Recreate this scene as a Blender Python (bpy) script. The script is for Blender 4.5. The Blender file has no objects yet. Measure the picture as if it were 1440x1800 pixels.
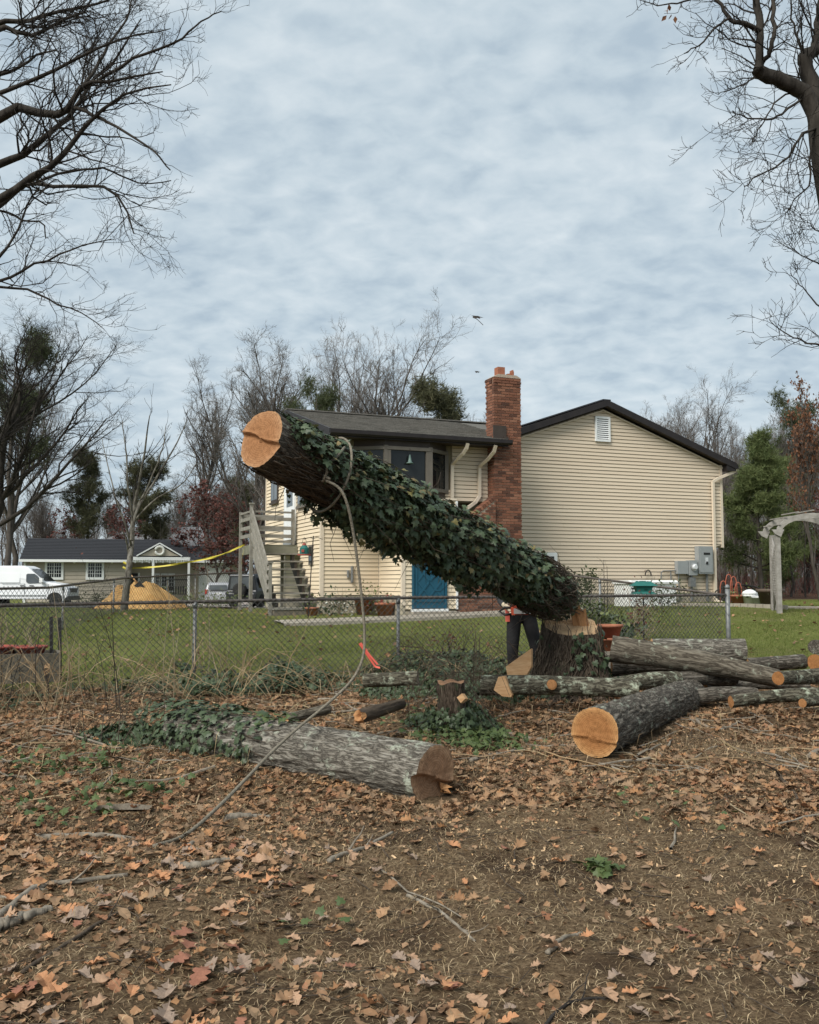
import bpy, math, random
import numpy as np
from mathutils import Vector, Matrix
random.seed(7); rng = np.random.default_rng(7)
S = bpy.context.scene
COL = S.collection
rad = math.radians
# ------------------------------------------------------------------ camera, sky, sun, exposure
FPX, EYE = 1650.0, 1.55
PITCH = math.atan((1022 - 900) / FPX)
cd = bpy.data.cameras.new('camera'); cam = bpy.data.objects.new('camera', cd); COL.objects.link(cam)
cd.sensor_fit = 'HORIZONTAL'; cd.sensor_width = 36; cd.lens = 36 * FPX / 1440
cd.clip_start = 0.05; cd.clip_end = 2000
cam.location = (0, 0, EYE); cam.rotation_euler = (math.pi / 2 + PITCH, 0, 0)
S.camera = cam
SUN_DIR = Vector((-0.50, -0.62, 0.78)).normalized()
sl = bpy.data.lights.new('sun', 'SUN'); sun = bpy.data.objects.new('sun', sl); COL.objects.link(sun)
sl.energy = 1.5; sl.angle = rad(32); sl.color = (1.0, 0.955, 0.88)
sun.rotation_euler = SUN_DIR.to_track_quat('Z', 'Y').to_euler(); sun.location = (-20, -25, 40)
W = bpy.data.worlds.new('World'); S.world = W; W.use_nodes = True
def world():
    t = W.node_tree; t.nodes.clear(); n = t.nodes.new; L = t.links.new
    out = n('ShaderNodeOutputWorld'); bg = n('ShaderNodeBackground')
    tc = n('ShaderNodeTexCoord'); sp = n('ShaderNodeSeparateXYZ'); L(tc.outputs['Generated'], sp.inputs[0])
    def M(op, a, b=None, c=None):
        m = n('ShaderNodeMath'); m.operation = op
        for i, v in enumerate((a, b, c)):
            if v is None: continue
            if isinstance(v, (int, float)): m.inputs[i].default_value = v
            else: L(v, m.inputs[i])
        return m.outputs[0]
    z = M('MAXIMUM', sp.outputs[2], 0.0); zz = M('ADD', z, 0.34)
    cb = n('ShaderNodeCombineXYZ')
    L(M('DIVIDE', sp.outputs[0], zz), cb.inputs[0]); L(M('DIVIDE', sp.outputs[1], zz), cb.inputs[1])
    def noise(sc, det, rough, dist, off):
        mp = n('ShaderNodeMapping'); L(cb.outputs[0], mp.inputs[0]); mp.inputs['Location'].default_value = off
        mp.inputs['Rotation'].default_value = (0, 0, 0.5); mp.inputs['Scale'].default_value = (1.15, 1.45, 1)
        x = n('ShaderNodeTexNoise'); L(mp.outputs[0], x.inputs['Vector'])
        x.inputs['Scale'].default_value = sc; x.inputs['Detail'].default_value = det
        x.inputs['Roughness'].default_value = rough; x.inputs['Distortion'].default_value = dist
        return x.outputs[0]
    a = noise(2.8, 6, 0.5, 0.3, (3.1, 1.7, 0)); b = noise(14.0, 5, 0.5, 0.25, (0.3, 5.2, 2)); c = noise(1.0, 3, 0.5, 0.0, (7, 2, 1))
    v = M('ADD', M('ADD', M('MULTIPLY', a, 0.42), M('MULTIPLY', b, 0.50)), M('MULTIPLY', c, 0.18))
    r = n('ShaderNodeValToRGB'); L(v, r.inputs[0])
    e = r.color_ramp.elements
    e[0].position = 0.43; e[0].color = (0.40, 0.49, 0.565, 1)
    e[1].position = 0.70; e[1].color = (0.635, 0.705, 0.745, 1)
    m1 = e.new(0.55); m1.color = (0.51, 0.597, 0.655, 1)
    sk = n('ShaderNodeTexSky'); sk.sky_type = 'NISHITA'; sk.sun_disc = False
    sk.sun_elevation = math.asin(SUN_DIR.z); sk.sun_rotation = math.atan2(SUN_DIR.x, SUN_DIR.y)
    sc = n('ShaderNodeMix'); sc.data_type = 'RGBA'; sc.blend_type = 'MULTIPLY'; sc.inputs[0].default_value = 1
    L(sk.outputs[0], sc.inputs[6]); sc.inputs[7].default_value = (0.1, 0.1, 0.1, 1)
    mx = n('ShaderNodeMix'); mx.data_type = 'RGBA'; mx.inputs[0].default_value = 0.92
    L(sc.outputs[2], mx.inputs[6]); L(r.outputs[0], mx.inputs[7])
    L(mx.outputs[2], bg.inputs[0]); bg.inputs[1].default_value = 0.41
    L(bg.outputs[0], out.inputs[0])
world()
vs = S.view_settings
vs.view_transform = 'Standard'; vs.look = 'None'; vs.gamma = 1; vs.use_curve_mapping = False; vs.exposure = 1.50
S.cycles.max_bounces = 6; S.cycles.diffuse_bounces = 3; S.cycles.transparent_max_bounces = 6

# ------------------------------------------------------------------ helpers
cp_, sp_ = math.cos(PITCH), math.sin(PITCH)
def at(px, py, Y):
    """the point at ground distance Y (metres ahead) that the photograph shows at pixel px, py"""
    a = (px - 720) / FPX; b = (900 - py) / FPX
    dy = cp_ - b * sp_; dz = sp_ + b * cp_
    return np.array((a * Y / dy, Y, EYE + dz * Y / dy))
def _h(ix, iy, iz, seed):
    h = (ix.astype(np.uint32) * np.uint32(374761393)) ^ (iy.astype(np.uint32) * np.uint32(668265263)) ^ (iz.astype(np.uint32) * np.uint32(2246822519)) ^ np.uint32((seed * 3266489917) & 0xffffffff)
    h = (h ^ (h >> np.uint32(13))) * np.uint32(1274126177)
    h = (h ^ (h >> np.uint32(16))) * np.uint32(2654435769)
    return ((h ^ (h >> np.uint32(15))) & np.uint32(0xffff)).astype(np.float64) / 65535.0
def vn(x, y, z=0.0, seed=0):
    """value noise, -1..1"""
    x, y, z = np.broadcast_arrays(np.asarray(x, float), np.asarray(y, float), np.asarray(z, float))
    i, j, k = np.floor(x), np.floor(y), np.floor(z)
    f, g, h = x - i, y - j, z - k
    f, g, h = (q * q * (3 - 2 * q) for q in (f, g, h))
    i, j, k = i.astype(np.int64), j.astype(np.int64), k.astype(np.int64)
    r = 0
    for a in (0, 1):
        for b in (0, 1):
            for c in (0, 1):
                r = r + _h(i + a, j + b, k + c, seed) * (f if a else 1 - f) * (g if b else 1 - g) * (h if c else 1 - h)
    return r * 2 - 1
def sm(a, b, x):
    t = np.clip((np.asarray(x, float) - a) / (b - a), 0, 1); return t * t * (3 - 2 * t)
def gz0(x, y):
    x = np.asarray(x, float); y = np.asarray(y, float)
    zl = np.interp(y, [0, 6, 8, 11, 13, 16, 20, 22, 24, 27, 31, 40, 52, 66, 80, 120, 400], [0, .02, .10, .22, .28, .44, .66, .76, .80, .76, .66, .40, .05, -.12, -.02, .4, 2.5])
    zr = np.interp(y, [0, 6, 8, 11, 13, 16, 20, 22, 24, 27, 31, 40, 52, 66, 80, 120, 400], [0, .02, .10, .22, .28, .48, .74, .86, .90, .98, 1.02, 1.12, 1.2, 1.3, 1.4, 1.7, 3.5])
    w = sm(-1.0, 6.0, x + 0.0 * y)
    return zl * (1 - w) + zr * w
def gz(x, y):
    x = np.asarray(x, float); y = np.asarray(y, float)
    near = 1 - sm(10.5, 13.5, y - 0.4 * x)
    m = .045 * vn(x * .9, y * .9, 0, 3) + .028 * vn(x * 2.7, y * 2.7, 0, 4)
    fine = .016 * vn(x * 7, y * 7, 0, 5) + .010 * vn(x * 17, y * 17, 0, 6)
    return gz0(x, y) + near * (m + fine) + (1 - near) * .03 * vn(x * .6, y * .6, 0, 8)
def g1(x, y): return float(gz(x, y))
def nrm(a): return a / np.maximum(np.linalg.norm(a, axis=-1, keepdims=True), 1e-9)

class G:
    """collects triangles, quads and polygons for one mesh"""
    def __init__(s): s.V = []; s.f = []; s.n = 0
    def add(s, V, F):
        V = np.asarray(V, float).reshape(-1, 3)
        if isinstance(F, np.ndarray): s.f.append(F.reshape(-1, F.shape[-1]) + s.n)
        else:
            by = {}
            for q in F: by.setdefault(len(q), []).append(q)
            for k, l in by.items(): s.f.append(np.array(l, np.int64) + s.n)
        s.V.append(V); s.n += len(V); return s
    def box(s, a, b, R=None, o=None):
        a = np.array(a, float); b = np.array(b, float)
        V = np.array([[(a, b)[i][0], (a, b)[j][1], (a, b)[k][2]] for k in (0, 1) for j in (0, 1) for i in (0, 1)])
        if R is not None: V = V @ np.array(R).T
        if o is not None: V = V + np.array(o)
        return s.add(V, [(0, 2, 3, 1), (4, 5, 7, 6), (0, 1, 5, 4), (2, 6, 7, 3), (0, 4, 6, 2), (1, 3, 7, 5)])
    def beam(s, p, q, w, h, up=(0, 0, 1)):
        """rectangular bar from p to q"""
        p = np.array(p, float); q = np.array(q, float); d = q - p; L = np.linalg.norm(d); d = d / L
        up = np.array(up, float)
        if abs(d @ up) > .98: up = np.array((0, 1.0, 0))
        x = np.cross(d, up); x /= np.linalg.norm(x); y = np.cross(x, d)
        V = [c + x * w / 2 * i + y * h / 2 * j for c in (p, q) for i, j in ((-1, -1), (1, -1), (1, 1), (-1, 1))]
        return s.add(V, [(0, 1, 2, 3), (7, 6, 5, 4), (0, 4, 5, 1), (1, 5, 6, 2), (2, 6, 7, 3), (3, 7, 4, 0)])
    def prism(s, poly, ax, lo, hi):
        """extrudes a 2-D polygon along axis ax (0,1,2); poly gives the other two coords in order"""
        n = len(poly); V = []
        for t in (lo, hi):
            for a, b in poly: V.append({0: (t, a, b), 1: (a, t, b), 2: (a, b, t)}[ax])
        F = [tuple(range(n))[::-1], tuple(range(n, 2 * n))] + [(i, (i + 1) % n, n + (i + 1) % n, n + i) for i in range(n)]
        return s.add(V, F)
    def tube(s, pts, r, sides=8, cap=True):
        P = np.array(pts, float)[None]; R = np.broadcast_to(np.asarray(r, float), (1, P.shape[1]))
        V, F = tubes(P, R, sides); k = len(V); F = [tuple(q) for q in F]
        if cap: F += [tuple(range(sides))[::-1], tuple(range(k - sides, k))]
        return s.add(V, F)
    def lathe(s, prof, c=(0, 0, 0), n=20, axis=2):
        """revolves (radius, height) pairs round an upright axis at c"""
        a = np.linspace(0, 2 * math.pi, n, endpoint=False); V = []; F = []
        for r, z in prof:
            q = np.stack([r * np.cos(a), r * np.sin(a), np.full(n, z)], 1)
            if axis == 1: q = q[:, [0, 2, 1]]
            if axis == 0: q = q[:, [2, 0, 1]]
            V.append(q + np.array(c))
        for i in range(len(prof) - 1):
            for j in range(n):
                k = (j + 1) % n; F.append((i * n + j, i * n + k, (i + 1) * n + k, (i + 1) * n + j))
        F.append(tuple(range(n))[::-1]); m = (len(prof) - 1) * n; F.append(tuple(range(m, m + n)))
        return s.add(np.concatenate(V), F)
def tubes(P, R, sides):
    P = np.asarray(P, float); M, n, _ = P.shape
    T = nrm(np.gradient(P, axis=1)); mean = nrm(P[:, -1] - P[:, 0])
    ref = np.where(np.abs(mean[:, 2:3]) < .8, np.array([[0, 0, 1.0]]), np.array([[1.0, 0, 0]]))[:, None]
    A = nrm(np.cross(T, np.broadcast_to(ref, T.shape))); B = np.cross(T, A)
    an = np.linspace(0, 2 * math.pi, sides, endpoint=False)
    V = P[:, :, None] + np.asarray(R)[:, :, None, None] * (A[:, :, None] * np.cos(an)[:, None] + B[:, :, None] * np.sin(an)[:, None])
    i = np.arange(n - 1)[:, None] * sides; j = np.arange(sides)[None]; k = (j + 1) % sides
    f = np.stack([i + j, i + k, i + sides + k, i + sides + j], -1).reshape(-1, 4)
    F = f[None] + (np.arange(M) * n * sides)[:, None, None]
    return V.reshape(-1, 3), F.reshape(-1, 4)
def mesh(name, g, mat, smooth=False, off=(0, 0, 0)):
    V = (np.concatenate(g.V) if g.V else np.zeros((0, 3))) - np.array(off)
    me = bpy.data.meshes.new(name)
    me.vertices.add(len(V)); me.vertices.foreach_set('co', V.astype(np.float32).ravel())
    idx = np.concatenate([f.ravel() for f in g.f]).astype(np.int32)
    tot = np.concatenate([np.full(len(f), f.shape[1]) for f in g.f]).astype(np.int32)
    st = np.concatenate([[0], np.cumsum(tot)[:-1]]).astype(np.int32)
    me.loops.add(len(idx)); me.loops.foreach_set('vertex_index', idx)
    me.polygons.add(len(tot)); me.polygons.foreach_set('loop_start', st); me.polygons.foreach_set('loop_total', tot)
    me.polygons.foreach_set('use_smooth', np.full(len(tot), bool(smooth)))
    me.update(calc_edges=True); me.validate()
    if mat is not None: me.materials.append(mat)
    return me
def place(name, me, parent=None, loc=(0, 0, 0), M=None):
    o = bpy.data.objects.new(name, me); COL.objects.link(o)
    o.parent = parent
    if M is not None: o.matrix_basis = M
    else: o.location = loc
    return o
OFF = {}
def thing(name, label, cat, loc, group=None, M=None):
    o = bpy.data.objects.new(name, None); COL.objects.link(o); o.empty_display_size = .1
    if M is not None: o.matrix_basis = M
    o.location = loc
    o['label'] = label; o['category'] = cat
    if group: o['group'] = group
    OFF[o.name] = tuple(loc)
    return o
def part(name, g, mat, parent, smooth=False, local=False):
    """a child mesh; vertices are in world coordinates unless local"""
    off = (0, 0, 0) if local else OFF.get(parent.name, (0, 0, 0))
    o = place(name, mesh(name, g, mat, smooth, off), parent); OFF[o.name] = off
    return o
def solo(name, g, mat, label=None, cat=None, group=None, kind=None, smooth=False, loc=(0, 0, 0)):
    """a top-level thing that is one mesh"""
    o = place(name, mesh(name, g, mat, smooth, loc), None, loc); OFF[o.name] = tuple(loc)
    if label: o['label'] = label
    if cat: o['category'] = cat
    if group: o['group'] = group
    if kind: o['kind'] = kind
    return o
def copy_tree(o, parent=None):
    c = o.copy(); COL.objects.link(c)
    if parent is not None: c.parent = parent
    for ch in [k for k in ALLKIDS.get(o.name, [])]: copy_tree(ch, c)
    return c
ALLKIDS = {}
def kids(o): ALLKIDS[o.name] = list(o.children); [kids(c) for c in o.children]

# ------------------------------------------------------------------ materials
def pm(name, cols, scale=4.0, rough=.8, bump=0.0, bscale=None, rnd=None, rmix=.5, rcols=None, stretch=(1, 1, 1), detail=5, spec=.3, metal=0, dist=0, trans=0, noisy=None):
    m = bpy.data.materials.new(name); m.use_nodes = True; t = m.node_tree; n = t.nodes.new; L = t.links.new
    b = t.nodes['Principled BSDF']; b.inputs['Roughness'].default_value = rough; b.inputs['Metallic'].default_value = metal
    b.inputs['Specular IOR Level'].default_value = spec
    tc = n('ShaderNodeTexCoord'); mp = n('ShaderNodeMapping'); L(tc.outputs['Object'], mp.inputs[0]); mp.inputs['Scale'].default_value = stretch
    nz = n('ShaderNodeTexNoise'); L(mp.outputs[0], nz.inputs['Vector']); nz.inputs['Scale'].default_value = scale; nz.inputs['Detail'].default_value = detail; nz.inputs['Distortion'].default_value = dist
    def ramp(src, cols, lo=.3, hi=.7):
        r = n('ShaderNodeValToRGB'); L(src, r.inputs[0]); e = r.color_ramp.elements
        while len(e) < len(cols): e.new(.5)
        for i, c in enumerate(cols):
            e[i].position = lo + (hi - lo) * i / max(1, len(cols) - 1); e[i].color = (*c, 1)
        return r.outputs[0]
    col = ramp(nz.outputs[0], cols if len(cols) > 1 else [cols[0]] * 2)
    if rnd:
        if rnd == 'object': src = n('ShaderNodeObjectInfo').outputs['Random']
        else: src = n('ShaderNodeNewGeometry').outputs['Random Per Island']
        c2 = ramp(src, rcols or cols, 0, 1)
        mx = n('ShaderNodeMix'); mx.data_type = 'RGBA'; mx.inputs[0].default_value = rmix
        L(col, mx.inputs[6]); L(c2, mx.inputs[7]); col = mx.outputs[2]
    L(col, b.inputs['Base Color'])
    if bump:
        n2 = n('ShaderNodeTexNoise'); L(mp.outputs[0], n2.inputs['Vector']); n2.inputs['Scale'].default_value = bscale or scale * 3; n2.inputs['Detail'].default_value = 6
        bp = n('ShaderNodeBump'); bp.inputs['Strength'].default_value = min(1, bump); bp.inputs['Distance'].default_value = .02
        L(n2.outputs[0], bp.inputs['Height']); L(bp.outputs[0], b.inputs['Normal'])
    if trans:
        b.inputs['Transmission Weight'].default_value = 0
        tr = n('ShaderNodeBsdfTranslucent'); L(col, tr.inputs[0]); ms = n('ShaderNodeMixShader'); ms.inputs[0].default_value = trans
        L(b.outputs[0], ms.inputs[1]); L(tr.outputs[0], ms.inputs[2]); L(ms.outputs[0], t.nodes['Material Output'].inputs[0])
    return m
def bark(name, dark, mid, light, lichen=None, sx=9, sz=1.6, lam=.35):
    """fissured bark; the log's length runs along local z"""
    m = bpy.data.materials.new(name); m.use_nodes = True; t = m.node_tree; n = t.nodes.new; L = t.links.new
    b = t.nodes['Principled BSDF']; b.inputs['Roughness'].default_value = .95; b.inputs['Specular IOR Level'].default_value = .15
    tc = n('ShaderNodeTexCoord'); mp = n('ShaderNodeMapping'); L(tc.outputs['Object'], mp.inputs[0]); mp.inputs['Scale'].default_value = (sx, sx, sz)
    def nz(sc, det, rough, dist=0, kind=None):
        x = n('ShaderNodeTexNoise'); L(mp.outputs[0], x.inputs['Vector']); x.inputs['Scale'].default_value = sc; x.inputs['Detail'].default_value = det; x.inputs['Roughness'].default_value = rough; x.inputs['Distortion'].default_value = dist
        return x
    a0 = nz(3.2, 9, .62, .5); a1 = nz(9, 6, .7, .3); a2 = nz(30, 4, .7)
    def M(op, p, q):
        x = n('ShaderNodeMath'); x.operation = op
        for i, v in enumerate((p, q)):
            if isinstance(v, (int, float)): x.inputs[i].default_value = v
            else: L(v, x.inputs[i])
        return x.outputs[0]
    fis = M('MULTIPLY', M('ABSOLUTE', M('SUBTRACT', a0.outputs[0], .5), 0), 5.5)
    val = M('ADD', M('ADD', M('MULTIPLY', M('MINIMUM', fis, 1.0), .42), M('MULTIPLY', a1.outputs[0], .38)), M('MULTIPLY', a2.outputs[0], .28))
    class A_: outputs = [val]
    a = A_
    r = n('ShaderNodeValToRGB'); L(a.outputs[0], r.inputs[0]); e = r.color_ramp.elements
    e[0].position = .34; e[0].color = (*dark, 1); e[1].position = .82; e[1].color = (*light, 1); q = e.new(.52); q.color = (*mid, 1)
    col = r.outputs[0]
    if lichen:
        l = n('ShaderNodeTexNoise'); L(tc.outputs['Object'], l.inputs['Vector']); l.inputs['Scale'].default_value = 7; l.inputs['Detail'].default_value = 7; l.inputs['Roughness'].default_value = .7
        lr = n('ShaderNodeValToRGB'); L(l.outputs[0], lr.inputs[0]); lr.color_ramp.elements[0].position = .60 - .1 * lam; lr.color_ramp.elements[1].position = .70 - .1 * lam
        mx = n('ShaderNodeMix'); mx.data_type = 'RGBA'; L(lr.outputs[0], mx.inputs[0]); L(col, mx.inputs[6]); mx.inputs[7].default_value = (*lichen, 1); col = mx.outputs[2]
    L(col, b.inputs['Base Color'])
    bp = n('ShaderNodeBump'); bp.inputs['Strength'].default_value = .9; bp.inputs['Distance'].default_value = .02; L(a.outputs[0], bp.inputs['Height']); L(bp.outputs[0], b.inputs['Normal'])
    return m
def cutwood(name, heart, sap, rim, ring=70, rimr=.9, radius=.2):
    """growth rings round the local z axis"""
    m = bpy.data.materials.new(name); m.use_nodes = True; t = m.node_tree; n = t.nodes.new; L = t.links.new
    b = t.nodes['Principled BSDF']; b.inputs['Roughness'].default_value = .8; b.inputs['Specular IOR Level'].default_value = .2
    tc = n('ShaderNodeTexCoord'); nz = n('ShaderNodeTexNoise'); L(tc.outputs['Object'], nz.inputs['Vector']); nz.inputs['Scale'].default_value = 5; nz.inputs['Detail'].default_value = 4
    va = n('ShaderNodeVectorMath'); va.operation = 'MULTIPLY'; L(tc.outputs['Object'], va.inputs[0]); va.inputs[1].default_value = (1, 1, 0)
    le = n('ShaderNodeVectorMath'); le.operation = 'LENGTH'; L(va.outputs[0], le.inputs[0])
    def M(op, a, c):
        q = n('ShaderNodeMath'); q.operation = op
        for i, v in enumerate((a, c)):
            if isinstance(v, (int, float)): q.inputs[i].default_value = v
            else: L(v, q.inputs[i])
        return q.outputs[0]
    d = M('ADD', le.outputs['Value'], M('MULTIPLY', M('SUBTRACT', nz.outputs[0], .5), .05))
    ringv = M('ADD', M('MULTIPLY', M('SINE', M('MULTIPLY', d, ring * 6.28), 0), .5), .5)
    nb = n('ShaderNodeTexNoise'); L(tc.outputs['Object'], nb.inputs['Vector']); nb.inputs['Scale'].default_value = 40; nb.inputs['Detail'].default_value = 5
    r = n('ShaderNodeValToRGB'); L(M('DIVIDE', d, radius), r.inputs[0]); e = r.color_ramp.elements
    e[0].position = .0; e[0].color = (*heart, 1); e[1].position = 1.0; e[1].color = (*rim, 1)
    q = e.new(rimr - .25); q.color = (*heart, 1); q = e.new(rimr); q.color = (*sap, 1)
    mx = n('ShaderNodeMix'); mx.data_type = 'RGBA'; mx.blend_type = 'MULTIPLY'; L(M('MULTIPLY', ringv, .5), mx.inputs[0]); L(r.outputs[0], mx.inputs[6]); mx.inputs[7].default_value = (.62, .5, .4, 1)
    sx = n('ShaderNodeSeparateXYZ'); L(tc.outputs['Object'], sx.inputs[0]); an = M('ARCTAN2', sx.outputs[1], sx.outputs[0])
    cb = n('ShaderNodeCombineXYZ'); L(M('MULTIPLY', M('COSINE', an, 0), 3.3), cb.inputs[0]); L(M('MULTIPLY', M('SINE', an, 0), 3.3), cb.inputs[1]); L(M('MULTIPLY', d, 5.0), cb.inputs[2])
    cn = n('ShaderNodeTexNoise'); L(cb.outputs[0], cn.inputs['Vector']); cn.inputs['Scale'].default_value = 1.6; cn.inputs['Detail'].default_value = 3
    ck = M('LESS_THAN', M('ABSOLUTE', M('SUBTRACT', cn.outputs[0], .5), 0), .008)
    m3 = n('ShaderNodeMix'); m3.data_type = 'RGBA'; L(M('MULTIPLY', ck, .55), m3.inputs[0]); L(mx.outputs[2], m3.inputs[6]); m3.inputs[7].default_value = (heart[0] * .3, heart[1] * .28, heart[2] * .28, 1)
    sn = n('ShaderNodeTexNoise'); L(tc.outputs['Object'], sn.inputs['Vector']); sn.inputs['Scale'].default_value = 9; sn.inputs['Detail'].default_value = 3
    m4 = n('ShaderNodeMix'); m4.data_type = 'RGBA'; m4.blend_type = 'MULTIPLY'; L(M('MULTIPLY', sn.outputs[0], .55), m4.inputs[0]); L(m3.outputs[2], m4.inputs[6]); m4.inputs[7].default_value = (.72, .6, .5, 1); mx = m4
    m2 = n('ShaderNodeMix'); m2.data_type = 'RGBA'; m2.blend_type = 'MULTIPLY'; m2.inputs[0].default_value = .5
    r2 = n('ShaderNodeValToRGB'); L(nb.outputs[0], r2.inputs[0]); r2.color_ramp.elements[0].position = .3; r2.color_ramp.elements[0].color = (.5, .45, .4, 1); r2.color_ramp.elements[1].position = .6
    L(mx.outputs[2], m2.inputs[6]); L(r2.outputs[0], m2.inputs[7]); L(m2.outputs[2], b.inputs['Base Color'])
    bp = n('ShaderNodeBump'); bp.inputs['Strength'].default_value = .4; bp.inputs['Distance'].default_value = .004; L(nb.outputs[0], bp.inputs['Height']); L(bp.outputs[0], b.inputs['Normal'])
    return m
def ground_mat():
    m = bpy.data.materials.new('ground'); m.use_nodes = True; t = m.node_tree; n = t.nodes.new; L = t.links.new
    b = t.nodes['Principled BSDF']; b.inputs['Roughness'].default_value = .95; b.inputs['Specular IOR Level'].default_value = .1
    tc = n('ShaderNodeTexCoord')
    def nz(sc, det=6, rough=.6):
        x = n('ShaderNodeTexNoise'); L(tc.outputs['Object'], x.inputs['Vector']); x.inputs['Scale'].default_value = sc; x.inputs['Detail'].default_value = det; x.inputs['Roughness'].default_value = rough; return x.outputs[0]
    def ramp(src, *st):
        r = n('ShaderNodeValToRGB'); L(src, r.inputs[0]); e = r.color_ramp.elements
        while len(e) < len(st): e.new(.5)
        for i, (p, c) in enumerate(st): e[i].position = p; e[i].color = (*c, 1)
        return r.outputs[0]
    def mix(f, a, c):
        x = n('ShaderNodeMix'); x.data_type = 'RGBA'; L(f, x.inputs[0]); L(a, x.inputs[6]); L(c, x.inputs[7]); return x.outputs[2]
    soil = ramp(nz(34, 9, .8), (.34, (.035, .023, .015)), (.46, (.12, .08, .046)), (.55, (.20, .138, .08)), (.68, (.33, .24, .15)))
    soil2 = ramp(nz(14, 8, .7), (.35, (.04, .026, .017)), (.62, (.105, .068, .040)))
    soil = mix(ramp(nz(1.1, 3), (.5, (0, 0, 0)), (.62, (1, 1, 1))), soil, soil2)
    turf = ramp(nz(7, 8, .75), (.3, (.085, .105, .028)), (.5, (.14, .16, .042)), (.66, (.19, .19, .066)))
    turf = mix(ramp(nz(.7, 4), (.50, (0, 0, 0)), (.68, (.7, .7, .7))), turf, ramp(nz(11, 6), (.3, (.09, .085, .035)), (.7, (.17, .145, .07))))
    wood = ramp(nz(9, 8, .75), (.32, (.05, .026, .018)), (.5, (.11, .058, .038)), (.68, (.20, .12, .08)))
    at_ = n('ShaderNodeAttribute'); at_.attribute_name = 'zone'; sx = n('ShaderNodeSeparateColor'); L(at_.outputs['Color'], sx.inputs[0])
    col = mix(sx.outputs[0], soil, turf); col = mix(sx.outputs[1], col, wood)
    L(col, b.inputs['Base Color'])
    bp = n('ShaderNodeBump'); bp.inputs['Strength'].default_value = 1; bp.inputs['Distance'].default_value = .03; L(nz(45, 8, .75), bp.inputs['Height']); L(bp.outputs[0], b.inputs['Normal'])
    return m
MT = {}
MT['ground'] = ground_mat()
MT['tan'] = pm('siding_tan', [(.60, .495, .37), (.67, .565, .43)], 1.3, .55, rnd='object', rmix=.4, stretch=(.3, 1, 6), spec=.25)
MT['cream'] = pm('siding_cream', [(.68, .565, .41), (.75, .635, .465)], 1.3, .55, rnd='object', rmix=.4, stretch=(.3, 1, 6), spec=.25)
MT['wallback'] = pm('wall_sheathing', [(.16, .135, .085), (.2, .17, .11)], 2)
MT['trim_tan'] = pm('trim_tan', [(.64, .545, .43), (.69, .595, .47)], 3, .5)
MT['fascia'] = pm('dark_fascia', [(.016, .013, .013), (.026, .021, .020)], 5, .45)
MT['brown'] = pm('brown_trim', [(.045, .034, .028), (.06, .047, .038)], 5, .6)
MT['sashframe'] = pm('bronze_frame', [(.13, .115, .095), (.16, .14, .115)], 5, .55)
MT['white'] = pm('white_paint', [(.74, .76, .75), (.80, .81, .80)], 4, .45)
MT['vanwhite'] = pm('van_white', [(.78, .80, .81), (.82, .83, .84)], 1.2, .25, spec=.5)
MT['blue'] = pm('blue_door', [(.014, .075, .118), (.018, .088, .138)], 5, .4)
MT['glass'] = pm('dark_glass', [(.010, .012, .013), (.016, .019, .02)], 3, .05, spec=.35)
MT['glass2'] = pm('pale_glass', [(.05, .06, .065), (.09, .10, .105)], 2, .1, spec=.6)
MT['shingle'] = pm('roof_shingles', [(.09, .085, .074), (.165, .156, .138)], 22, .95, .6, 60, rnd='island', rmix=.55, rcols=[(.07, .066, .058), (.165, .155, .135), (.105, .10, .088)])
MT['darkroof'] = pm('charcoal_shingles', [(.022, .024, .028), (.042, .044, .05)], 14, .95, .5, 40, rnd='island', rmix=.4)
MT['greyroof'] = pm('grey_shingles', [(.12, .12, .125), (.19, .19, .195)], 6, .95, .4, 30)
MT['brick'] = pm('red_brick', [(.14, .06, .037), (.25, .115, .07)], 30, .9, .4, 90, rnd='object', rmix=.8, rcols=[(.04, .022, .018), (.17, .07, .042), (.26, .115, .07), (.07, .034, .025), (.22, .09, .053), (.31, .15, .095), (.10, .045, .031), (.25, .105, .064)])
MT['brickstuff'] = pm('red_brick_bulk', [(.14, .06, .037), (.25, .115, .07)], 30, .9, .4, 90, rnd='island', rmix=.8, rcols=[(.04, .022, .018), (.17, .07, .042), (.26, .115, .07), (.07, .034, .025), (.22, .09, .053), (.31, .15, .095), (.10, .045, .031)])
MT['mortar'] = pm('mortar', [(.34, .27, .21), (.46, .38, .30)], 25, .95, .4)
MT['terracotta'] = pm('terracotta', [(.28, .105, .06), (.35, .145, .085)], 9, .85, .2)
MT['redclay'] = pm('red_clay_plastic', [(.26, .055, .04), (.31, .075, .055)], 9, .6)
MT['concrete'] = pm('concrete', [(.26, .23, .185), (.34, .31, .255)], 5, .9, .3, 40)
MT['found'] = pm('foundation', [(.33, .29, .22), (.41, .365, .28)], 5, .9, .3, 40)
MT['asphalt'] = pm('asphalt', [(.06, .06, .06), (.085, .083, .08)], 9, .9)
MT['gravel'] = pm('gravel_drive', [(.34, .29, .26), (.48, .42, .38)], 20, .95, .5)
MT['deck'] = pm('weathered_wood', [(.15, .14, .115), (.30, .285, .25)], 6, .9, .4, 30, rnd='island', rmix=.35, stretch=(1, 1, 1), detail=8)
MT['deckgreen'] = pm('mossy_wood', [(.14, .14, .10), (.24, .235, .18)], 6, .9, .4, 30, rnd='object', rmix=.4)
MT['arbor'] = pm('silver_wood', [(.22, .205, .185), (.36, .34, .31)], 8, .9, .4, 30)
MT['galv'] = pm('galvanised', [(.17, .175, .175), (.26, .265, .26)], 14, .55, metal=.5)
MT['rail'] = pm('rusty_rail', [(.075, .06, .05), (.15, .13, .115)], 12, .65, metal=.3)
MT['wire'] = pm('old_wire', [(.04, .04, .037), (.085, .085, .08)], 8, .7)
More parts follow.
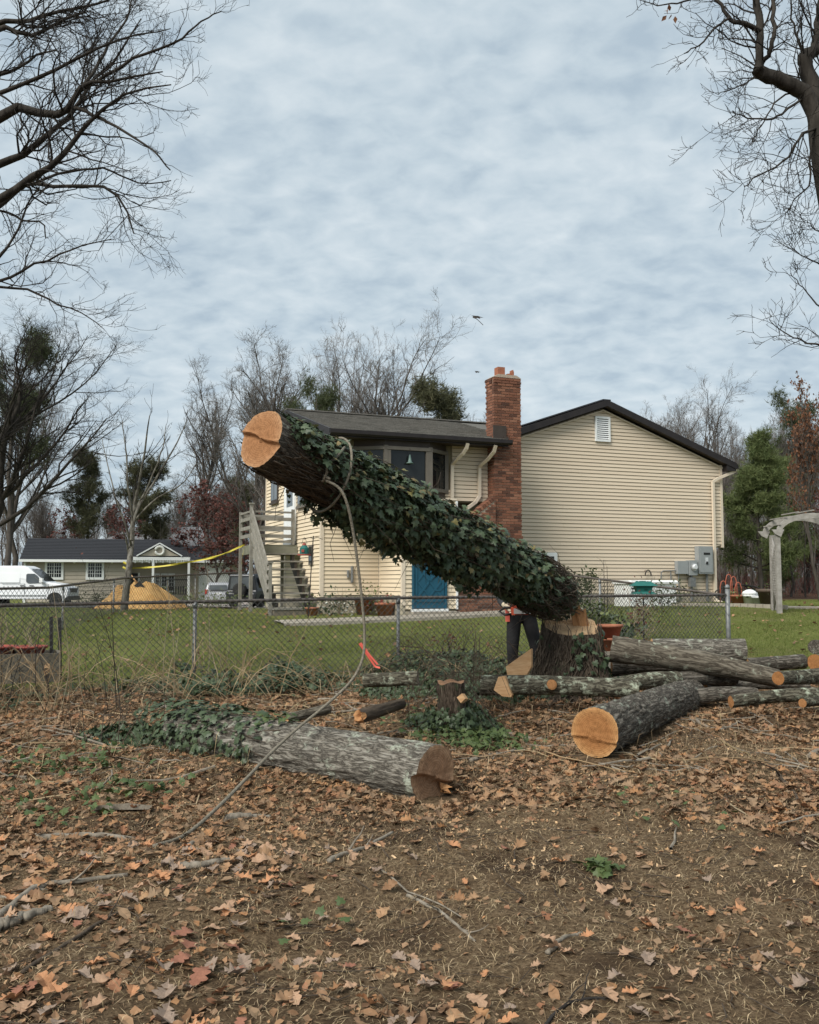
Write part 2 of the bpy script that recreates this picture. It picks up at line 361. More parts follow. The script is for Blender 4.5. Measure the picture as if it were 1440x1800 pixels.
MT['black'] = pm('black_metal', [(.012, .012, .012), (.022, .021, .02)], 8, .5)
MT['greybox'] = pm('grey_enamel', [(.25, .27, .27), (.29, .305, .305)], 5, .45)
MT['sand'] = pm('orange_sand', [(.36, .20, .065), (.50, .31, .12)], 5, .95, .7, 16, detail=9)
MT['yellow'] = pm('yellow_tape', [(.50, .42, .05), (.58, .49, .08)], 4, .5)
MT['pink'] = pm('pink_ribbon', [(.72, .12, .09), (.78, .17, .12)], 4, .5)
MT['rope'] = pm('rope', [(.12, .105, .078), (.27, .24, .185)], 70, .9, .6, 120)
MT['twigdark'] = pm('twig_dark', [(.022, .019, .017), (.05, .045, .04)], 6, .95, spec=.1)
MT['twigfar'] = pm('twig_hazed', [(.095, .085, .076), (.155, .14, .126)], .6, .95, spec=.1)  # paler than near twigs: distance haze is mixed into the colour
MT['twigtan'] = pm('dry_stalk', [(.20, .16, .10), (.34, .28, .19)], 4, .9, rnd='island', rmix=.6, rcols=[(.10, .075, .05), (.30, .235, .15), (.38, .32, .22)])
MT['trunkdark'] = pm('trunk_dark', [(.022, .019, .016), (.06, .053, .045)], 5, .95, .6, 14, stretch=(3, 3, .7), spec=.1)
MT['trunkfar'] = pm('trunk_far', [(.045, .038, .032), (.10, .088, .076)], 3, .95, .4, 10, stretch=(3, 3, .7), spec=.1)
MT['needle'] = pm('pine_needles', [(.065, .08, .038), (.12, .135, .065)], .9, .75, rnd='island', rmix=.6, rcols=[(.025, .036, .016), (.06, .078, .032), (.095, .105, .045)], trans=.25)  # needle colour lightened to stand in for haze over distance
MT['needlebr'] = pm('white_pine_needles', [(.075, .105, .036), (.15, .185, .07)], .9, .75, rnd='island', rmix=.6, rcols=[(.06, .09, .03), (.125, .16, .058), (.20, .21, .085)], trans=.25)
MT['needledk'] = pm('hazed_needles', [(.075, .08, .04), (.13, .13, .068)], .9, .75, rnd='island', rmix=.6, rcols=[(.045, .05, .026), (.085, .087, .044), (.13, .12, .062)], trans=.15)  # olive needles with the haze of distance painted into their tone
MT['brownleaf'] = pm('clinging_leaves', [(.11, .05, .028), (.20, .095, .05)], 2, .85, rnd='island', rmix=.65, rcols=[(.07, .035, .02), (.19, .08, .04), (.26, .13, .07)], trans=.25)
MT['redtwig'] = pm('russet_leaves', [(.09, .035, .03), (.17, .07, .055)], 2, .85, rnd='island', rmix=.6, trans=.2)
LEAFC = [(0.092, 0.054, 0.029), (0.359, 0.204, 0.102), (0.184, 0.101, 0.052), (0.427, 0.264, 0.144), (0.138, 0.091, 0.055), (0.292, 0.211, 0.134), (0.471, 0.24, 0.102), (0.11, 0.063, 0.035), (0.371, 0.257, 0.154), (0.259, 0.164, 0.092), (0.315, 0.14, 0.071), (0.516, 0.34, 0.185)]
MT['litter'] = pm('leaf_litter', [(.06, .036, .024), (.19, .11, .068), (.38, .235, .15)], 26, .8, rnd='island', rmix=.68, rcols=LEAFC, trans=.12, spec=.2)
MT['leaf_tan'] = pm('leaf_tan', [(.34, .205, .125), (.48, .31, .20)], 14, .75, .2, 40, rnd='object', rmix=.3, trans=.12, spec=.25)
MT['leaf_orange'] = pm('leaf_orange', [(.40, .19, .09), (.54, .28, .145)], 14, .75, .2, 40, rnd='object', rmix=.3, trans=.12, spec=.25)
MT['leaf_grey'] = pm('leaf_grey', [(.22, .16, .12), (.34, .255, .195)], 14, .75, .2, 40, rnd='object', rmix=.3, trans=.1, spec=.25)
MT['leaf_red'] = pm('leaf_red', [(.22, .095, .06), (.33, .15, .095)], 14, .75, .2, 40, rnd='object', rmix=.3, trans=.12, spec=.25)
MT['straw'] = pm('dead_grass', [(.16, .115, .06), (.34, .26, .15)], 6, .85, rnd='island', rmix=.8, rcols=[(.07, .045, .028), (.33, .23, .13), (.14, .09, .052), (.56, .43, .27), (.22, .165, .075)], spec=.2)
MT['chips'] = pm('wood_chips', [(.42, .25, .12), (.62, .42, .24)], 9, .85, rnd='island', rmix=.6, rcols=[(.30, .17, .08), (.55, .36, .19), (.68, .50, .31)])
MT['grass'] = pm('grass_blades', [(.09, .125, .026), (.165, .20, .05)], 3, .7, rnd='island', rmix=.6, rcols=[(.065, .095, .02), (.135, .17, .04), (.20, .22, .065), (.26, .225, .10)], trans=.3, spec=.2)
MT['ivy'] = pm('ivy_leaves', [(.036, .056, .024), (.075, .10, .048)], 5, .48, rnd='island', rmix=.65, rcols=[(.020, .034, .016), (.042, .068, .030), (.085, .115, .06), (.03, .05, .022)], spec=.35, trans=.08)
MT['ivyobj'] = pm('ivy_leaf', [(.04, .064, .03), (.075, .102, .052)], 5, .48, rnd='object', rmix=.65, rcols=[(.03, .05, .024), (.06, .09, .042), (.105, .135, .075)], spec=.35, trans=.08)
MT['ivylight'] = pm('pale_ivy', [(.045, .075, .024), (.095, .125, .042)], 5, .5, rnd='island', rmix=.6, trans=.1)
MT['shrub'] = pm('shrub_leaves', [(.06, .09, .03), (.14, .17, .06)], 5, .6, rnd='island', rmix=.6, rcols=[(.04, .065, .022), (.10, .13, .045), (.20, .22, .09)], trans=.2)
MT['vine'] = pm('ivy_stems', [(.035, .026, .02), (.10, .075, .052)], 8, .95, .4, 30, stretch=(4, 4, 1))
MT['pants'] = pm('black_trousers', [(.012, .012, .013), (.022, .021, .022)], 8, .85, .3, 30)
MT['jacket'] = pm('dark_jacket', [(.03, .032, .034), (.05, .052, .055)], 8, .85, .3, 30)
MT['glove'] = pm('pale_glove', [(.50, .42, .30), (.60, .52, .40)], 14, .85, .3, 40)
MT['skin'] = pm('skin', [(.42, .25, .18), (.48, .29, .21)], 6, .6)
MT['helmet'] = pm('orange_helmet', [(.65, .16, .02), (.7, .2, .03)], 3, .35)
MT['sawred'] = pm('saw_orange', [(.34, .055, .03), (.38, .07, .035)], 5, .4)
MT['steel'] = pm('steel', [(.42, .42, .42), (.55, .55, .54)], 8, .35, metal=.7)
MT['silver'] = pm('silver_paint', [(.42, .43, .45), (.5, .51, .53)], 2, .3, spec=.5, metal=.3)
MT['darkcar'] = pm('dark_car', [(.014, .016, .02), (.022, .024, .028)], 2, .3, spec=.5)
MT['tyre'] = pm('rubber', [(.012, .012, .012), (.02, .02, .02)], 8, .85)
MT['redlamp'] = pm('red_lens', [(.35, .02, .02), (.42, .03, .03)], 8, .3)
MT['lamp'] = pm('clear_lens', [(.5, .52, .53), (.6, .62, .62)], 8, .15, spec=.6)
MT['teal'] = pm('teal_metal', [(.012, .10, .085), (.02, .135, .115)], 6, .5)
MT['palegreen'] = pm('pale_bell', [(.09, .15, .13), (.13, .19, .17)], 6, .5)
MT['ranch'] = pm('beige_clapboard', [(.40, .355, .285), (.46, .41, .33)], 2, .6, rnd='object', rmix=.5)
MT['orangehose'] = pm('orange_plastic', [(.36, .10, .06), (.42, .13, .08)], 6, .5)
MT['barrel'] = pm('brown_barrel', [(.07, .05, .04), (.11, .08, .06)], 6, .6)
MT['flower'] = pm('white_flowers', [(.66, .66, .6), (.75, .75, .7)], 6, .7)
MT['redflower'] = pm('red_flowers', [(.45, .05, .04), (.55, .08, .06)], 6, .7)
MT['bark_grey'] = bark('bark_grey', (.06, .053, .044), (.22, .20, .165), (.37, .35, .305), (.42, .45, .36), 9, 1.9, .45)
MT['bark_dark'] = bark('bark_dark', (.045, .039, .032), (.155, .137, .112), (.28, .255, .215), (.33, .36, .29), 9, 1.9, .30)
MT['bark_moss'] = bark('bark_moss', (.035, .03, .022), (.13, .12, .088), (.23, .215, .165), (.42, .46, .35), 7, 2.2, .75)
MT['bark_smooth'] = bark('bark_smooth', (.06, .05, .038), (.155, .135, .104), (.24, .215, .17), (.34, .36, .28), 5, 1.2, .25)
MT['bark_stump'] = bark('bark_stump', (.03, .022, .016), (.12, .09, .066), (.24, .19, .145), (.05, .08, .04), 14, 1.1, .45)
MT['wood_fresh'] = cutwood('fresh_cut', (.36, .185, .085), (.42, .235, .12), (.48, .30, .165), 60, .88, .24)
MT['wood_old'] = cutwood('brown_cut', (.33, .205, .125), (.42, .28, .175), (.25, .165, .105), 60, .9, .22)
MT['wood_bright'] = cutwood('bright_cut', (.38, .185, .07), (.48, .265, .11), (.60, .38, .18), 70, .85, .21)
MT['wood_small'] = cutwood('small_cut', (.42, .22, .095), (.52, .32, .16), (.48, .28, .13), 160, .85, .1)
MT['wood_stump'] = cutwood('stump_cut', (.58, .40, .23), (.66, .49, .30), (.60, .42, .25), 40, .88, .28)
MT['rawwood'] = pm('raw_wood', [(.54, .30, .14), (.68, .43, .23)], 9, .85, .4, 30, stretch=(1, 1, 4))
MT['orangewood'] = pm('torn_wood', [(.34, .16, .065), (.47, .25, .11)], 12, .85, .6, 40, stretch=(2, 2, .5))
MT['bleached'] = pm('bleached_stick', [(.15, .125, .095), (.28, .245, .195)], 10, .9, .4, 40, stretch=(2, 2, 1))
MT['planter'] = pm('planter_boards', [(.10, .085, .062), (.19, .165, .125)], 6, .9, .4, 30, rnd='object', rmix=.3)
MT['vine2'] = pm('dry_ivy_stems', [(.05, .038, .028), (.13, .10, .072)], 8, .95, .4, 30, stretch=(4, 4, 1))
MT['deadivy'] = pm('faded_ivy', [(.13, .12, .05), (.20, .16, .075)], 5, .6, rnd='island', rmix=.7, rcols=[(.10, .12, .05), (.22, .18, .06), (.15, .10, .055), (.13, .15, .08)], trans=.1)
# ------------------------------------------------------------------ ground
HA = rad(22.0); HC, HS = math.cos(HA), math.sin(HA)
HO = np.array((-2.114, 22.5))            # house corner below the stairs
def hw(u, v, z=0.0): return np.array((HO[0] + HC * u - HS * v, HO[1] + HS * u + HC * v, z))   # house plan -> world
FA = np.array((-4.8, 11.0)); FD = np.array((HC, HS))                                            # front fence line
def fence_side(x, y): return (np.asarray(y) - FA[1]) * HC - (np.asarray(x) - FA[0]) * HS         # >0 behind the front fence
def ground():
    def axis(lo, a, b, hi, st, gr):
        m = list(np.arange(a, b + 1e-6, st)); s = st; l = [a]; r = [m[-1]]
        while r[-1] < hi: s *= gr; r.append(r[-1] + s)
        s = st
        while l[-1] > lo: s *= gr; l.append(l[-1] - s)
        return np.array(l[1:][::-1] + m + r[1:])
    xs = axis(-400, -5.5, 6.5, 400, .06, 1.07); ys = axis(-60, 2.2, 11.5, 700, .06, 1.055)
    X, Y = np.meshgrid(xs, ys); Z = gz(X, Y)
    nx, ny = len(xs), len(ys)
    i = np.arange(ny - 1)[:, None] * nx + np.arange(nx - 1)[None]
    F = np.stack([i, i + 1, i + nx + 1, i + nx], -1).reshape(-1, 4)
    g = G().add(np.stack([X, Y, Z], -1).reshape(-1, 3), F)
    o = solo('ground', g, MT['ground'], 'bare litter strewn earth running into a mown lawn', None, None, 'structure', True)
    fs = fence_side(X, Y)
    wob = .5 * vn(X * .8, Y * .8, 0, 21) + .25 * vn(X * 2.6, Y * 2.6, 0, 22)
    lawn = np.maximum(sm(-.1, .7, fs + wob * .5), sm(5.0, 5.6, X + .4 * wob) * sm(12.6, 13.6, Y + wob))
    woods = np.maximum(sm(27.5, 29, Y + wob - .25 * (X - 9)) * sm(4, 7, X), sm(84, 90, Y + 2 * wob))
    ca = o.data.color_attributes.new('zone', 'FLOAT_COLOR', 'POINT')
    c = np.stack([lawn, woods, 0 * X, 0 * X + 1], -1).reshape(-1, 4).astype(np.float32); ca.data.foreach_set('color', c.ravel())
ground()
def strip(name, mat, pts, w, lift, n=40, label=None):
    """a band of paving that follows the ground along pts"""
    P = np.array(pts, float); d = np.r_[0, np.cumsum(np.linalg.norm(np.diff(P, axis=0), axis=1))]
    t = np.linspace(0, d[-1], n); C = np.stack([np.interp(t, d, P[:, k]) for k in (0, 1)], 1)
    T = nrm(np.gradient(C, axis=0)); N = np.stack([-T[:, 1], T[:, 0]], 1)
    rows = [C + N * w * s for s in (-.5, -.25, 0, .25, .5)]
    V = []
    for r in rows: V.append(np.stack([r[:, 0], r[:, 1], gz0(r[:, 0], r[:, 1]) + lift], 1))
    top = np.concatenate(V); bot = top - np.array((0, 0, .25)); g = G()
    i = np.arange(4)[:, None] * n + np.arange(n - 1)[None]
    g.add(top, np.stack([i, i + 1, i + n + 1, i + n], -1).reshape(-1, 4))
    for a in (0, 4):
        k = a * n + np.arange(n - 1); g.add(np.concatenate([top, bot]), np.stack([k, k + 1, k + 1 + 5 * n, k + 5 * n], -1))
    return solo(name, g, mat, None, None, None, 'structure')
strip('street', MT['asphalt'], [(-120, 60), (-20, 59.5), (60, 61)], 7.5, .05, 60)
strip('driveway', MT['gravel'], [(-14.5, 56), (-13.5, 63), (-13.8, 70)], 5.0, .09, 20)
strip('driveway', MT['gravel'], [(-7.4, 28), (-8.4, 40), (-9.5, 56)], 4.2, .06, 30)
a, b = hw(-1.6, -2.3), hw(6.3, -2.15)
strip('path', MT['concrete'], [a[:2], b[:2]], .78, .06, 30)
a, b = at(1200, 1062, 25.8), at(1372, 1062, 23.0)
strip('path', MT['concrete'], [(9.0, 23.3), (13, 22.2), (22, 21.5)], .55, .05, 20)

# ------------------------------------------------------------------ the house
HB = .72
house = thing('house', 'split level house with tan siding, brick chimney and dark roofs', 'house', hw(0, 0, HB)); house.rotation_euler = (0, 0, HA)
def hp(name, g, mat, parent=None, smooth=False):
    o = place(name, mesh(name, g, mat, smooth, (0, 0, HB)), parent or house); OFF[o.name] = (0, 0, HB); return o
EX = .0985
BRD = 'siding_board'
def cuts(a, b, a2, b2, kind, z):
    """long courses are laid in two lengths whose lap wanders from course to course"""
    if b - a <= .04: return []
    if b - a < 5: return [(a, b, a2, b2)]
    c = a + (b - a) * (.28, .62, .45, .74, .36)[int(z / EX) % 5]
    if not (max(a, a2) + .3 < c < min(b, b2) - .3): return [(a, b, a2, b2)]
    return [(a, c - .002, a2, c - .002), (c + .002, b, c + .002, b2)]
def siding(wall, mat, kind, c, z0, z1, rng_):
    """courses of lap siding as single boards. kind 'f': on plane v=c facing -v, along u; 'l': on plane u=c facing -u, along v.
    rng_(z) gives the (lo,hi) span at height z"""
    z = z0
    while z < z1 - .02:
        zb, zt = z + .012, min(z + EX, z1)
        a, b = rng_(zb); a2, b2 = rng_(zt)
        for a, b, a2, b2 in cuts(a, b, a2, b2, kind, z):
            if b2 - a2 < .02: a2 = b2 = (a2 + b2) / 2; a2 -= .01; b2 += .01
            q = [(a, zb, -.021), (b, zb, -.021), (b2, zt, -.004), (a2, zt, -.004), (a, zb, .012), (b, zb, .012), (b2, zt, .012), (a2, zt, .012)]
            V = [(s, c + d, zz) if kind == 'f' else (c + d, s, zz) for s, zz, d in q]
            F = [(0, 1, 2, 3), (4, 5, 1, 0), (3, 2, 6, 7), (0, 3, 7, 4), (1, 5, 6, 2)]
            if kind == 'l': F = [f[::-1] for f in F]
            hp(BRD, G().add(V, F), mat, wall)
        z += EX
RV, RZ, RS = 2.27, 6.05, .2755            # ridge of the lower roof
def roofz(v): return RZ - abs(v - RV) * RS
# left block: core, end wall, recessed front wall, entry bump, upper front wall
g = G(); g.prism([(.05, HB - .3), (5.6, HB - .3), (5.6, roofz(5.6) - .2), (RV, RZ - .2), (.05, roofz(.05) - .2)], 0, .05, 4.6)
g.box((.05, -1.10, 3.46), (3.9, .05, 4.95))
core = hp('wall', g, MT['wallback'])
ew = hp('end_wall', G().box((.012, 0.0, 1.02), (.05, 5.67, 4.9)).box((.012, -1.14, 3.46), (.05, 0.0, 4.9)).prism([(-1.14, 4.9), (5.67, 4.9), (5.67, roofz(5.67) - .16), (RV, RZ - .16), (-1.14, roofz(-1.14) - .16)], 0, .012, .05), MT['wallback'])
def endr(z):
    lo = 0.06 if z < 3.45 else -1.08; hi = 5.62
    k = (RZ - .17 - z) / RS
    return max(lo, RV - k), min(hi, RV + k)
siding(ew, MT['cream'], 'l', 0.0, 1.06, 5.86, endr)
wa = hp('recessed_wall', G().box((.05, .012, 1.1), (1.48, .06, 3.46)), MT['wallback'])
siding(wa, MT['cream'], 'f', 0.0, 1.21, 3.44, lambda z: (.06, 1.455))
wr = hp('return_wall', G().box((1.492, -1.54, .9), (1.55, .012, 3.46)), MT['wallback'])
siding(wr, MT['cream'], 'l', 1.48, 1.21, 3.44, lambda z: (-1.50, -.03))
wb = hp('entry_wall', G().box((1.55, -1.548, .85), (1.71, .05, 3.46)).box((2.56, -1.548, .85), (2.84, .05, 3.46)).box((1.71, -1.548, 2.93), (2.56, .05, 3.46)), MT['wallback'])
siding(wb, MT['cream'], 'f', -1.56, .9, 3.44, lambda z: (1.54, 1.70))
siding(wb, MT['cream'], 'f', -1.56, .9, 3.44, lambda z: (2.60, 2.82))
siding(wb, MT['cream'], 'f', -1.56, 2.95, 3.44, lambda z: (1.705, 2.59))
uw = hp('upper_wall', G().box((.05, -1.128, 3.46), (3.9, -1.10, 5.0)), MT['wallback'])
siding(uw, MT['tan'], 'f', -1.14, 3.48, 4.98, lambda z: (.06, .30))
siding(uw, MT['tan'], 'f', -1.14, 3.48, 4.98, lambda z: (2.93, 3.88))
siding(uw, MT['tan'], 'f', -1.14, 3.48, 3.75, lambda z: (.31, 2.92))
hp('foundation', G().box((-.0, -.01, HB - .5), (1.5, .06, 1.2)).box((-.0, .06, HB - .5), (.06, 5.66, 1.05)).box((1.47, -1.57, HB - .5), (1.53, -.01, 1.2)).box((1.53, -1.57, HB - .5), (2.84, -1.5, .86)).box((4.66, -.012, HB - .5), (11.68, .06, 1.22)), MT['found'])
hp('bump_cap', G().box((1.46, -1.60, 3.455), (2.84, -1.10, 3.50)), MT['trim_tan'])
hp('soffit', G().box((-.02, -1.15, 3.40), (1.50, 0.02, 3.455)), MT['trim_tan'])
for (u, v, z0, z1) in ((0, 0, 1.18, 3.40), (1.48, -1.56, 1.0, 3.44)):
    hp('corner_post', G().box((u - .03, v - .03, z0), (u + .055, v + .055, z1)), MT['trim_tan'])
hp('corner_post', G().box((-.03, -1.17, 3.46), (.055, -1.085, 4.92)), MT['trim_tan'])
hp('corner_post', G().box((-.03, 5.60, 1.05), (.04, 5.70, 4.9)), MT['trim_tan'])
hp('corner_post', G().box((1.46, -.045, 1.2), (1.495, -.01, 3.44)), MT['trim_tan'])
# blue entry door
dr = hp('door', G().box((1.74, -1.60, .93), (2.53, -1.55, 2.90)), MT['blue'])
g = G()
for a in ((1.70, .90, 1.745, 2.95), (2.525, .90, 2.57, 2.95)): g.box((a[0], -1.625, a[1]), (a[2], -1.545, a[3]))
g.box((1.745, -1.625, 2.90), (2.525, -1.545, 2.95)); hp('door_frame', g, MT['blue'], dr)
hp('sill', G().box((1.68, -1.66, .86), (2.59, -1.55, .915)), MT['white'], dr)
cx, cz, hw_, hh = 2.135, 1.55, .30, .36
g = G()
for s in (-1, 1): g.beam((cx - hw_, -1.605, cz - s * hh), (cx + hw_, -1.605, cz + s * hh), .045, .02, (0, 1, 0))
for p, q in (((-hw_, 0), (0, hh)), ((0, hh), (hw_, 0)), ((hw_, 0), (0, -hh)), ((0, -hh), (-hw_, 0))):
    g.beam((cx + p[0], -1.604, cz + p[1]), (cx + q[0], -1.604, cz + q[1]), .035, .018, (0, 1, 0))
for x in (1.80, 2.47): g.box((x - .022, -1.617, 1.10), (x + .022, -1.6, 2.05))
for z in (1.10, 2.02): g.box((1.822, -1.617, z - .022), (2.448, -1.6, z + .022))
hp('crossbuck', g, MT['blue'], dr)
g = G(); g.box((1.86, -1.612, 2.14), (2.41, -1.602, 2.78)); hp('pane', g, MT['glass'], dr)
g = G()
for a in ((1.83, 2.11, 1.862, 2.81), (2.408, 2.11, 2.44, 2.81)): g.box((a[0], -1.622, a[1]), (a[2], -1.6, a[3]))
for z in (2.125, 2.795): g.box((1.862, -1.622, z - .016), (2.408, -1.6, z + .016))
hp('pane_frame', g, MT['white'], dr)
hp('handle', G().lathe([(.0, 0), (.03, .005), (.035, .03), (.02, .05), (0, .055)], (2.46, -1.66, 1.92), 10, 1), MT['steel'], dr)
hp('corner_post', G().box((2.815, -1.60, .9), (2.865, -1.53, 3.44)), MT['white'])
# bay window under the eave
by = hp('bay_window', G().prism([(.43, -1.13), (1.046, -1.58), (2.162, -1.58), (2.776, -1.13)], 2, 4.66, 4.93).prism([(.43, -1.13), (1.046, -1.58), (2.162, -1.58), (2.776, -1.13)], 2, 3.50, 3.66), MT['brown'])
g = G()
B = [(.43, -1.14), (1.046, -1.6), (2.162, -1.6), (2.776, -1.14)]
for (x, y) in B: g.box((x - .045, y - .03, 3.64), (x + .045, y + .05, 4.68))
for p, q in zip(B[:-1], B[1:]):
    for z in (3.70, 4.62): g.beam((p[0], p[1] - .005, z), (q[0], q[1] - .005, z), .07, .08)
for x in (1.13, 2.08): g.box((x - .035, -1.625, 3.74), (x + .035, -1.58, 4.58))
hp('sash', g, MT['sashframe'], by)
for p, q in zip(B[:-1], B[1:]): hp('pane', G().beam((p[0], p[1] + .03, 4.16), (q[0], q[1] + .03, 4.16), .012, .86), MT['glass'], by)
# end wall door and windows
dr = hp('door', G().box((-.06, 2.34, 2.66), (-.02, 3.22, 4.62)), MT['white'])
hp('door_frame', G().box((-.075, 2.24, 2.60), (-.022, 2.34, 4.72)).box((-.075, 3.22, 2.60), (-.022, 3.34, 4.72)).box((-.075, 2.34, 4.62), (-.022, 3.22, 4.72)), MT['white'], dr)
hp('pane', G().box((-.068, 2.48, 3.55), (-.058, 3.08, 4.45)), MT['glass2'], dr)
hp('threshold', G().box((-.09, 2.24, 2.52), (-.022, 3.34, 2.60)), MT['greybox'], dr)
for (v0, v1, z0, z1, m) in ((.76, 2.05, 3.48, 4.5, 'sashframe'), (4.17, 4.97, 3.80, 4.62, 'brown')):
    w = hp('window', G().box((-.05, v0, z0), (-.02, v1, z1)), MT[m])
    for a, b in ((v0 + .06, (v0 + v1) / 2 - .025), ((v0 + v1) / 2 + .025, v1 - .06)):
        hp('pane', G().box((-.056, a, z0 + .07), (-.048, b, z1 - .07)), MT['glass2'], w)
    hp('sill', G().box((-.085, v0 - .04, z0 - .05), (-.02, v1 + .04, z0)), MT[m], w)
w = hp('window', G().box((-.05, .62, 1.95), (-.02, .95, 2.45)), MT['sashframe']); hp('pane', G().box((-.056, .66, 2.0), (-.048, .91, 2.4)), MT['glass'], w)
# gable block
GP, GZ, GS = 8.0, 6.47, .3500
def gabz(u): return GZ - abs(u - GP) * GS
g = G(); g.prism([(3.95, 2.53), (12.0, 2.53), (12.0, gabz(12) - .18), (GP, GZ - .18), (3.95, gabz(3.95) - .18)], 1, .012, .06)
g.box((3.95, .012, HB - .3), (11.68, .06, 2.53)); gw = hp('gable_wall', g, MT['wallback'])
g = G(); g.prism([(3.95, 2.53), (12.0, 2.53), (12.0, gabz(12) - .25), (GP, GZ - .25), (3.95, gabz(3.95) - .25)], 1, .07, 9.0); g.box((3.95, .07, HB - .3), (11.66, 9.0, 2.52)); hp('wall', g, MT['tan'])
def gabr(z):
    k = (GZ - .21 - z) / GS
    return max(4.66, GP - k), min(11.96 if z > 2.53 else 11.64, GP + k)
siding(gw, MT['tan'], 'f', 0.0, 1.22, 6.20, gabr)
hp('corner_post', G().box((11.94, -.03, 2.52), (12.02, .05, 4.9)), MT['trim_tan']); hp('corner_post', G().box((11.61, -.03, .95), (11.69, .05, 2.515)), MT['trim_tan'])
hp('corner_post', G().box((4.63, -.03, 1.2), (4.68, .02, 4.95)), MT['trim_tan'])
g = G()
for s, u1 in ((-1, 3.65), (1, 12.35)):
    z1 = gabz(u1)
    V = [(GP, -.20, GZ), (u1, -.20, z1), (u1, 9.3, z1), (GP, 9.3, GZ)]
    V2 = [(a, b, c - .12) for a, b, c in V]
    F = [(0, 1, 2, 3), (7, 6, 5, 4), (0, 4, 5, 1), (1, 5, 6, 2), (2, 6, 7, 3)]
    g.add(V + V2, F if s < 0 else [f[::-1] for f in F])
gr = hp('gable_roof', g, MT['darkroof'])
for s, u1 in ((-1, 3.62), (1, 12.38)):
    z1 = gabz(u1); g = G()
    V = [(GP, -.24, GZ + .02), (u1, -.24, z1 + .02), (u1, -.24, z1 - .16), (GP, -.24, GZ - .155)]; V2 = [(a, -.20, c) for a, b, c in V]
    g.add(V + V2, [(0, 1, 2, 3), (7, 6, 5, 4), (0, 4, 5, 1), (1, 5, 6, 2), (2, 6, 7, 3), (3, 7, 4, 0)]); hp('rake_board', g, MT['fascia'], gr)
    g = G(); V = [(GP, -.05, GZ - .225), (u1 - s * .2, -.05, gabz(u1 - s * .2) - .225), (u1 - s * .2, -.05, gabz(u1 - s * .2) - .26), (GP, -.05, GZ - .26)]; V2 = [(a, -.024, c) for a, b, c in V]
    g.add(V + V2, [(0, 1, 2, 3), (7, 6, 5, 4), (0, 4, 5, 1), (1, 5, 6, 2), (2, 6, 7, 3), (3, 7, 4, 0)]); hp('rake_trim', g, MT['trim_tan'], gr)
    g = G(); a = [(GP, -.20, GZ - .125), (u1, -.20, z1 - .125), (u1, -.02, z1 - .125), (GP, -.02, GZ - .125)]; b = [(p, q, r - .02) for p, q, r in a]
    g.add(a + b, [(0, 1, 2, 3), (7, 6, 5, 4), (0, 4, 5, 1), (2, 6, 7, 3)]); hp('rake_soffit', g, MT['brown'], gr)
hp('ridge_cap', G().beam((GP, -.22, GZ + .015), (GP, 9.3, GZ + .015), .25, .035), MT['darkroof'], gr)
hp('eave_return', G().box((12.03, -.22, 4.72), (12.36, .0, 4.88)), MT['fascia'], gr)
hp('gutter', G().box((12.34, -.21, 4.80), (12.46, 9.3, 4.93)), MT['fascia'], gr)
vt = hp('gable_vent', G().box((7.75, -.035, 5.41), (8.17, -.022, 6.01)), MT['black'])
hp('vent_frame', G().box((7.72, -.07, 5.36), (7.775, -.02, 6.05)).box((8.145, -.07, 5.36), (8.20, -.02, 6.05)).box((7.775, -.07, 5.36), (8.145, -.02, 5.42)).box((7.775, -.07, 5.99), (8.145, -.02, 6.05)), MT['white'], vt)
for k in range(10):
    z = 5.455 + k * .055
    hp('slat', G().add([(7.775, -.062, z - .012), (8.145, -.062, z - .012), (8.145, -.04, z + .022), (7.775, -.04, z + .022), (7.775, -.062, z - .018), (8.145, -.062, z - .018), (8.145, -.04, z + .016), (7.775, -.04, z + .016)], [(0, 1, 2, 3), (7, 6, 5, 4), (4, 5, 1, 0)]), MT['white'], vt)
w = hp('window', G().box((5.55, -.06, 1.45), (6.48, -.022, 1.53)).box((5.55, -.06, 2.21), (6.48, -.022, 2.31)).box((5.55, -.06, 1.53), (5.64, -.022, 2.21)).box((6.39, -.06, 1.53), (6.48, -.022, 2.21)), MT['white'])
hp('pane', G().box((5.64, -.04, 1.53), (6.39, -.024, 2.21)), MT['glass'], w)
g = G(); [g.box((x - .01, -.052, 1.53), (x + .01, -.042, 2.21)) for x in (5.83, 6.015, 6.2)]; [g.box((5.64, -.0515, z - .01), (6.39, -.0425, z + .01)) for z in (1.76, 1.98)]
hp('muntins', g, MT['greybox'], w)
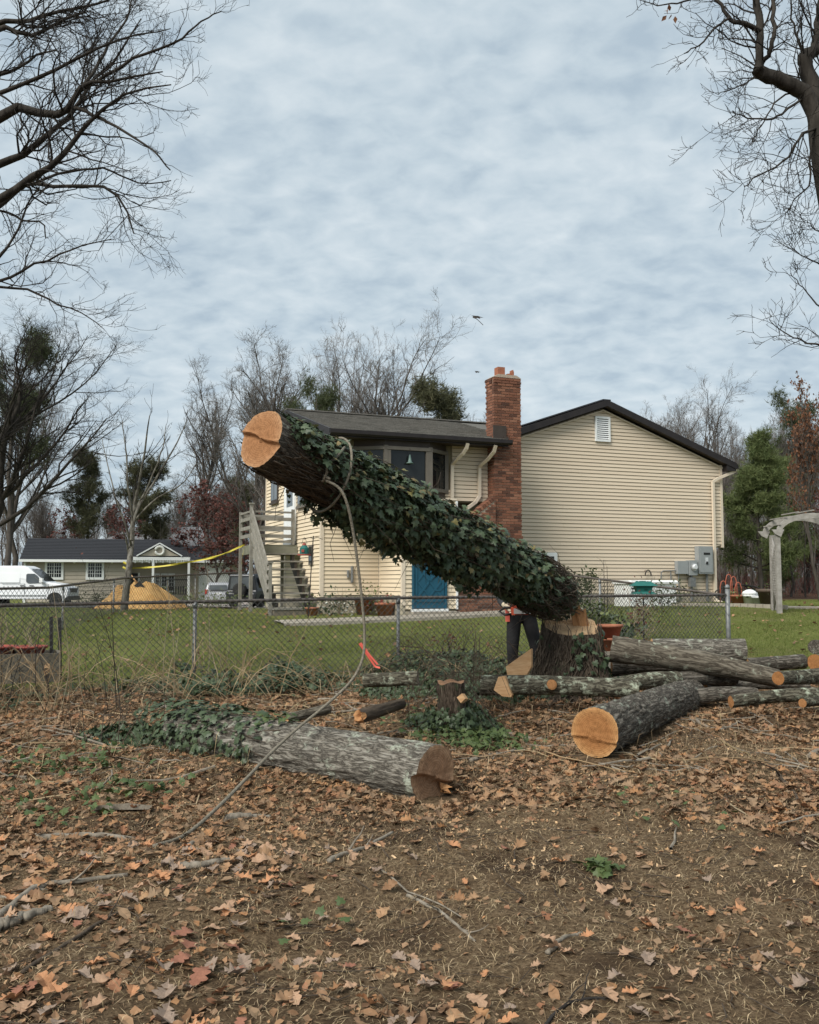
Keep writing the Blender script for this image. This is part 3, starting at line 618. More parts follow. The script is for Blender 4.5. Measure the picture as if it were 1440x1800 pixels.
# lower roof: slab plus overlapping tabs
def slab(u0, u1, v0, v1):
    V = [(u0, v0, roofz(v0)), (u1, v0, roofz(v0)), (u1, v1, roofz(v1)), (u0, v1, roofz(v1))]; V2 = [(a, b, c - .10) for a, b, c in V]
    return V + V2, [(0, 1, 2, 3), (7, 6, 5, 4), (0, 4, 5, 1), (1, 5, 6, 2), (2, 6, 7, 3), (3, 7, 4, 0)]
g = G().add(*slab(-.32, 4.17, -1.66, RV)).add(*slab(4.171, 4.66, -.75, .02)).add(*slab(4.171, 6.6, .07, RV)).add(*slab(-.32, 6.6, RV, 6.1)); lr = hp('lower_roof', g, MT['shingle'])
g = G(); r2 = random.Random(3); v = -1.68; row = 0
while v < RV - .05:
    u = -.33 - r2.random() * .2; um = 4.17 if v < -.75 else 4.62
    while u < um:
        w_ = r2.uniform(.12, .34); a, b = max(u, -.33), min(u + w_ - .008, um); dz = r2.uniform(.008, .02)
        if b - a > .03:
            z0, z1 = roofz(v) + dz + .006, roofz(v + .15) + .003
            V = [(a, v, z0), (b, v, z0), (b, v + .15, z1), (a, v + .15, z1), (a, v, z0 - dz - .006), (b, v, z0 - dz - .006)]
            g.add(V, [(0, 1, 2, 3), (4, 5, 1, 0), (0, 3, 4), (1, 5, 2)])
        u += w_
    v += .14; row += 1
sh = hp('shingles', g, MT['shingle'], lr); sh['kind'] = 'stuff'
hp('ridge_cap', G().beam((-.33, RV, RZ + .02), (6.3, RV, RZ + .02), .26, .03), MT['shingle'], lr)
ez = roofz(-1.66)
hp('fascia', G().box((-.33, -1.69, ez - .17), (4.18, -1.655, ez + .005)), MT['fascia'], lr)
hp('gutter', G().prism([(-1.80, ez - .02), (-1.80, ez - .10), (-1.76, ez - .14), (-1.70, ez - .14), (-1.70, ez - .02), (-1.715, ez - .02), (-1.715, ez - .12), (-1.785, ez - .09), (-1.785, ez - .02)], 0, -.34, 4.24), MT['fascia'], lr)
hp('eave_soffit', G().box((-.32, -1.655, ez - .15), (4.16, -1.13, ez - .13)), MT['brown'], lr)
hp('end_rake', G().add([(-.34, -1.7, roofz(-1.7) + .02), (-.34, RV, RZ + .02), (-.34, 6.12, roofz(6.12) + .02), (-.34, 6.12, roofz(6.12) - .18), (-.34, RV, RZ - .18), (-.34, -1.7, roofz(-1.7) - .18), (-.30, -1.7, roofz(-1.7) + .02), (-.30, RV, RZ + .02), (-.30, 6.12, roofz(6.12) + .02), (-.30, 6.12, roofz(6.12) - .18), (-.30, RV, RZ - .18), (-.30, -1.7, roofz(-1.7) - .18)], [(5, 4, 1, 0), (4, 3, 2, 1), (6, 7, 10, 11), (7, 8, 9, 10), (0, 1, 7, 6), (1, 2, 8, 7), (5, 11, 10, 4), (4, 10, 9, 3), (0, 6, 11, 5)]), MT['fascia'], lr)
hp('flashing', G().box((3.85, -1.545, ez + .02), (4.2, -1.51, ez + .36)).box((4.13, -1.58, ez - .02), (4.24, -1.50, ez + .09)), MT['brown'], lr)
# downspouts
def spout(pts, w=.075): 
    g = G()
    for p, q in zip(pts[:-1], pts[1:]): 
        d = np.array(q) - np.array(p); d = d / np.linalg.norm(d); g.beam(np.array(p) - d * .012, np.array(q) + d * .012, w, w * .8, (0, 1, 0.01))
    return hp('downspout', g, MT['trim_tan'])
spout([(3.06, -1.74, 4.80), (3.05, -1.70, 4.70), (3.0, -1.60, 4.58), (2.93, -1.40, 4.46), (2.90, -1.21, 4.36), (2.90, -1.20, 3.52)])
spout([(3.80, -1.74, 4.79), (3.79, -1.68, 4.66), (3.72, -1.50, 4.50), (3.64, -1.28, 4.38), (3.63, -1.21, 4.32), (3.63, -1.20, 3.62), (3.50, -1.24, 3.46), (3.20, -1.42, 3.30)])
spout([(12.40, -.16, 4.82), (12.36, -.15, 4.72), (11.80, -.10, 4.50), (11.63, -.085, 4.40), (11.63, -.085, 1.0), (11.75, -.2, .95)])
# chimney of single bricks
CU0, CU1, CV0, CV1 = 3.887, 4.63, -1.50, -1.08
BC = .0677
g = G().box((CU0 + .012, CV0 + .012, .6), (CU1 - .012, CV1, 6.52)).prism([(2.87, .6), (CU0, .6), (CU0, 3.50), (2.87, 2.75)], 1, -1.548, -.95)
g.box((CU0, -1.548, .6), (CU1 - .012, CV0, 2.6)); ch = hp('chimney', g, MT['mortar'])
bcache = {}
def brick(c, lx, ly, lz, rz=0):
    k = (round(lx, 3), round(ly, 3), round(lz, 3))
    if k not in bcache:
        b = G(); h = .004; a = (lx / 2, ly / 2, lz / 2)
        V = []
        for z in (-1, 1):
            for x, y in ((-1, -1), (1, -1), (1, 1), (-1, 1)): V.append((x * a[0], y * a[1], z * (a[2])))
        b.add(V, [(0, 3, 2, 1), (4, 5, 6, 7), (0, 1, 5, 4), (1, 2, 6, 5), (2, 3, 7, 6), (3, 0, 4, 7)])
        bcache[k] = mesh('brick', b, MT['brick'])
    o = place('brick', bcache[k], ch, (c[0] + random.uniform(-.001, .001), c[1] + random.uniform(-.003, .003), c[2] - HB)); o.rotation_euler = (0, rz, random.uniform(-.006, .006))
nb = 0; bulk = G(); z = .70; row = 0; BL = .2032 + .0095
while z < 6.50:
    corb = .022 if z > 6.33 else (.012 if z > 6.26 else 0)
    lz = BC - .0125
    u = CU0 - (0 if row % 2 == 0 else BL / 2)
    # front face
    while u < CU1 - .01:
        a, b = max(u, CU0), min(u + BL - .0115, CU1)
        if b - a > .03:
            c = ((a + b) / 2, CV0 + .044 - corb, z + lz / 2)
            if z > 2.62 and nb < 265: brick(c, b - a, .10, lz); nb += 1
            else: bulk.box((a, CV0 - .006 - corb, z), (b, CV0 + .1, z + lz))
        u += BL
    # left face, and the right face (not seen from the front)
    vv = CV0 + .102 + (0 if row % 2 else -BL / 2)
    while vv < CV1:
        a, b = max(vv, CV0 + .102), min(vv + BL - .0095, CV1 + .03)
        if b - a > .03: bulk.box((CU0 - corb, a, z), (CU0 + .05, b, z + lz)); bulk.box((CU1 - .05, a, z), (CU1 + corb, b, z + lz))
        vv += BL
    # wide base
    top = 2.75 + (z + BC - 2.75) / .75 * 1.017 if z + BC > 2.75 else 0
    ulo = 2.87 if z + BC <= 2.75 else 2.87 + (z + BC - 2.75) / .75 * (CU0 - 2.87)
    if z < 3.46:
        u = 2.87 - (0 if row % 2 == 0 else BL / 2)
        uhi = CU0 if z > 2.6 else CU1
        while u < uhi:
            a, b = max(u, ulo), min(u + BL - .0095, uhi - .0005)
            if b - a > .03:
                if z > 2.75 and nb < 285: brick(((a + b) / 2, -1.51, z + lz / 2), b - a, .10, lz); nb += 1
                else: bulk.box((a, -1.56, z), (b, -1.46, z + lz))
            u += BL
    z += BC; row += 1
bs = hp('brickwork', bulk, MT['brickstuff'], ch); bs['kind'] = 'stuff'
dx, dz_ = CU0 - 2.87, .75; L_ = math.hypot(dx, dz_); nsl = int(L_ / .075)
sa = math.atan2(dz_, dx)
for k in range(nsl):
    t = (k + .5) / nsl; c = (2.87 + dx * t - .02, -1.42, 2.75 + dz_ * t + .05)
    if nb < 300 and t > .2:
        kk = 'slope'
        if kk not in bcache: bcache[kk] = mesh('brick', G().box((-.033, -.15, -.045), (.033, .15, .045)), MT['brick'])
        o = place('brick', bcache[kk], ch, (c[0], c[1], c[2] - HB)); o.rotation_euler = (0, -sa, 0); nb += 1
hp('crown', G().prism([(CU0 - .01, 6.525), (CU1 + .01, 6.525), (CU1 - .12, 6.60), (CU0 + .12, 6.60)], 1, CV0 - .02, CV1 + .04), MT['mortar'], ch)
for (a, b, h) in ((4.06, 4.25, 6.81), (4.33, 4.50, 6.66)):
    g = G(); d = .025; v0, v1 = -1.40, -1.20
    g.box((a, v0, 6.58), (b, v0 + d, h)); g.box((a, v1 - d, 6.58), (b, v1, h)); g.box((a, v0 + d, 6.58), (a + d, v1 - d, h)); g.box((b - d, v0 + d, 6.58), (b, v1 - d, h if h > 6.7 else h + .11))
    if h < 6.7: g.box((b - .06, v0 - .001, 6.58), (b + .001, v0 + d, h + .07)); g.box((a + .06, v0 - .002, 6.58), (a + .09, v0 + d, h + .03))
    hp('flue_tile', g, MT['terracotta'], ch)
# electric gear, pipes and taps on the gable
m1 = hp('meter_box', G().box((10.28, -.17, 1.76), (10.64, -.022, 2.12)), MT['greybox'])
hp('meter_base', G().box((10.66, -.20, 1.72), (10.93, -.022, 2.14)), MT['greybox'], m1)
hp('meter_glass', G().lathe([(0, -.30), (.06, -.30), (.085, -.27), (.09, -.20), (0, -.20)], (10.80, 0, 1.95), 16, 1), MT['lamp'], m1)
hp('meter_ring', G().lathe([(.08, -.235), (.11, -.235), (.11, -.19), (.08, -.19)], (10.80, 0, 1.95), 16, 1), MT['steel'], m1)
p1 = hp('electric_panel', G().box((10.98, -.20, 1.76), (11.48, -.022, 2.54)), MT['greybox'])
hp('panel_cover', G().box((11.02, -.215, 1.80), (11.44, -.20, 2.50)), MT['greybox'], p1)
hp('name_strip', G().box((11.14, -.221, 2.30), (11.36, -.215, 2.36)), MT['black'], p1)
hp('breaker_plate', G().box((11.20, -.222, 2.06), (11.29, -.215, 2.22)), MT['lamp'], p1)
hp('breaker_switch', G().box((11.21, -.228, 2.03), (11.28, -.222, 2.11)), MT['black'], p1)
g = G()
for u, z in ((10.79, 1.72), (11.33, 1.76), (10.36, 1.76)): g.tube([(u, -.09, z), (u, -.09, 1.0)], .035 if u > 10.5 else .02, 8)
g.box((10.70, -.17, 1.40), (10.88, -.06, 1.66)); g.tube([(10.3, -.08, 1.85), (9.85, -.08, 1.84), (9.78, -.08, 1.80), (9.77, -.08, 1.62)], .018, 6); g.tube([(10.1, -.08, 1.83), (10.1, -.08, 1.1)], .018, 6)
hp('conduit', g, MT['galv'])
g = G(); t = np.linspace(0, math.pi, 9); g.tube([(9.33 + .10 * math.cos(a), -.10, 1.70 + .16 * math.sin(a)) for a in t], .016, 6)
hp('vent_pipe', g, MT['black'])
g = G(); g.tube([(.76, -.06, 1.92), (.76, -.06, 1.52)], .035, 8); g.tube([(.66, -.05, 1.82), (.66, -.05, 1.64)], .03, 8); hp('vent_pipe', g, MT['galv'])
hp('door_sill_step', G().box((1.60, -1.95, .74), (2.75, -1.61, .86)), MT['concrete'])
for k, (u, z) in enumerate(((.45, 1.12),)): hp('crawl_vent', G().box((u - .15, -.03, z - .05), (u + .15, -.008, z + .05)), MT['brown'])
# ------------------------------------------------------------------ porch and stairs at the end wall
so = (-.6, 1.2, HB)
st = thing('porch_stairs', 'weathered grey wooden porch with open stairs against the cream end wall', 'stairs', hw(-.6, 1.2, HB)); st.rotation_euler = (0, 0, HA)
def sp(name, g, mat, parent=None):
    o = place(name, mesh(name, g, mat, False, so), parent or st); OFF[o.name] = so; return o
gb = HB + .02
for k in range(9):
    v0 = 2.10 + k * .142
    sp('deck_board', G().box((-1.18, v0, 2.46), (-.03, v0 + .135, 2.495)), MT['deckgreen'])
sp('rim_board', G().box((-1.20, 2.06, 2.25), (-.03, 2.098, 2.455)), MT['deckgreen'])
sp('rim_board', G().box((-1.22, 2.10, 2.25), (-1.182, 3.38, 2.455)), MT['deckgreen'])
sp('rim_board', G().box((-1.18, 3.38, 2.25), (-.03, 3.42, 2.455)), MT['deckgreen'])
for k in range(8):
    v = 2.06 - (k + 1) * .245; z = 2.47 - (k + 1) * .198
    if k == 7: continue
    sp('tread', G().box((-1.12, v - .03, z - .04), (-.04, v + .25, z)), MT['deck'])
sp('tread', G().box((-1.14, .04, .88), (-.0, .36, .93)), MT['deck'])
sp('plinth', G().box((-1.12, .06, gb - .2), (-.02, .34, .878)), MT['planter'])
for u in (-.98, -.20):
    g = G()
    for k in range(7):
        v = 2.06 - (k + 1) * .245; z = 2.47 - (k + 1) * .198
        g.box((u - .03, v + .0, z - .19), (u + .03, v + .16, z - .041))
    g.add([(u - .025, 2.06, 2.24), (u + .025, 2.06, 2.24), (u + .025, .30, .82), (u - .025, .30, .82), (u - .025, 2.06, 2.0), (u + .025, 2.06, 2.0), (u + .025, .30, .62), (u - .025, .30, .62)], [(0, 1, 2, 3), (7, 6, 5, 4), (0, 3, 7, 4), (1, 5, 6, 2), (0, 4, 5, 1), (3, 2, 6, 7)])
    sp('stringer', g, MT['brown'])
def post(u, v, z0, z1, w=.075): return sp('post', G().box((u - w / 2, v - w / 2, z0), (u + w / 2, v + w / 2, z1)), MT['deck'])
P1 = post(-1.245, 2.05, gb - .2, 3.52, .08); sp('post_cap', G().box((-1.305, 1.99, 3.52), (-1.185, 2.11, 3.555)), MT['deck'], P1)
post(-1.245, 3.36, gb - .2, 3.40); post(-.14, 2.12, 2.50, 3.42); P2 = post(-1.18, .25, gb - .2, 1.98); sp('post_cap', G().box((-1.24, .19, 1.98), (-1.12, .31, 2.01)), MT['deck'], P2)
post(-.10, 3.36, gb - .2, 2.25)
for z, h in ((3.34, .05), (3.16, .09), (2.93, .09), (2.72, .09), (2.58, .06)):
    sp('rail', G().beam((-1.20, 2.07, z), (-.18, 2.09, z - .005), .035, h), MT['deck'])
    if z > 2.6: sp('rail', G().beam((-1.25, 2.10, z), (-1.25, 3.32, z), .035, h), MT['deck'])
for z in (3.30, 2.95): sp('rail', G().beam((-1.20, 3.37, z), (-.05, 3.37, z), .035, .09), MT['deck'])
for off, h in ((0, .05), (-.17, .10), (-.42, .10), (-.67, .10)):
    sp('hand_rail', G().beam((-1.255, 2.02, 3.42 + off), (-1.235, .26, 1.93 + off * .9), .045, h), MT['deck'])
sp('outer_stringer', G().beam((-1.19, 2.02, 2.30), (-1.15, .30, .94), .05, .20), MT['deck'])
# things round the stairs
def pot(x, y, z, r, h, mat, rim=True):
    g = G(); p = [(r * .68, 0), (r * .95, h * .82)] + ([(r * 1.06, h * .82), (r * 1.06, h)] if rim else [(r, h)]) + [(r * .9, h), (r * .85, h * .8), (0, h * .8)]
    g.lathe([(0.0, 0)] + p, (x, y, z), 18); return g
def leafball(n, c, s, size, sd):
    q = np.random.default_rng(sd); p = q.normal(size=(n, 3)) * np.array(s) * .5 + np.array(c)
    nr = nrm(q.normal(size=(n, 3)) + (0, 0, .8)); return scatter(*LEAFS['simple'], p, nr, q, size * q.uniform(.6, 1.3, n))
def frames(nr, q, t=None):
    """random in-plane turn (or the direction t) for each normal -> rotation matrices with columns x, y, z"""
    n = len(nr)
    if t is None: t = q.normal(size=(n, 3))
    y = nrm(t - nr * (t * nr).sum(1, keepdims=True)); x = np.cross(y, nr)
    return np.stack([x, y, nr], 2)
def scatter(V, F, pos, nr, q, s, t=None):
    R = frames(nr, q, t); s = np.broadcast_to(np.asarray(s, float), (len(pos),))
    W_ = np.einsum('nij,kj->nki', R, V) * s[:, None, None] + pos[:, None]
    k = len(V); return W_.reshape(-1, 3), (F[None] + (np.arange(len(pos)) * k)[:, None, None]).reshape(-1, F.shape[1])
def ivyshape(curl=.12):
    o = [(0, 0), (.30, -.12), (.52, .12), (.34, .30), (.46, .58), (.20, .58), (0, 1.0), (-.20, .58), (-.46, .58), (-.34, .30), (-.52, .12), (-.30, -.12)]
    V = [(0, .30, .05)] + [(x, y, -curl * (x * x * 2 + (y - .3) ** 2)) for x, y in o]
    n = len(o); return np.array(V), np.array([(0, 1 + i, 1 + (i + 1) % n) for i in range(n)])
def oakshape(sd, st=6):
    q = random.Random(sd); L = []; R = []; Mid = []; c1, c2, tw = q.uniform(-.5, .5), q.uniform(.2, 1.1), q.uniform(-.5, .5)
    prof = [(0, .012), (.13, .03), (.17, .14), (.23, .17), (.28, .11), (.36, .22), (.43, .29), (.48, .24), (.49, .15), (.60, .27), (.68, .32), (.73, .25), (.74, .15), (.82, .19), (.89, .18), (.93, .10), (1.0, .015)] if st > 6 else [(0, .015), (.14, .03), (.19, .17), (.28, .08), (.42, .30), (.47, .12), (.66, .34), (.69, .12), (.86, .20), (.86, .08), (1.0, .0)]
    mids = np.linspace(0, 1, len(prof))
    def pz(x, y): return c2 * (abs(x) ** 1.5) + c1 * ((y - .5) ** 2) + tw * x * (y - .4) + .04 * math.sin(y * 11 + sd)
    V = []
    for (y, w), m in zip(prof, mids):
        wl, wr = w * q.uniform(.8, 1.25), w * q.uniform(.8, 1.25)
        for x, yy in ((-wl, y + q.uniform(-.02, .02)), (0, m), (wr, y + q.uniform(-.02, .02))): V.append((x, yy - .5, pz(x, yy)))
    F = []
    for i in range(len(prof) - 1):
        a = i * 3
        F += [(a, a + 1, a + 4), (a, a + 4, a + 3), (a + 1, a + 2, a + 5), (a + 1, a + 5, a + 4)]
    V = np.array(V); V[:, 2] -= V[:, 2].min(); return V, np.array(F)
LEAFS = {'ivy': ivyshape(), 'oak': [oakshape(k, 9) for k in range(9)], 'oaklow': [oakshape(k + 20) for k in range(9)],
         'oval': (np.array([(0, -.5, 0), (.2, -.25, .07), (0, -.2, .0), (-.2, -.25, .07), (.27, .08, .12), (0, .1, .02), (-.27, .08, .10), (.14, .36, .06), (0, .36, .03), (-.14, .36, .05), (0, .55, .10)]), np.array([(0, 1, 2), (0, 2, 3), (1, 4, 5), (1, 5, 2), (2, 5, 6), (2, 6, 3), (4, 7, 8), (4, 8, 5), (5, 8, 9), (5, 9, 6), (7, 10, 8), (8, 10, 9)])),
         'simple': (np.array([(0, 0, 0), (.3, .45, .06), (0, 1, 0), (-.3, .45, .06)]), np.array([(0, 1, 2), (0, 2, 3)])),
         'frag': (np.array([(-.5, -.3, 0), (.4, -.4, .08), (.5, .3, .02), (-.1, .45, .12)]), np.array([(0, 1, 2), (0, 2, 3)]))}
def potted(name, label, x, y, r, h, mat, plant=None, group=None, lift=0):
    z = gz0(x, y) + lift; t = thing(name, label, 'flower pot', (x, y, z), group); part('pot', pot(x, y, z - .01, r, h, mat), mat_of(mat), t, True)
    if plant:
        for pm_, n, sc, sz in plant: part('foliage', G().add(*leafball(n, (x, y, z + h + sc[2] * .4), sc, sz, int(x * 100) % 97)), MT[pm_], t)
    return t
def mat_of(m): return m
a = hw(-.62, -.35); 
for nm, lb, u, v, r, h, m, pl in (
    ('flower_pot', 'small clay pot at the foot of the stairs beside pale stones', -.35, -.45, .16, .2, 'terracotta', [('shrub', 60, (.3, .3, .2), .07)]),
    ('flower_pot', 'big terracotta pot with dry stems behind the hanging rope', .90, -.55, .24, .42, 'terracotta', [('shrub', 50, (.35, .35, .3), .08)]),
    ('flower_pot', 'terracotta bowl with red flowers beside the corner of the entry', 1.28, -.95, .24, .30, 'terracotta', [('redflower', 40, (.4, .3, .16), .07), ('shrub', 40, (.4, .3, .2), .08)])):
    p = hw(u, v); t = potted(nm, lb, p[0], p[1], r, h, MT[m], pl, 'flower pots along the house')
for lb, u, v, pl in (('low bush with white flowers between two clay pots', .30, -.50, [('ivy', 200, (.6, .4, .35), .09), ('flower', 70, (.5, .3, .3), .06)]),
                     ('pale green leafy plant beside the bowl of red flowers', 1.10, -.62, [('shrub', 160, (.45, .4, .4), .09), ('flower', 12, (.3, .2, .3), .05)])):
    p = hw(u, v); z = gz0(p[0], p[1]); t = thing('garden_plant', lb, 'plant', (p[0], p[1], z))
    for m, n, s, sz in pl: part('foliage' if m != 'flower' else 'flowers', G().add(*leafball(n, (p[0], p[1], z + s[2] * .5), s, sz, n)), MT[m], t)
    q = np.random.default_rng(n); stm = G()
    for k in range(14): stm.tube([(p[0], p[1], z - .03), (p[0] + q.normal() * .1, p[1] + q.normal() * .1, z + .3), (p[0] + q.normal() * .2, p[1] + q.normal() * .15, z + q.uniform(.4, .75))], [.006, .005, .002], 4)
    part('stems', stm, MT['twigtan'], t)
# shepherd's hook with lantern feeder
p = at(541, 1098, 20.6); q = at(551, 942, 20.6); z0 = g1(p[0], p[1])
t = thing('hook_pole', 'black shepherd hook pole on the lawn by the stairs', 'garden pole', (p[0], p[1], z0)); g = G().tube([(p[0], p[1], z0 - .1), (q[0] * .5 + p[0] * .5, p[1], (z0 + q[2]) / 2), (q[0], p[1], q[2])], .012, 6)
part('pole', g, MT['black'], t)
for s in (-1, 1):
    an = np.linspace(0, 1, 8); part('hook', G().tube([(q[0] + s * .20 * a, p[1], q[2] - .06 + .03 * math.sin(a * 3.1) - .02 * a) for a in an] + [(q[0] + s * .215, p[1], q[2] - .06), (q[0] + s * .20, p[1], q[2] - .045)], .007, 5), MT['black'], t)
c = at(535, 966, 20.6); t = thing('bird_feeder', 'red and green lantern shaped bird feeder hanging from the black hook', 'bird feeder', (c[0], p[1], c[2]))
x, y, z = c[0], p[1], c[2]
part('base', G().lathe([(0, -.13), (.15, -.13), (.15, -.10), (0, -.10)], (x, y, z), 14), MT['redclay'], t); part('body', G().lathe([(0, -.099), (.10, -.099), (.10, .03), (.05, .09), (0, .09)], (x, y, z), 14), MT['teal'], t)
part('cap', G().lathe([(0, .091), (.05, .091), (.035, .14), (0, .15)], (x, y, z), 12), MT['redclay'], t); part('heart', G().box((x - .05, y - .115, z - .06), (x + .01, y - .09, z + .0)), MT['redclay'], t)
part('wire', G().tube([(x - .06, y, z + .12), (x - .03, y, z + .22), (x, y, z + .27), (x + .03, y, z + .22), (x + .06, y, z + .12)], .004, 4), MT['black'], t)
# ornament seen in the bay window
c = hw(1.62, -1.66, 4.36)
t = thing('bell_ornament', 'pale green bell hanging at the bay window', 'ornament', c); part('bell', G().lathe([(0, .12), (.012, .11), (.03, .04), (.045, -.05), (.09, -.08), (.08, -.095), (0, -.095)], c, 14), MT['palegreen'], t, True); part('cord', G().tube([c + (0, 0, .15), c + (0, 0, .27)], .004, 4), MT['black'], t)
# ------------------------------------------------------------------ chain link fences
def fence(name, label, pts, h, posts, sp_=.081, wr=.0036, sink=.0, railr=.021, mesh_h=None, cap=True, group=None):
    """pts: (x, y, rail height) corners of the run; posts: distances along it"""
    P = np.array(pts, float); seg = np.linalg.norm(np.diff(P[:, :2], axis=0), axis=1); D = np.r_[0, np.cumsum(seg)]
    def q(s): return np.array([np.interp(s, D, P[:, k]) for k in range(3)])
    t = thing(name, label, 'fence', (P[0][0], P[0][1], P[0][2] - h), group)
    part('top_rail', G().tube([q(s) for s in np.linspace(0, D[-1], max(3, int(D[-1] / .5)))], railr, 8), MT['rail'], t, True)
    for s, r, e in posts:
        c = q(s); g = G().tube([(c[0], c[1], gz0(c[0], c[1]) - .35), (c[0], c[1], c[2] + e)], r, 10); o = part('post', g, MT['galv'], t, True)
        if e > .03: part('post_cap', G().lathe([(r * 1.12, 0), (r * 1.12, .03), (r * .7, .06), (0, .07)], (c[0], c[1], c[2] + e), 10), MT['galv'], o, True)
        else: part('rail_clamp', G().lathe([(r * 1.25, -.06), (r * 1.25, .0)], (c[0], c[1], c[2] - .02), 10), MT['galv'], o, True)
    n = int((D[-1] + h) / sp_); A = []
    for k in range(-int(h / sp_), int(D[-1] / sp_) + 1):
        for d in (0, 1):
            s0 = k * sp_; s1 = s0 + h + .03
            zb, zt = -h, .03
            if d: s0, s1 = s1, s0
            ss = np.linspace(s0, s1, 7); zz = np.linspace(zb, zt, 7); ok = (ss >= 0) & (ss <= D[-1])
            if ok.sum() < 2: continue
            lo, hi = np.argmax(ok), 6 - np.argmax(ok[::-1])
            ss = np.linspace(ss[lo], ss[hi], 4); zz = np.linspace(zz[lo], zz[hi], 4)
            a = np.stack([q(s) for s in ss]); a[:, 2] += zz + .012 * np.sin(ss * 1.7 + zz * 3); a[:, :2] += (np.array((HS, -HC)) * (.024 + .012 * np.sin(ss * 2.3)[:, None] + (.003 if d else 0)))
            A.append(a)
    A = np.array(A); part('wire_mesh', G().add(*tubes(A, np.full(A.shape[:2], wr), 3)), MT['wire'], t)
    return t
def on_front(s, zr): p = FA + FD * s; return (p[0], p[1], zr)
Lf = 10.63
frontf = fence('chain_link_fence', 'rusty topped chain link fence running across the yard behind the logs', [on_front(-3.5, 1.24), on_front(0, 1.27), on_front(5, 1.325), on_front(Lf, 1.335)], 1.02, [(.75, .024, 0), (3.5 + 2.27, .024, 0), (3.5 + 5.01, .024, 0), (3.5 + 7.75, .024, 0), (3.5 + Lf, .036, .10)])
cr = np.array((*on_front(Lf, 1.33)[:2],)); dv = np.array((-HS, HC))
sidef = fence('chain_link_fence', 'chain link fence run going back from the corner post toward the gable wall', [(cr[0] - .02, cr[1] + .05, 1.33), (*(cr + dv * 5.04), 1.70), (*(cr + dv * 7.3), 1.80)], 1.0, [(3.55, .024, 0), (5.9, .024, 0)], .081, .0032)
bk = [at(-60, 1036, 16.0), at(86, 1033, 18.0), at(220, 1016, 24.0), at(430, 1006, 30.0)]
backf = fence('chain_link_fence', 'thin chain link fence crossing the lawn in front of the white van', [tuple(b) for b in bk], 1.0, [(3.0, .022, 0), (7.0, .022, 0), (11.5, .022, 0)], .11, .004, railr=.024)
# ------------------------------------------------------------------ logs
def axes(P, Q):
    P, Q = np.array(P, float), np.array(Q, float); d = Q - P; L = np.linalg.norm(d); d = d / L
    up = np.array((0, 0, 1.0)) if abs(d[2]) < .95 else np.array((0, -1.0, 0)); y = up - d * (up @ d); y /= np.linalg.norm(y); x = np.cross(y, d)
    M = Matrix(((x[0], y[0], d[0], P[0]), (x[1], y[1], d[1], P[1]), (x[2], y[2], d[2], P[2]), (0, 0, 0, 1)))
    return M, L, np.stack([x, y, d], 1)
def logprof(z, th, L, r0, r1, sd, rough, pw=1.0, flare=None):
    t = np.clip(z / L, 0, 1) ** pw; r = r0 * (1 - t) + r1 * t
    if flare: r = r + flare(z, th)
    r = r * (1 + .05 * vn(np.cos(th) * 1.4 + sd, np.sin(th) * 1.4, z * 1.1, sd))
    c, s = np.cos(th), np.sin(th)
    rr = np.clip(r / .2, .5, 3)
    f = 1 - np.abs(vn(c * 8.3 * rr + 5, s * 8.3 * rr + z * .8, z * 6.0, sd + 1)) * 2.2
    f2 = vn(c * 19 * rr, s * 19 * rr, z * 9, sd + 2); f3 = .6 + .8 * vn(c * 2.7 + 9, s * 2.7, z * 1.5, sd + 4)
    e = np.where((z < .03) | (z > L - .03), .45, 1.0)
    return r - rough * e * f3 * np.clip(f, -.4, 1) + rough * e * .4 * f2
def facegeo(z, L, r0, r1, sd, rough, na, zfn, flip, **k):
    th = np.linspace(0, 2 * math.pi, na, endpoint=False); R = logprof(np.full(na, z), th, L, r0, r1, sd, rough, **k)
    rings = np.array([0.001, .15, .3, .45, .6, .75, .88, 1.0]); bx = (0, 0)
    rr = R[None] * rings[:, None]; X = rr * np.cos(th); Y = rr * np.sin(th); Z = z + zfn(X, Y)
    V = np.stack([X, Y, Z], -1).reshape(-1, 3); F = []
    for i in range(len(rings) - 1):
        for j in range(na):
            q = (i * na + j, i * na + (j + 1) % na, (i + 1) * na + (j + 1) % na, (i + 1) * na + j); F.append(q if flip else q[::-1])
    return V, F
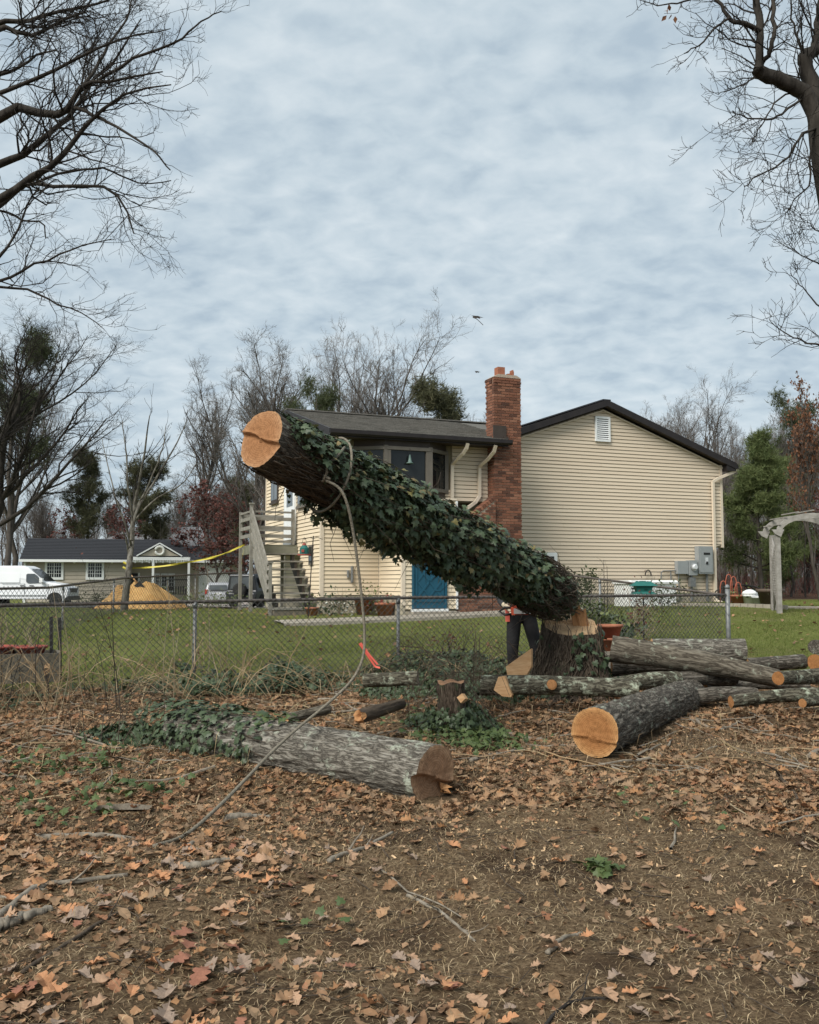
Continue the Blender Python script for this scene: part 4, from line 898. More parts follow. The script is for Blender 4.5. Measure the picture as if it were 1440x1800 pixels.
def log(name, label, cat, P, Q, r0, r1, bk, fm=('wood_fresh', 'wood_fresh'), sd=1, rough=.008, na=56, bend=(0, 0), group=None, zf0=None, zf1=None, faces=(True, True), pw=1.0, flare=None, dz=.03):
    fl = lambda X, Y: 0 * X + .003 * vn(X * 25, Y * 25, 0, sd)
    zf0 = zf0 or fl; zf1 = zf1 or fl
    M, L, R = axes(P, Q); t = thing(name, label, cat, tuple(P), group, M); OFF[t.name] = (0, 0, 0)
    nz = max(6, int(L / dz)); z = np.linspace(0, L, nz); th = np.linspace(0, 2 * math.pi, na, endpoint=False)
    Z, T = np.meshgrid(z, th, indexing='ij'); r = logprof(Z, T, L, r0, r1, sd, rough, pw, flare)
    bx = np.sin(math.pi * Z / L); xx, yy = r * np.cos(T), r * np.sin(T)
    Zs = Z + zf0(xx, yy) * np.clip(1 - Z / (.12 * L), 0, 1) * faces[0] + zf1(xx, yy) * np.clip(1 - (L - Z) / (.2 * L), 0, 1) * faces[1]
    V = np.stack([xx + bend[0] * bx, yy + bend[1] * bx, Zs], -1).reshape(-1, 3)
    i = np.arange(nz - 1)[:, None] * na; j = np.arange(na)[None]; k = (j + 1) % na
    F = np.stack([i + j, i + k, i + na + k, i + na + j], -1).reshape(-1, 4)
    part('bark', G().add(V, F), MT[bk], t, True, True)
    for n, (zz, on, zf, mm) in enumerate(((0, faces[0], zf0, fm[0]), (L, faces[1], zf1, fm[1]))):
        if on: part('cut_face', G().add(*facegeo(zz, L, r0, r1, sd, rough, na, zf, n == 1, pw=pw, flare=flare)), MT[mm], t, False, True)
    return t, M, L, R
def stubof(t, L, z, th, r, rad_, ln, mat, face, out=0):
    """a cut branch collar on a log, in the log's own frame"""
    c = np.array((r * math.cos(th), r * math.sin(th), z)); d = np.array((math.cos(th), math.sin(th), .25)); d /= np.linalg.norm(d)
    o = part('branch_stub', G().tube([c - d * .05, c + d * ln * .5, c + d * ln], [rad_ * 1.35, rad_ * 1.08, rad_], 14, False), MT[mat], t, True, True)
    M = Matrix.Translation(Vector(c + d * (ln + .001))) @ Vector(d).to_track_quat('Z', 'Y').to_matrix().to_4x4()
    g = G().lathe([(rad_ * .98, -.004), (rad_ * .6, .004), (.001, .005)], (0, 0, 0), 14); f = place('cut_face', mesh('cut_face', g, MT[face]), o, M=M); OFF[f.name] = (0, 0, 0)
    return o
# the log lying across the front, ivy on its far end
def ridge_face(off, slope, step, lip):
    def f(X, Y):
        d = Y - off - slope * X - .012 * np.sin(X * 14)
        return -step * sm(-.012, .012, -d) * -1 * 0 + step * sm(-.02, .02, d) * -1 + lip * np.exp(-(d / .012) ** 2) * -1 + .004 * vn(X * 30, Y * 30, 0, 5)
    return f
Pf = at(757, 1361, 6.72); Qf = at(318, 1287, 8.6)
flog, fM, fL, fR = log('oak_log', 'grey barked oak log lying across the leaf litter with ivy over one end', 'log', Pf, Qf, .212, .215, 'bark_grey', ('wood_old', 'wood_old'), 3, .014, 110, (0.0, .015), zf0=ridge_face(-.02, .25, .045, .02), dz=.022)
stubof(flog, fL, .92, 2.9, .205, .038, .02, 'bark_grey', 'wood_old')
stubof(flog, fL, .70, 4.05, .200, .06, .05, 'bark_grey', 'bleached')
q = np.random.default_rng(4); g = G()
for k in range(14):
    a = q.uniform(2.6, 4.6); r = q.uniform(.17, .205); c = np.array((r * math.cos(a), r * math.sin(a), q.uniform(-.06, .06))); s = q.uniform(.012, .035)
    g.add(c + q.normal(size=(6, 3)) * s * (1, 1, 1.4), [(0, 1, 2), (0, 2, 3), (3, 2, 4), (4, 5, 3), (1, 5, 2), (0, 3, 5)])
part('torn_fibres', g, MT['orangewood'], flog, False, True)
# second big log pointing at the camera
P2_ = at(1047, 1287, 7.65); Q2_ = at(1214, 1222, 10.6)
log('oak_log', 'thick dark barked log with a bright orange sawn end and pale sapwood ring', 'log', P2_, Q2_, .196, .175, 'bark_dark', ('wood_bright', 'bark_dark'), 5, .014, 96, (0, .01), zf0=ridge_face(-.055, .05, .012, .010), dz=.025)
LG = 'cut logs heaped beside the stump'
def L(label, a, da, b, db, r0, r1, bk, fm=('wood_small', 'wood_small'), sd=1, bend=(0, 0), rough=.006, name='log', zf0=None):
    return log(name, label, 'log', at(a[0], a[1], da), at(b[0], b[1], db), r0, r1, bk, fm, sd, rough, 36, bend, LG, dz=.05, zf0=zf0)
t1 = L('long pale mottled log lying behind the rotten stump with a sawn knot on its side', (845, 1205), 9.9, (1122, 1212), 9.7, .105, .095, 'bark_moss', sd=11, bend=(0, .02))
stubof(t1[0], t1[2], .72, 2.85, .10, .055, .05, 'bark_moss', 'wood_small')
L('short pale log with dull ends lying on the ivy by the pink ribbon', (640, 1196), 10.3, (735, 1192), 10.2, .075, .08, 'bark_moss', ('bleached', 'bleached'), sd=12)
L('long smooth dark log resting on the pile with an oblique fresh cut facing the stump', (1074, 1140), 10.9, (1368, 1193), 10.5, .155, .105, 'bark_smooth', ('wood_fresh', 'wood_small'), sd=13, bend=(0, .03))
L('thick grey log along the top of the heap under the fence corner', (1146, 1142), 12.3, (1309, 1143), 12.2, .145, .150, 'bark_grey', ('rawwood', 'bark_grey'), sd=14)
L('mottled log with a round orange cut end at the edge of the heap', (1368, 1192), 10.1, (1490, 1186), 10.9, .072, .10, 'bark_moss', ('wood_bright', 'wood_small'), sd=15)
L('dark rough log lying flat behind the smooth sloping log', (1310, 1170), 12.6, (1412, 1163), 12.9, .10, .10, 'bark_dark', sd=16)
L('dark crooked limb in the shade under the sloping log', (1075, 1176), 11.3, (1240, 1180), 11.2, .10, .09, 'bark_dark', sd=17, bend=(0, .06))
L('grey limb lying on the ground in front of the dark crooked limb', (1130, 1203), 10.4, (1290, 1192), 10.9, .075, .085, 'bark_dark', sd=18, bend=(0, .03))
L('knobbly brown limb stretching out behind the bright sawn log', (1215, 1226), 10.3, (1330, 1220), 10.4, .09, .07, 'bark_dark', sd=19, bend=(0, .02))
L('pale birch like limb in front of the heap with two thin stems', (1285, 1234), 9.7, (1470, 1222), 9.9, .06, .075, 'bark_moss', sd=20, bend=(0, .03))
L('thin pale limb with a fresh cut end lying across the birch like limb', (1411, 1236), 9.45, (1500, 1226), 10.0, .045, .05, 'bark_moss', ('wood_small', 'wood_small'), sd=21)
L('low dark limb behind the birch like limb', (1240, 1212), 10.9, (1420, 1206), 11.2, .065, .06, 'bark_dark', sd=22, bend=(0, .04))
L('fat log with a bright sawn end at the edge of the lawn', (1434, 1165), 11.4, (1530, 1160), 12.6, .10, .11, 'bark_dark', ('wood_bright', 'wood_small'), sd=23)
L('upper dark log stacked on the fat sawn log at the lawn edge', (1432, 1137), 11.7, (1540, 1133), 12.9, .085, .09, 'bark_dark', ('bark_dark', 'wood_small'), sd=24)
L('brown broken limb with a torn orange end in front of the rotten stump', (634, 1259), 8.3, (706, 1237), 8.9, .062, .05, 'vine', ('orangewood', 'vine'), sd=26, rough=.014, zf0=lambda X, Y: -.5 * np.abs(X) + .05 * vn(X * 30, Y * 30, 0, 4))
L('pale splintered limb chunk behind the ivy log', (503, 1264), 8.45, (577, 1246), 8.8, .042, .05, 'bark_smooth', ('rawwood', 'rawwood'), sd=27, rough=.008, zf0=lambda X, Y: -.8 * np.abs(Y + .01))
L('mossy limb running from the stump foot under the heap', (1075, 1208), 10.2, (1190, 1196), 10.6, .08, .10, 'bark_moss', sd=25, bend=(0, .03))
def lump(name, label, cat, pts, mat, group=None, side=None, smooth=False):
    """a convex chunk from corner points"""
    import bmesh
    bm = bmesh.new(); [bm.verts.new(p) for p in pts]; bmesh.ops.convex_hull(bm, input=bm.verts)
    c = np.mean(np.array(pts), axis=0); c[2] = np.array(pts)[:, 2].min()
    me = bpy.data.meshes.new(name); bm.transform(Matrix.Translation(-Vector(c))); bm.to_mesh(me); bm.free(); me.materials.append(MT[mat])
    o = place(name, me, None, tuple(c)); o['label'] = label; o['category'] = cat
    if group: o['group'] = group
    return o
def wedge(label, px, d, group=None, th=.10):
    F0 = [at(x, y, d) for x, y in px]; B0 = [p + np.array((.03, th, -.01)) for p in F0]
    return lump('wood_wedge', label, 'wood wedge', F0 + B0, 'rawwood', group)
wedge('pale fresh wood wedge propped against the ivy at the stump foot', [(889, 1172), (934, 1140), (934, 1172), (926, 1186), (893, 1190)], 10.25)
wedge('pale fresh wood wedge leaning on the long mottled log', [(868, 1213), (876, 1190), (887, 1188), (900, 1222), (898, 1226), (883, 1224)], 9.70)
wedge('small pale wood chunk on the rotten stump', [(803, 1226), (812, 1219), (818, 1228), (810, 1236)], 8.7, None, .06)
# ------------------------------------------------------------------ stump and falling trunk
sx, sy = at(1003, 1190, 11.0)[:2]; sz = g1(sx, sy) - .08
def flare(z, th): return .17 * np.exp(-z / .22) * (1 + .5 * np.cos(th * 5 + .7)) + .10 * np.exp(-z / .6)
tops = at(1003, 1100, 11.0)[2]
stump, sM, sL, sR = log('tree_stump', 'broad ragged barked stump wrapped in ivy stems with a pale sawn top', 'tree stump', (sx, sy, sz), (sx + .015, sy, tops), .335, .29, 'bark_stump', ('wood_stump', 'wood_stump'), 31, .018, 96, faces=(False, True), flare=flare, dz=.02, zf1=lambda X, Y: .012 * vn(X * 9, Y * 9, 0, 3) - .30 * Y + .03 * sm(.0, .03, -Y - .05))
def shaggy(n, sd, zlo, zhi, rf, ln, w, ro=1.0):
    """ivy stems and shreds of bark standing off a stem, in its own frame"""
    q = np.random.default_rng(sd); th = q.uniform(0, 2 * math.pi, n); z0 = q.uniform(zlo, zhi, n); l = q.uniform(ln * .4, ln, n); k = 5
    tt = np.linspace(0, 1, k)[None]; Z = z0[:, None] + l[:, None] * tt; T = th[:, None] + q.normal(size=(n, 1)) * .25 * tt + q.normal(size=(n, k)) * .03
    R = rf(Z, T) + q.uniform(.002, .03, (n, 1)) * ro + q.normal(size=(n, k)) * .008
    P = np.stack([R * np.cos(T), R * np.sin(T), Z], -1); return tubes(P, np.broadcast_to((q.uniform(.3, 1, (n, 1)) * w) * (1 - .5 * tt), (n, k)), 4)
rf = lambda Z, T: .335 + (.29 - .335) * np.clip(Z / sL, 0, 1) + flare(Z, T)
part('ivy_stems', G().add(*shaggy(520, 5, -.02, sL - .25, rf, .40, .011)), MT['vine2'], stump, True, True)
q = np.random.default_rng(12); n = 620; th = q.uniform(0, 2 * math.pi, n); z = sL * q.random(n) ** 1.6 * .95
keep = (np.cos(th - 2.9) > .1) | (z < .30) | (q.random(n) < .12); th, z = th[keep], z[keep]; n = len(z)
r = rf(z, th) + q.uniform(.01, .08, n); pos = np.stack([r * np.cos(th), r * np.sin(th), z], 1); nr = nrm(np.stack([np.cos(th), np.sin(th), 0 * th + .3], 1) + .5 * q.normal(size=(n, 3)))
siv = part('ivy', G().add(*scatter(*LEAFS['ivy'], pos, nr, q, q.uniform(.035, .085, n), np.tile((0, 0, -1.0), (n, 1)) + .5 * q.normal(size=(n, 3)))), MT['ivy'], stump, False, True)
# the hinge of torn wood left on the stump
hp0 = at(1020, 1062, 11.05)
g = G(); q = np.random.default_rng(3)
for k in range(8):
    x = hp0[0] + q.uniform(-.07, .07); y = hp0[1] + q.uniform(-.06, .06); h = q.uniform(.02, .14) * (1 - abs(x - hp0[0]) * 4)
    zb = tops - .01; g.add([(x - .03, y - .02, zb), (x + .03, y - .02, zb), (x + .03, y + .03, zb), (x - .03, y + .03, zb), (x - .035 - .03, y, zb + .1 + h), (x - .005, y + .01, zb + .14 + h)], [(0, 1, 5, 4), (1, 2, 5), (2, 3, 4, 5), (3, 0, 4)])
hinge = solo('torn_wood', g, MT['orangewood'], 'torn orange hinge of wood standing on the stump under the trunk', 'wood hinge', loc=tuple(hp0))
# trunk
Pt = at(461, 772, 7.25); Qt = at(985, 1050, 11.05)
def tri_face(X, Y):
    d = Y + .005 - .32 * X - .010 * np.sin(X * 18); return -(.0 + .03 * sm(-.006, .03, d)) * 1.0 - .022 * np.exp(-((d - .012) / .014) ** 2) + .004 * vn(X * 30, Y * 30, 0, 9)
trunk, tM, tL, tR = log('falling_trunk', 'huge ivy covered trunk caught mid fall above its stump with an orange sawn end', 'tree trunk', Pt, Qt, .232, .232, 'bark_dark', ('wood_fresh', 'wood_fresh'), 41, .012, 96, zf0=tri_face, dz=.03)
trf = lambda Z, T: .232 + 0 * Z
part('ivy_stems', G().add(*shaggy(420, 8, .0, tL - .5, trf, .9, .011)), MT['vine'], trunk, True, True)
part('bark_shreds', G().add(*shaggy(420, 19, .0, .75, trf, .5, .007, 1.2)), MT['vine2'], trunk, True, True)
part('root_stems', G().add(*shaggy(520, 9, tL - .95, tL - .25, lambda Z, T: trf(Z, T) + .02, .36, .009, 3)), MT['vine2'], trunk, True, True)
up = tR.T @ np.array((0, 0, 1.0)); camd = tR.T @ nrm(np.array((-.15, -1.0, .1)))
def trunk_ivy(n, sd, zlo=.06, thick=.062, lay=(0, 1)):
    q = np.random.default_rng(sd); z = zlo + (tL - zlo) * q.random(n) ** .95; th = q.uniform(0, 2 * math.pi, n)
    nx = np.stack([np.cos(th), np.sin(th), 0 * th], 1); top = nx @ up / np.linalg.norm(up[:2])
    cov = np.where(z < 1.05, sm(-.25, .45, top - .22 + z * 1.3) , 1.0) * np.where(top < -.75, .8, 1.0) * np.where(z > tL - .6, .30, 1.0)
    cl = .5 + .5 * vn(np.cos(th) * 2.2, np.sin(th) * 2.2, z * 2.3, 77)
    keep = (q.random(n) < cov * (.35 + .9 * cl)); z, th, nx, top, cl = z[keep], th[keep], nx[keep], top[keep], cl[keep]; n = len(z)
    tk = thick * (.25 + .9 * cl) * np.where(z < .8, .35 + z * .8, 1.0) * np.where(z > tL - .6, .45, 1.0)
    tk = tk * (1 + .25 * (top > .2)) * np.where((z > tL - 1.7) & (top < -.3), .5, 1)
    r = trf(z, th) + .01 + tk * q.uniform(lay[0], lay[1], n) ** .7
    pos = nx * r[:, None]; pos[:, 2] = z
    low = top < -.5; pos[low] -= up[None] * (q.random(low.sum()) ** 2.5 * np.where(z[low] > tL - 1.7, .03, .15))[:, None]
    nr = nrm(nx * .9 + up[None] * .55 + .55 * q.normal(size=(n, 3))); t_ = -up[None] + .45 * nx + .55 * q.normal(size=(n, 3))
    return pos, nr, t_, q, n, r, th, top
pos, nr, t_, q, n, *_ = trunk_ivy(22000, 5)
ivy = part('ivy', G().add(*scatter(*LEAFS['ivy'], pos, nr, q, q.uniform(.026, .074, n) * np.where(pos[:, 2] < .8, .8, 1), t_)), MT['ivy'], trunk, False, True); ivy['kind'] = 'stuff'
pos, nr, t_, q, n, r, th, top = trunk_ivy(2600, 15, .12, .11, (.8, 1.1))
vis = (nr @ camd > .25) & ((np.stack([np.cos(th), np.sin(th), 0 * th], 1) @ camd) > .1); ids = np.nonzero(vis)[0][:298]
R_ = frames(nr, q, t_); V, F = LEAFS['ivy']; lm = [mesh('ivy_leaf', G().add(ivyshape(c)[0], F), MT['ivyobj']) for c in (.05, .15, .3)]
for k in ids:
    s = q.uniform(.05, .095); Mx = Matrix(((*(R_[k][0] * s), pos[k][0]), (*(R_[k][1] * s), pos[k][1]), (*(R_[k][2] * s), pos[k][2]), (0, 0, 0, 1)))
    place('ivy_leaf', lm[k % 3], ivy, M=Mx)
pos, nr, t_, q, n, *_ = trunk_ivy(620, 25, .1, .11, (.7, 1.08))
part('dead_ivy', G().add(*scatter(*LEAFS['ivy'], pos, nr, q, q.uniform(.03, .07, n), t_)), MT['deadivy'], trunk, False, True)
sprig = G(); q = np.random.default_rng(8)
for k in range(46):
    zc = q.uniform(.4, tL); a = q.uniform(-2.6, -.5) if k > 6 else q.uniform(.2, 2.4); r0 = trf(zc, a) + .08; l = q.uniform(.12, .4); c = np.array((r0 * math.cos(a), r0 * math.sin(a), zc)); d = nrm(np.array((math.cos(a), math.sin(a), q.normal() * .9))); p = [c - d * .1, c, c + d * l * .5 + q.normal(size=3) * .03, c + d * l + q.normal(size=3) * .06]
    sprig.tube(p, [.004, .004, .003, .0015], 4)
part('bare_stems', G().add(*shaggy(130, 29, .6, tL - 1.2, lambda Z, T: trf(Z, T) + .075, 1.1, .0045, 1.0)), MT['vine2'], trunk, True, True)
part('twigs', sprig, MT['vine'], trunk, True, True)['kind'] = 'stuff'
# ivy on the front log's far end
q = np.random.default_rng(19); n = 1700; z = fL * (.50 + .62 * q.random(n)); th = q.uniform(0, 2 * math.pi, n); keep = (q.random(n) < sm(.52, .84, z / fL + .10 * vn(th * 2, z * 4, 0, 3))) ; z, th = z[keep], th[keep]; n = len(z)
r = .215 + q.uniform(0, .09, n); pos = np.stack([r * np.cos(th), r * np.sin(th), z], 1); nr = nrm(pos * (1, 1, 0) + np.array((0, .16, 0)) + .12 * q.normal(size=(n, 3)))
part('ivy', G().add(*scatter(*LEAFS['ivy'], pos, nr, q, q.uniform(.035, .075, n))), MT['ivy'], flog, False, True)
n = 70; z = fL * q.uniform(.46, .66, n); th = q.uniform(1.0, 3.0, n); r = .225 + q.uniform(0, .06, n); pos = np.stack([r * np.cos(th), r * np.sin(th), z], 1); nr = nrm(pos * (1, 1, 0) + np.array((0, .1, 0)) + .1 * q.normal(size=(n, 3)))
part('pale_ivy', G().add(*scatter(*LEAFS['ivy'], pos, nr, q, q.uniform(.035, .065, n))), MT['ivylight'], flog, False, True)
part('ivy_stems', G().add(*shaggy(60, 6, fL * .45, fL * .8, lambda Z, T: 0 * Z + .212, .7, .006)), MT['vine'], flog, True, True)
# small rotten stump with a broken top
c = at(797, 1262, 8.9); c[2] = g1(c[0], c[1]) - .05
rs, *_ = log('rotten_stump', 'small jagged rotten stump overgrown with ivy beside the long mottled log', 'tree stump', c, (c[0] - .02, c[1], at(797, 1200, 8.9)[2]), .15, .13, 'bark_stump', ('orangewood', 'wood_old'), 51, .02, 40, faces=(False, True), zf1=lambda X, Y: .035 * vn(X * 9, Y * 9, 0, 3))
q = np.random.default_rng(21); n = 520; th = q.uniform(0, 6.28, n); z = q.uniform(0, .30, n); r = .16 + q.uniform(0, .12, n); pos = np.stack([r * np.cos(th), r * np.sin(th), z], 1)
part('ivy', G().add(*scatter(*LEAFS['ivy'], pos, nrm(pos * (1, 1, 0) + (0, 0, .1) + .1 * q.normal(size=(n, 3))), q, q.uniform(.03, .06, n))), MT['ivy'], rs, False, True)
# rope from the trunk to the ground
rp = [(562, 842, 7.62), (576, 846, 7.46), (598, 860, 7.44), (611, 888, 7.46), (621, 935, 7.52), (630, 1000, 7.58), (637, 1060, 7.6), (641, 1115, 7.6), (637, 1160, 7.57), (615, 1200, 7.5), (570, 1242, 7.35), (520, 1283, 7.15), (478, 1322, 6.9), (430, 1372, 6.5), (380, 1422, 6.1), (325, 1470, 5.7), (270, 1508, 5.45)]
P = np.array([at(*a) for a in rp]); P[-1][2] = g1(P[-1][0], P[-1][1]) + .012
for i in (-2, -3): P[i][2] = max(P[i][2], g1(P[i][0], P[i][1]) + .014)
t = np.linspace(0, len(P) - 1, 90); i = np.clip(t.astype(int), 0, len(P) - 2); f = (t - i)[:, None]
p0, p1, p2, p3 = P[np.clip(i - 1, 0, None)], P[i], P[i + 1], P[np.clip(i + 2, None, len(P) - 1)]
C = .5 * (2 * p1 + (p2 - p0) * f + (2 * p0 - 5 * p1 + 4 * p2 - p3) * f ** 2 + (3 * p1 - p0 - 3 * p2 + p3) * f ** 3)
g = G().tube(C, .0115, 8)
rope = thing('rope', 'thick grey brown rope hanging from the trunk and trailing over the leaves', 'rope', tuple(C[-1]))
part('line', g, MT['rope'], rope, True)
def around(zc, tilt, a0, a1, rr=.29, n=40):
    a = np.linspace(a0, a1, n); L_ = np.stack([rr * np.cos(a), rr * np.sin(a), zc + tilt * np.cos(a)], 1); return (np.array(tM.to_3x3()) @ L_.T).T + np.array(tM.translation)
g = G().tube(around(.80, .10, 0, 6.2, .325, 60), .011, 7); part('loop', g, MT['rope'], rope, True)
kn = [at(*a) for a in ((606, 786, 7.62), (590, 806, 7.50), (572, 814, 7.47), (575, 830, 7.45), (568, 846, 7.46), (560, 842, 7.6), (566, 834, 7.5), (580, 842, 7.44))]; part('knot', G().tube(kn, .011, 7), MT['rope'], rope, True)
# pink ribbon on the ivy
rb = thing('ribbon', 'bright pink ribbon tails lying on the ivy near the rope', 'ribbon', tuple(at(645, 1165, 9.6)))
for a in (((632, 1131), (642, 1146), (655, 1165)), ((634, 1130), (650, 1152), (664, 1168)), ((655, 1165), (660, 1172), (668, 1174))):
    p = [at(x, y, 9.6) for x, y in a]; g = G()
    for u, v in zip(p[:-1], p[1:]): g.beam(u, v, .022, .003, (.3, -.7, .6))
    part('tail', g, MT['pink'], rb)
# ------------------------------------------------------------------ person behind the trunk
def skin(name, joints, edges, mat, parent, sub=2, root=0):
    me = bpy.data.meshes.new(name); o0 = bpy.data.objects.new(name + '_cage', me); COL.objects.link(o0)
    off = np.array(OFF.get(parent.name, (0, 0, 0))); me.from_pydata([tuple(np.array(j[0]) - off) for j in joints], edges, [])
    o0.modifiers.new('s', 'SKIN'); sv = me.skin_vertices[0].data
    for i, j in enumerate(joints): r = j[1]; sv[i].radius = r if isinstance(r, tuple) else (r, r); sv[i].use_root = (i == root)
    m = o0.modifiers.new('d', 'SUBSURF'); m.levels = sub; m.render_levels = sub
    dg = bpy.context.evaluated_depsgraph_get(); ev = o0.evaluated_get(dg); n = bpy.data.meshes.new_from_object(ev)
    bpy.data.objects.remove(o0); n.name = name; n.materials.clear(); n.materials.append(mat)
    n.polygons.foreach_set('use_smooth', np.ones(len(n.polygons), bool)); o = place(name, n, parent); OFF[o.name] = tuple(off); return o
px_, py_ = 1.43, 12.05; pz = g1(px_, py_)
man = thing('person', 'person in black trousers and pale gloves working a chainsaw behind the leaning trunk', 'person', (px_, py_, pz))
def W3(dx, dy, z): return (px_ + dx, py_ + dy, pz + z)
J = {'hip': (W3(0, 0, .93), (.16, .12)), 'belly': (W3(.05, -.08, 1.04), (.155, .115)), 'chest': (W3(.13, -.22, 1.16), (.175, .125)), 'neck': (W3(.19, -.35, 1.24), .062), 'chin': (W3(.21, -.41, 1.29), .065), 'head': (W3(.22, -.44, 1.36), (.082, .095)), 'top': (W3(.225, -.44, 1.44), .07),
     'hl': (W3(-.09, .0, .86), .095), 'kl': (W3(-.13, -.10, .48), .066), 'al': (W3(-.11, .02, .09), .046), 'tl': (W3(-.10, -.14, .035), .038),
     'hr': (W3(.09, .0, .86), .095), 'kr': (W3(.17, -.10, .48), .066), 'ar': (W3(.20, .03, .09), .046), 'tr': (W3(.24, -.13, .035), .038),
     'sl': (W3(-.05, -.20, 1.22), .068), 'el': (W3(-.31, -.26, 1.10), .048), 'wl': (W3(-.22, -.40, .99), .034), 'pl': (W3(-.185, -.42, .955), .036),
     'sr': (W3(.31, -.28, 1.22), .068), 'er': (W3(.32, -.48, 1.12), .048), 'wr': (W3(.10, -.52, 1.07), .034), 'pr': (W3(.06, -.53, 1.05), .036)}
K = list(J); E = [('hip', 'belly'), ('belly', 'chest'), ('chest', 'neck'), ('neck', 'chin'), ('chin', 'head'), ('head', 'top'), ('hip', 'hl'), ('hl', 'kl'), ('kl', 'al'), ('al', 'tl'), ('hip', 'hr'), ('hr', 'kr'), ('kr', 'ar'), ('ar', 'tr'), ('chest', 'sl'), ('sl', 'el'), ('el', 'wl'), ('wl', 'pl'), ('chest', 'sr'), ('sr', 'er'), ('er', 'wr'), ('wr', 'pr')]
skin('body', [J[k] for k in K], [(K.index(a), K.index(b)) for a, b in E], MT['skin'], man)
def grow_(r, d): return (r[0] + d, r[1] + d) if isinstance(r, tuple) else r + d
def cloth(name, keys, edges, mat, d, moves={}):
    js = [(moves.get(k, J[k][0]), grow_(J[k][1], d)) for k in keys]; return skin(name, js, [(keys.index(a), keys.index(b)) for a, b in edges], mat, man)
cloth('trousers', ['hip', 'belly', 'hl', 'kl', 'al', 'hr', 'kr', 'ar'], [('hip', 'belly'), ('hip', 'hl'), ('hl', 'kl'), ('kl', 'al'), ('hip', 'hr'), ('hr', 'kr'), ('kr', 'ar')], MT['pants'], .016, {'belly': W3(.02, -.02, 1.03)})
cloth('jacket', ['belly', 'chest', 'neck', 'sl', 'el', 'wl', 'sr', 'er', 'wr'], [('belly', 'chest'), ('chest', 'neck'), ('chest', 'sl'), ('sl', 'el'), ('el', 'wl'), ('chest', 'sr'), ('sr', 'er'), ('er', 'wr')], MT['jacket'], .020, {'belly': W3(.01, -.01, 1.0), 'neck': W3(.18, -.33, 1.22)})
for s, a in (('l', -1), ('r', 1)):
    f = J['a' + s][0]; skin('boot', [((f[0], f[1] + .03, pz + .16), .055), ((f[0], f[1] + .03, pz + .06), .055), ((f[0] + .01 * a, f[1] - .10, pz + .045), .05), ((f[0] + .015 * a, f[1] - .19, pz + .035), .04)], [(0, 1), (1, 2), (2, 3)], MT['black'], man)
hc = np.array(J['head'][0])
part('helmet', G().lathe([(.135, .0), (.13, .012), (.122, .02), (.118, .07), (.09, .12), (.04, .145), (.0, .15)], tuple(hc + (0, 0, .035)), 20), MT['helmet'], man, True)
part('hair', G().lathe([(.09, -.06), (.098, 0), (.094, .045), (.0, .05)], tuple(hc + (-.005, .018, .0)), 16), MT['twigdark'], man, True)
fg = G()
for s in (-1, 1): fg.lathe([(0, -.011), (.011, 0), (0, .011)], tuple(hc + (.035 * s + .01, -.088, -.005)), 8, 1)
part('eyes', fg, MT['black'], man, True)
part('nose', G().add([tuple(hc + v) for v in ((-.012, -.085, -.03), (.028, -.085, -.03), (.01, -.125, -.035), (.008, -.088, .01))], [(0, 1, 2), (0, 2, 3), (1, 3, 2), (0, 3, 1)]), MT['skin'], man)
part('ears', G().box(tuple(hc + (-.105, -.02, -.035)), tuple(hc + (-.09, .02, .025))).box(tuple(hc + (.09, -.02, -.035)), tuple(hc + (.105, .02, .025))), MT['skin'], man)
def glove(wr, pl, grip, sd):
    wr, pl, grip = map(np.array, (wr, pl, grip)); d = nrm(pl - wr); side = nrm(np.cross(d, grip)); o = pl + d * .03
    skin('glove', [(wr - d * .09, .052), (wr - d * .02, .040), (pl, (.044, .030)), (o, (.042, .026))], [(0, 1), (1, 2), (2, 3)], MT['glove'], man)
    for k in range(4):
        b = o + side * (.028 - .0185 * k); ln = (.030, .034, .032, .025)[k]
        skin('glove_finger', [(b - d * .02, .0125), (b + d * .018, .0120), (b + d * .02 + grip * ln, .0115), (b - d * .008 + grip * (ln + .018), .010)], [(0, 1), (1, 2), (2, 3)], MT['glove'], man, 1)
    b = pl + side * .035; skin('glove_thumb', [(b - side * .01, .014), (b + side * .014 + grip * .02, .0125), (b + grip * .05 + d * .01, .011)], [(0, 1), (1, 2)], MT['glove'], man, 1)
glove(J['wl'][0], J['pl'][0], nrm(np.array((.6, -.2, -.75))), 1); glove(J['wr'][0], J['pr'][0], nrm(np.array((-.2, -.3, -.9))), 2)
part('belt', G().lathe([(.185, -.02), (.188, .02)], W3(.01, -.01, .985), 18), MT['black'], man, True)
part('pouch', G().box(W3(-.21, -.10, .80), W3(-.16, -.03, .97)), MT['pink'], man)
# chainsaw
c = np.array(W3(-.06, -.46, .96)); saw = thing('chainsaw', 'orange and black chainsaw held level under the falling trunk', 'chainsaw', tuple(c))
part('body', G().prism([(-.12, -.06), (.16, -.06), (.17, .02), (.12, .09), (-.08, .08), (-.13, .02)], 1, -.07, .07).V and G().add(np.concatenate(G().prism([(-.12, -.06), (.16, -.06), (.17, .02), (.12, .09), (-.08, .08), (-.13, .02)], 1, -.07, .07).V) + c, [(5, 4, 3, 2, 1, 0), (6, 7, 8, 9, 10, 11)] + [(i, (i + 1) % 6, 6 + (i + 1) % 6, 6 + i) for i in range(6)]), MT['sawred'], saw)
part('guide_bar', G().box(c + (-.10, -.10, -.045), c + (.62, -.095, .02)), MT['steel'], saw)
part('rear_handle', G().tube([c + (-.11, 0, .03), c + (-.2, .02, .03), c + (-.26, .03, -.02), c + (-.2, .02, -.06), c + (-.11, 0, -.05)], .016, 8), MT['black'], saw, True)
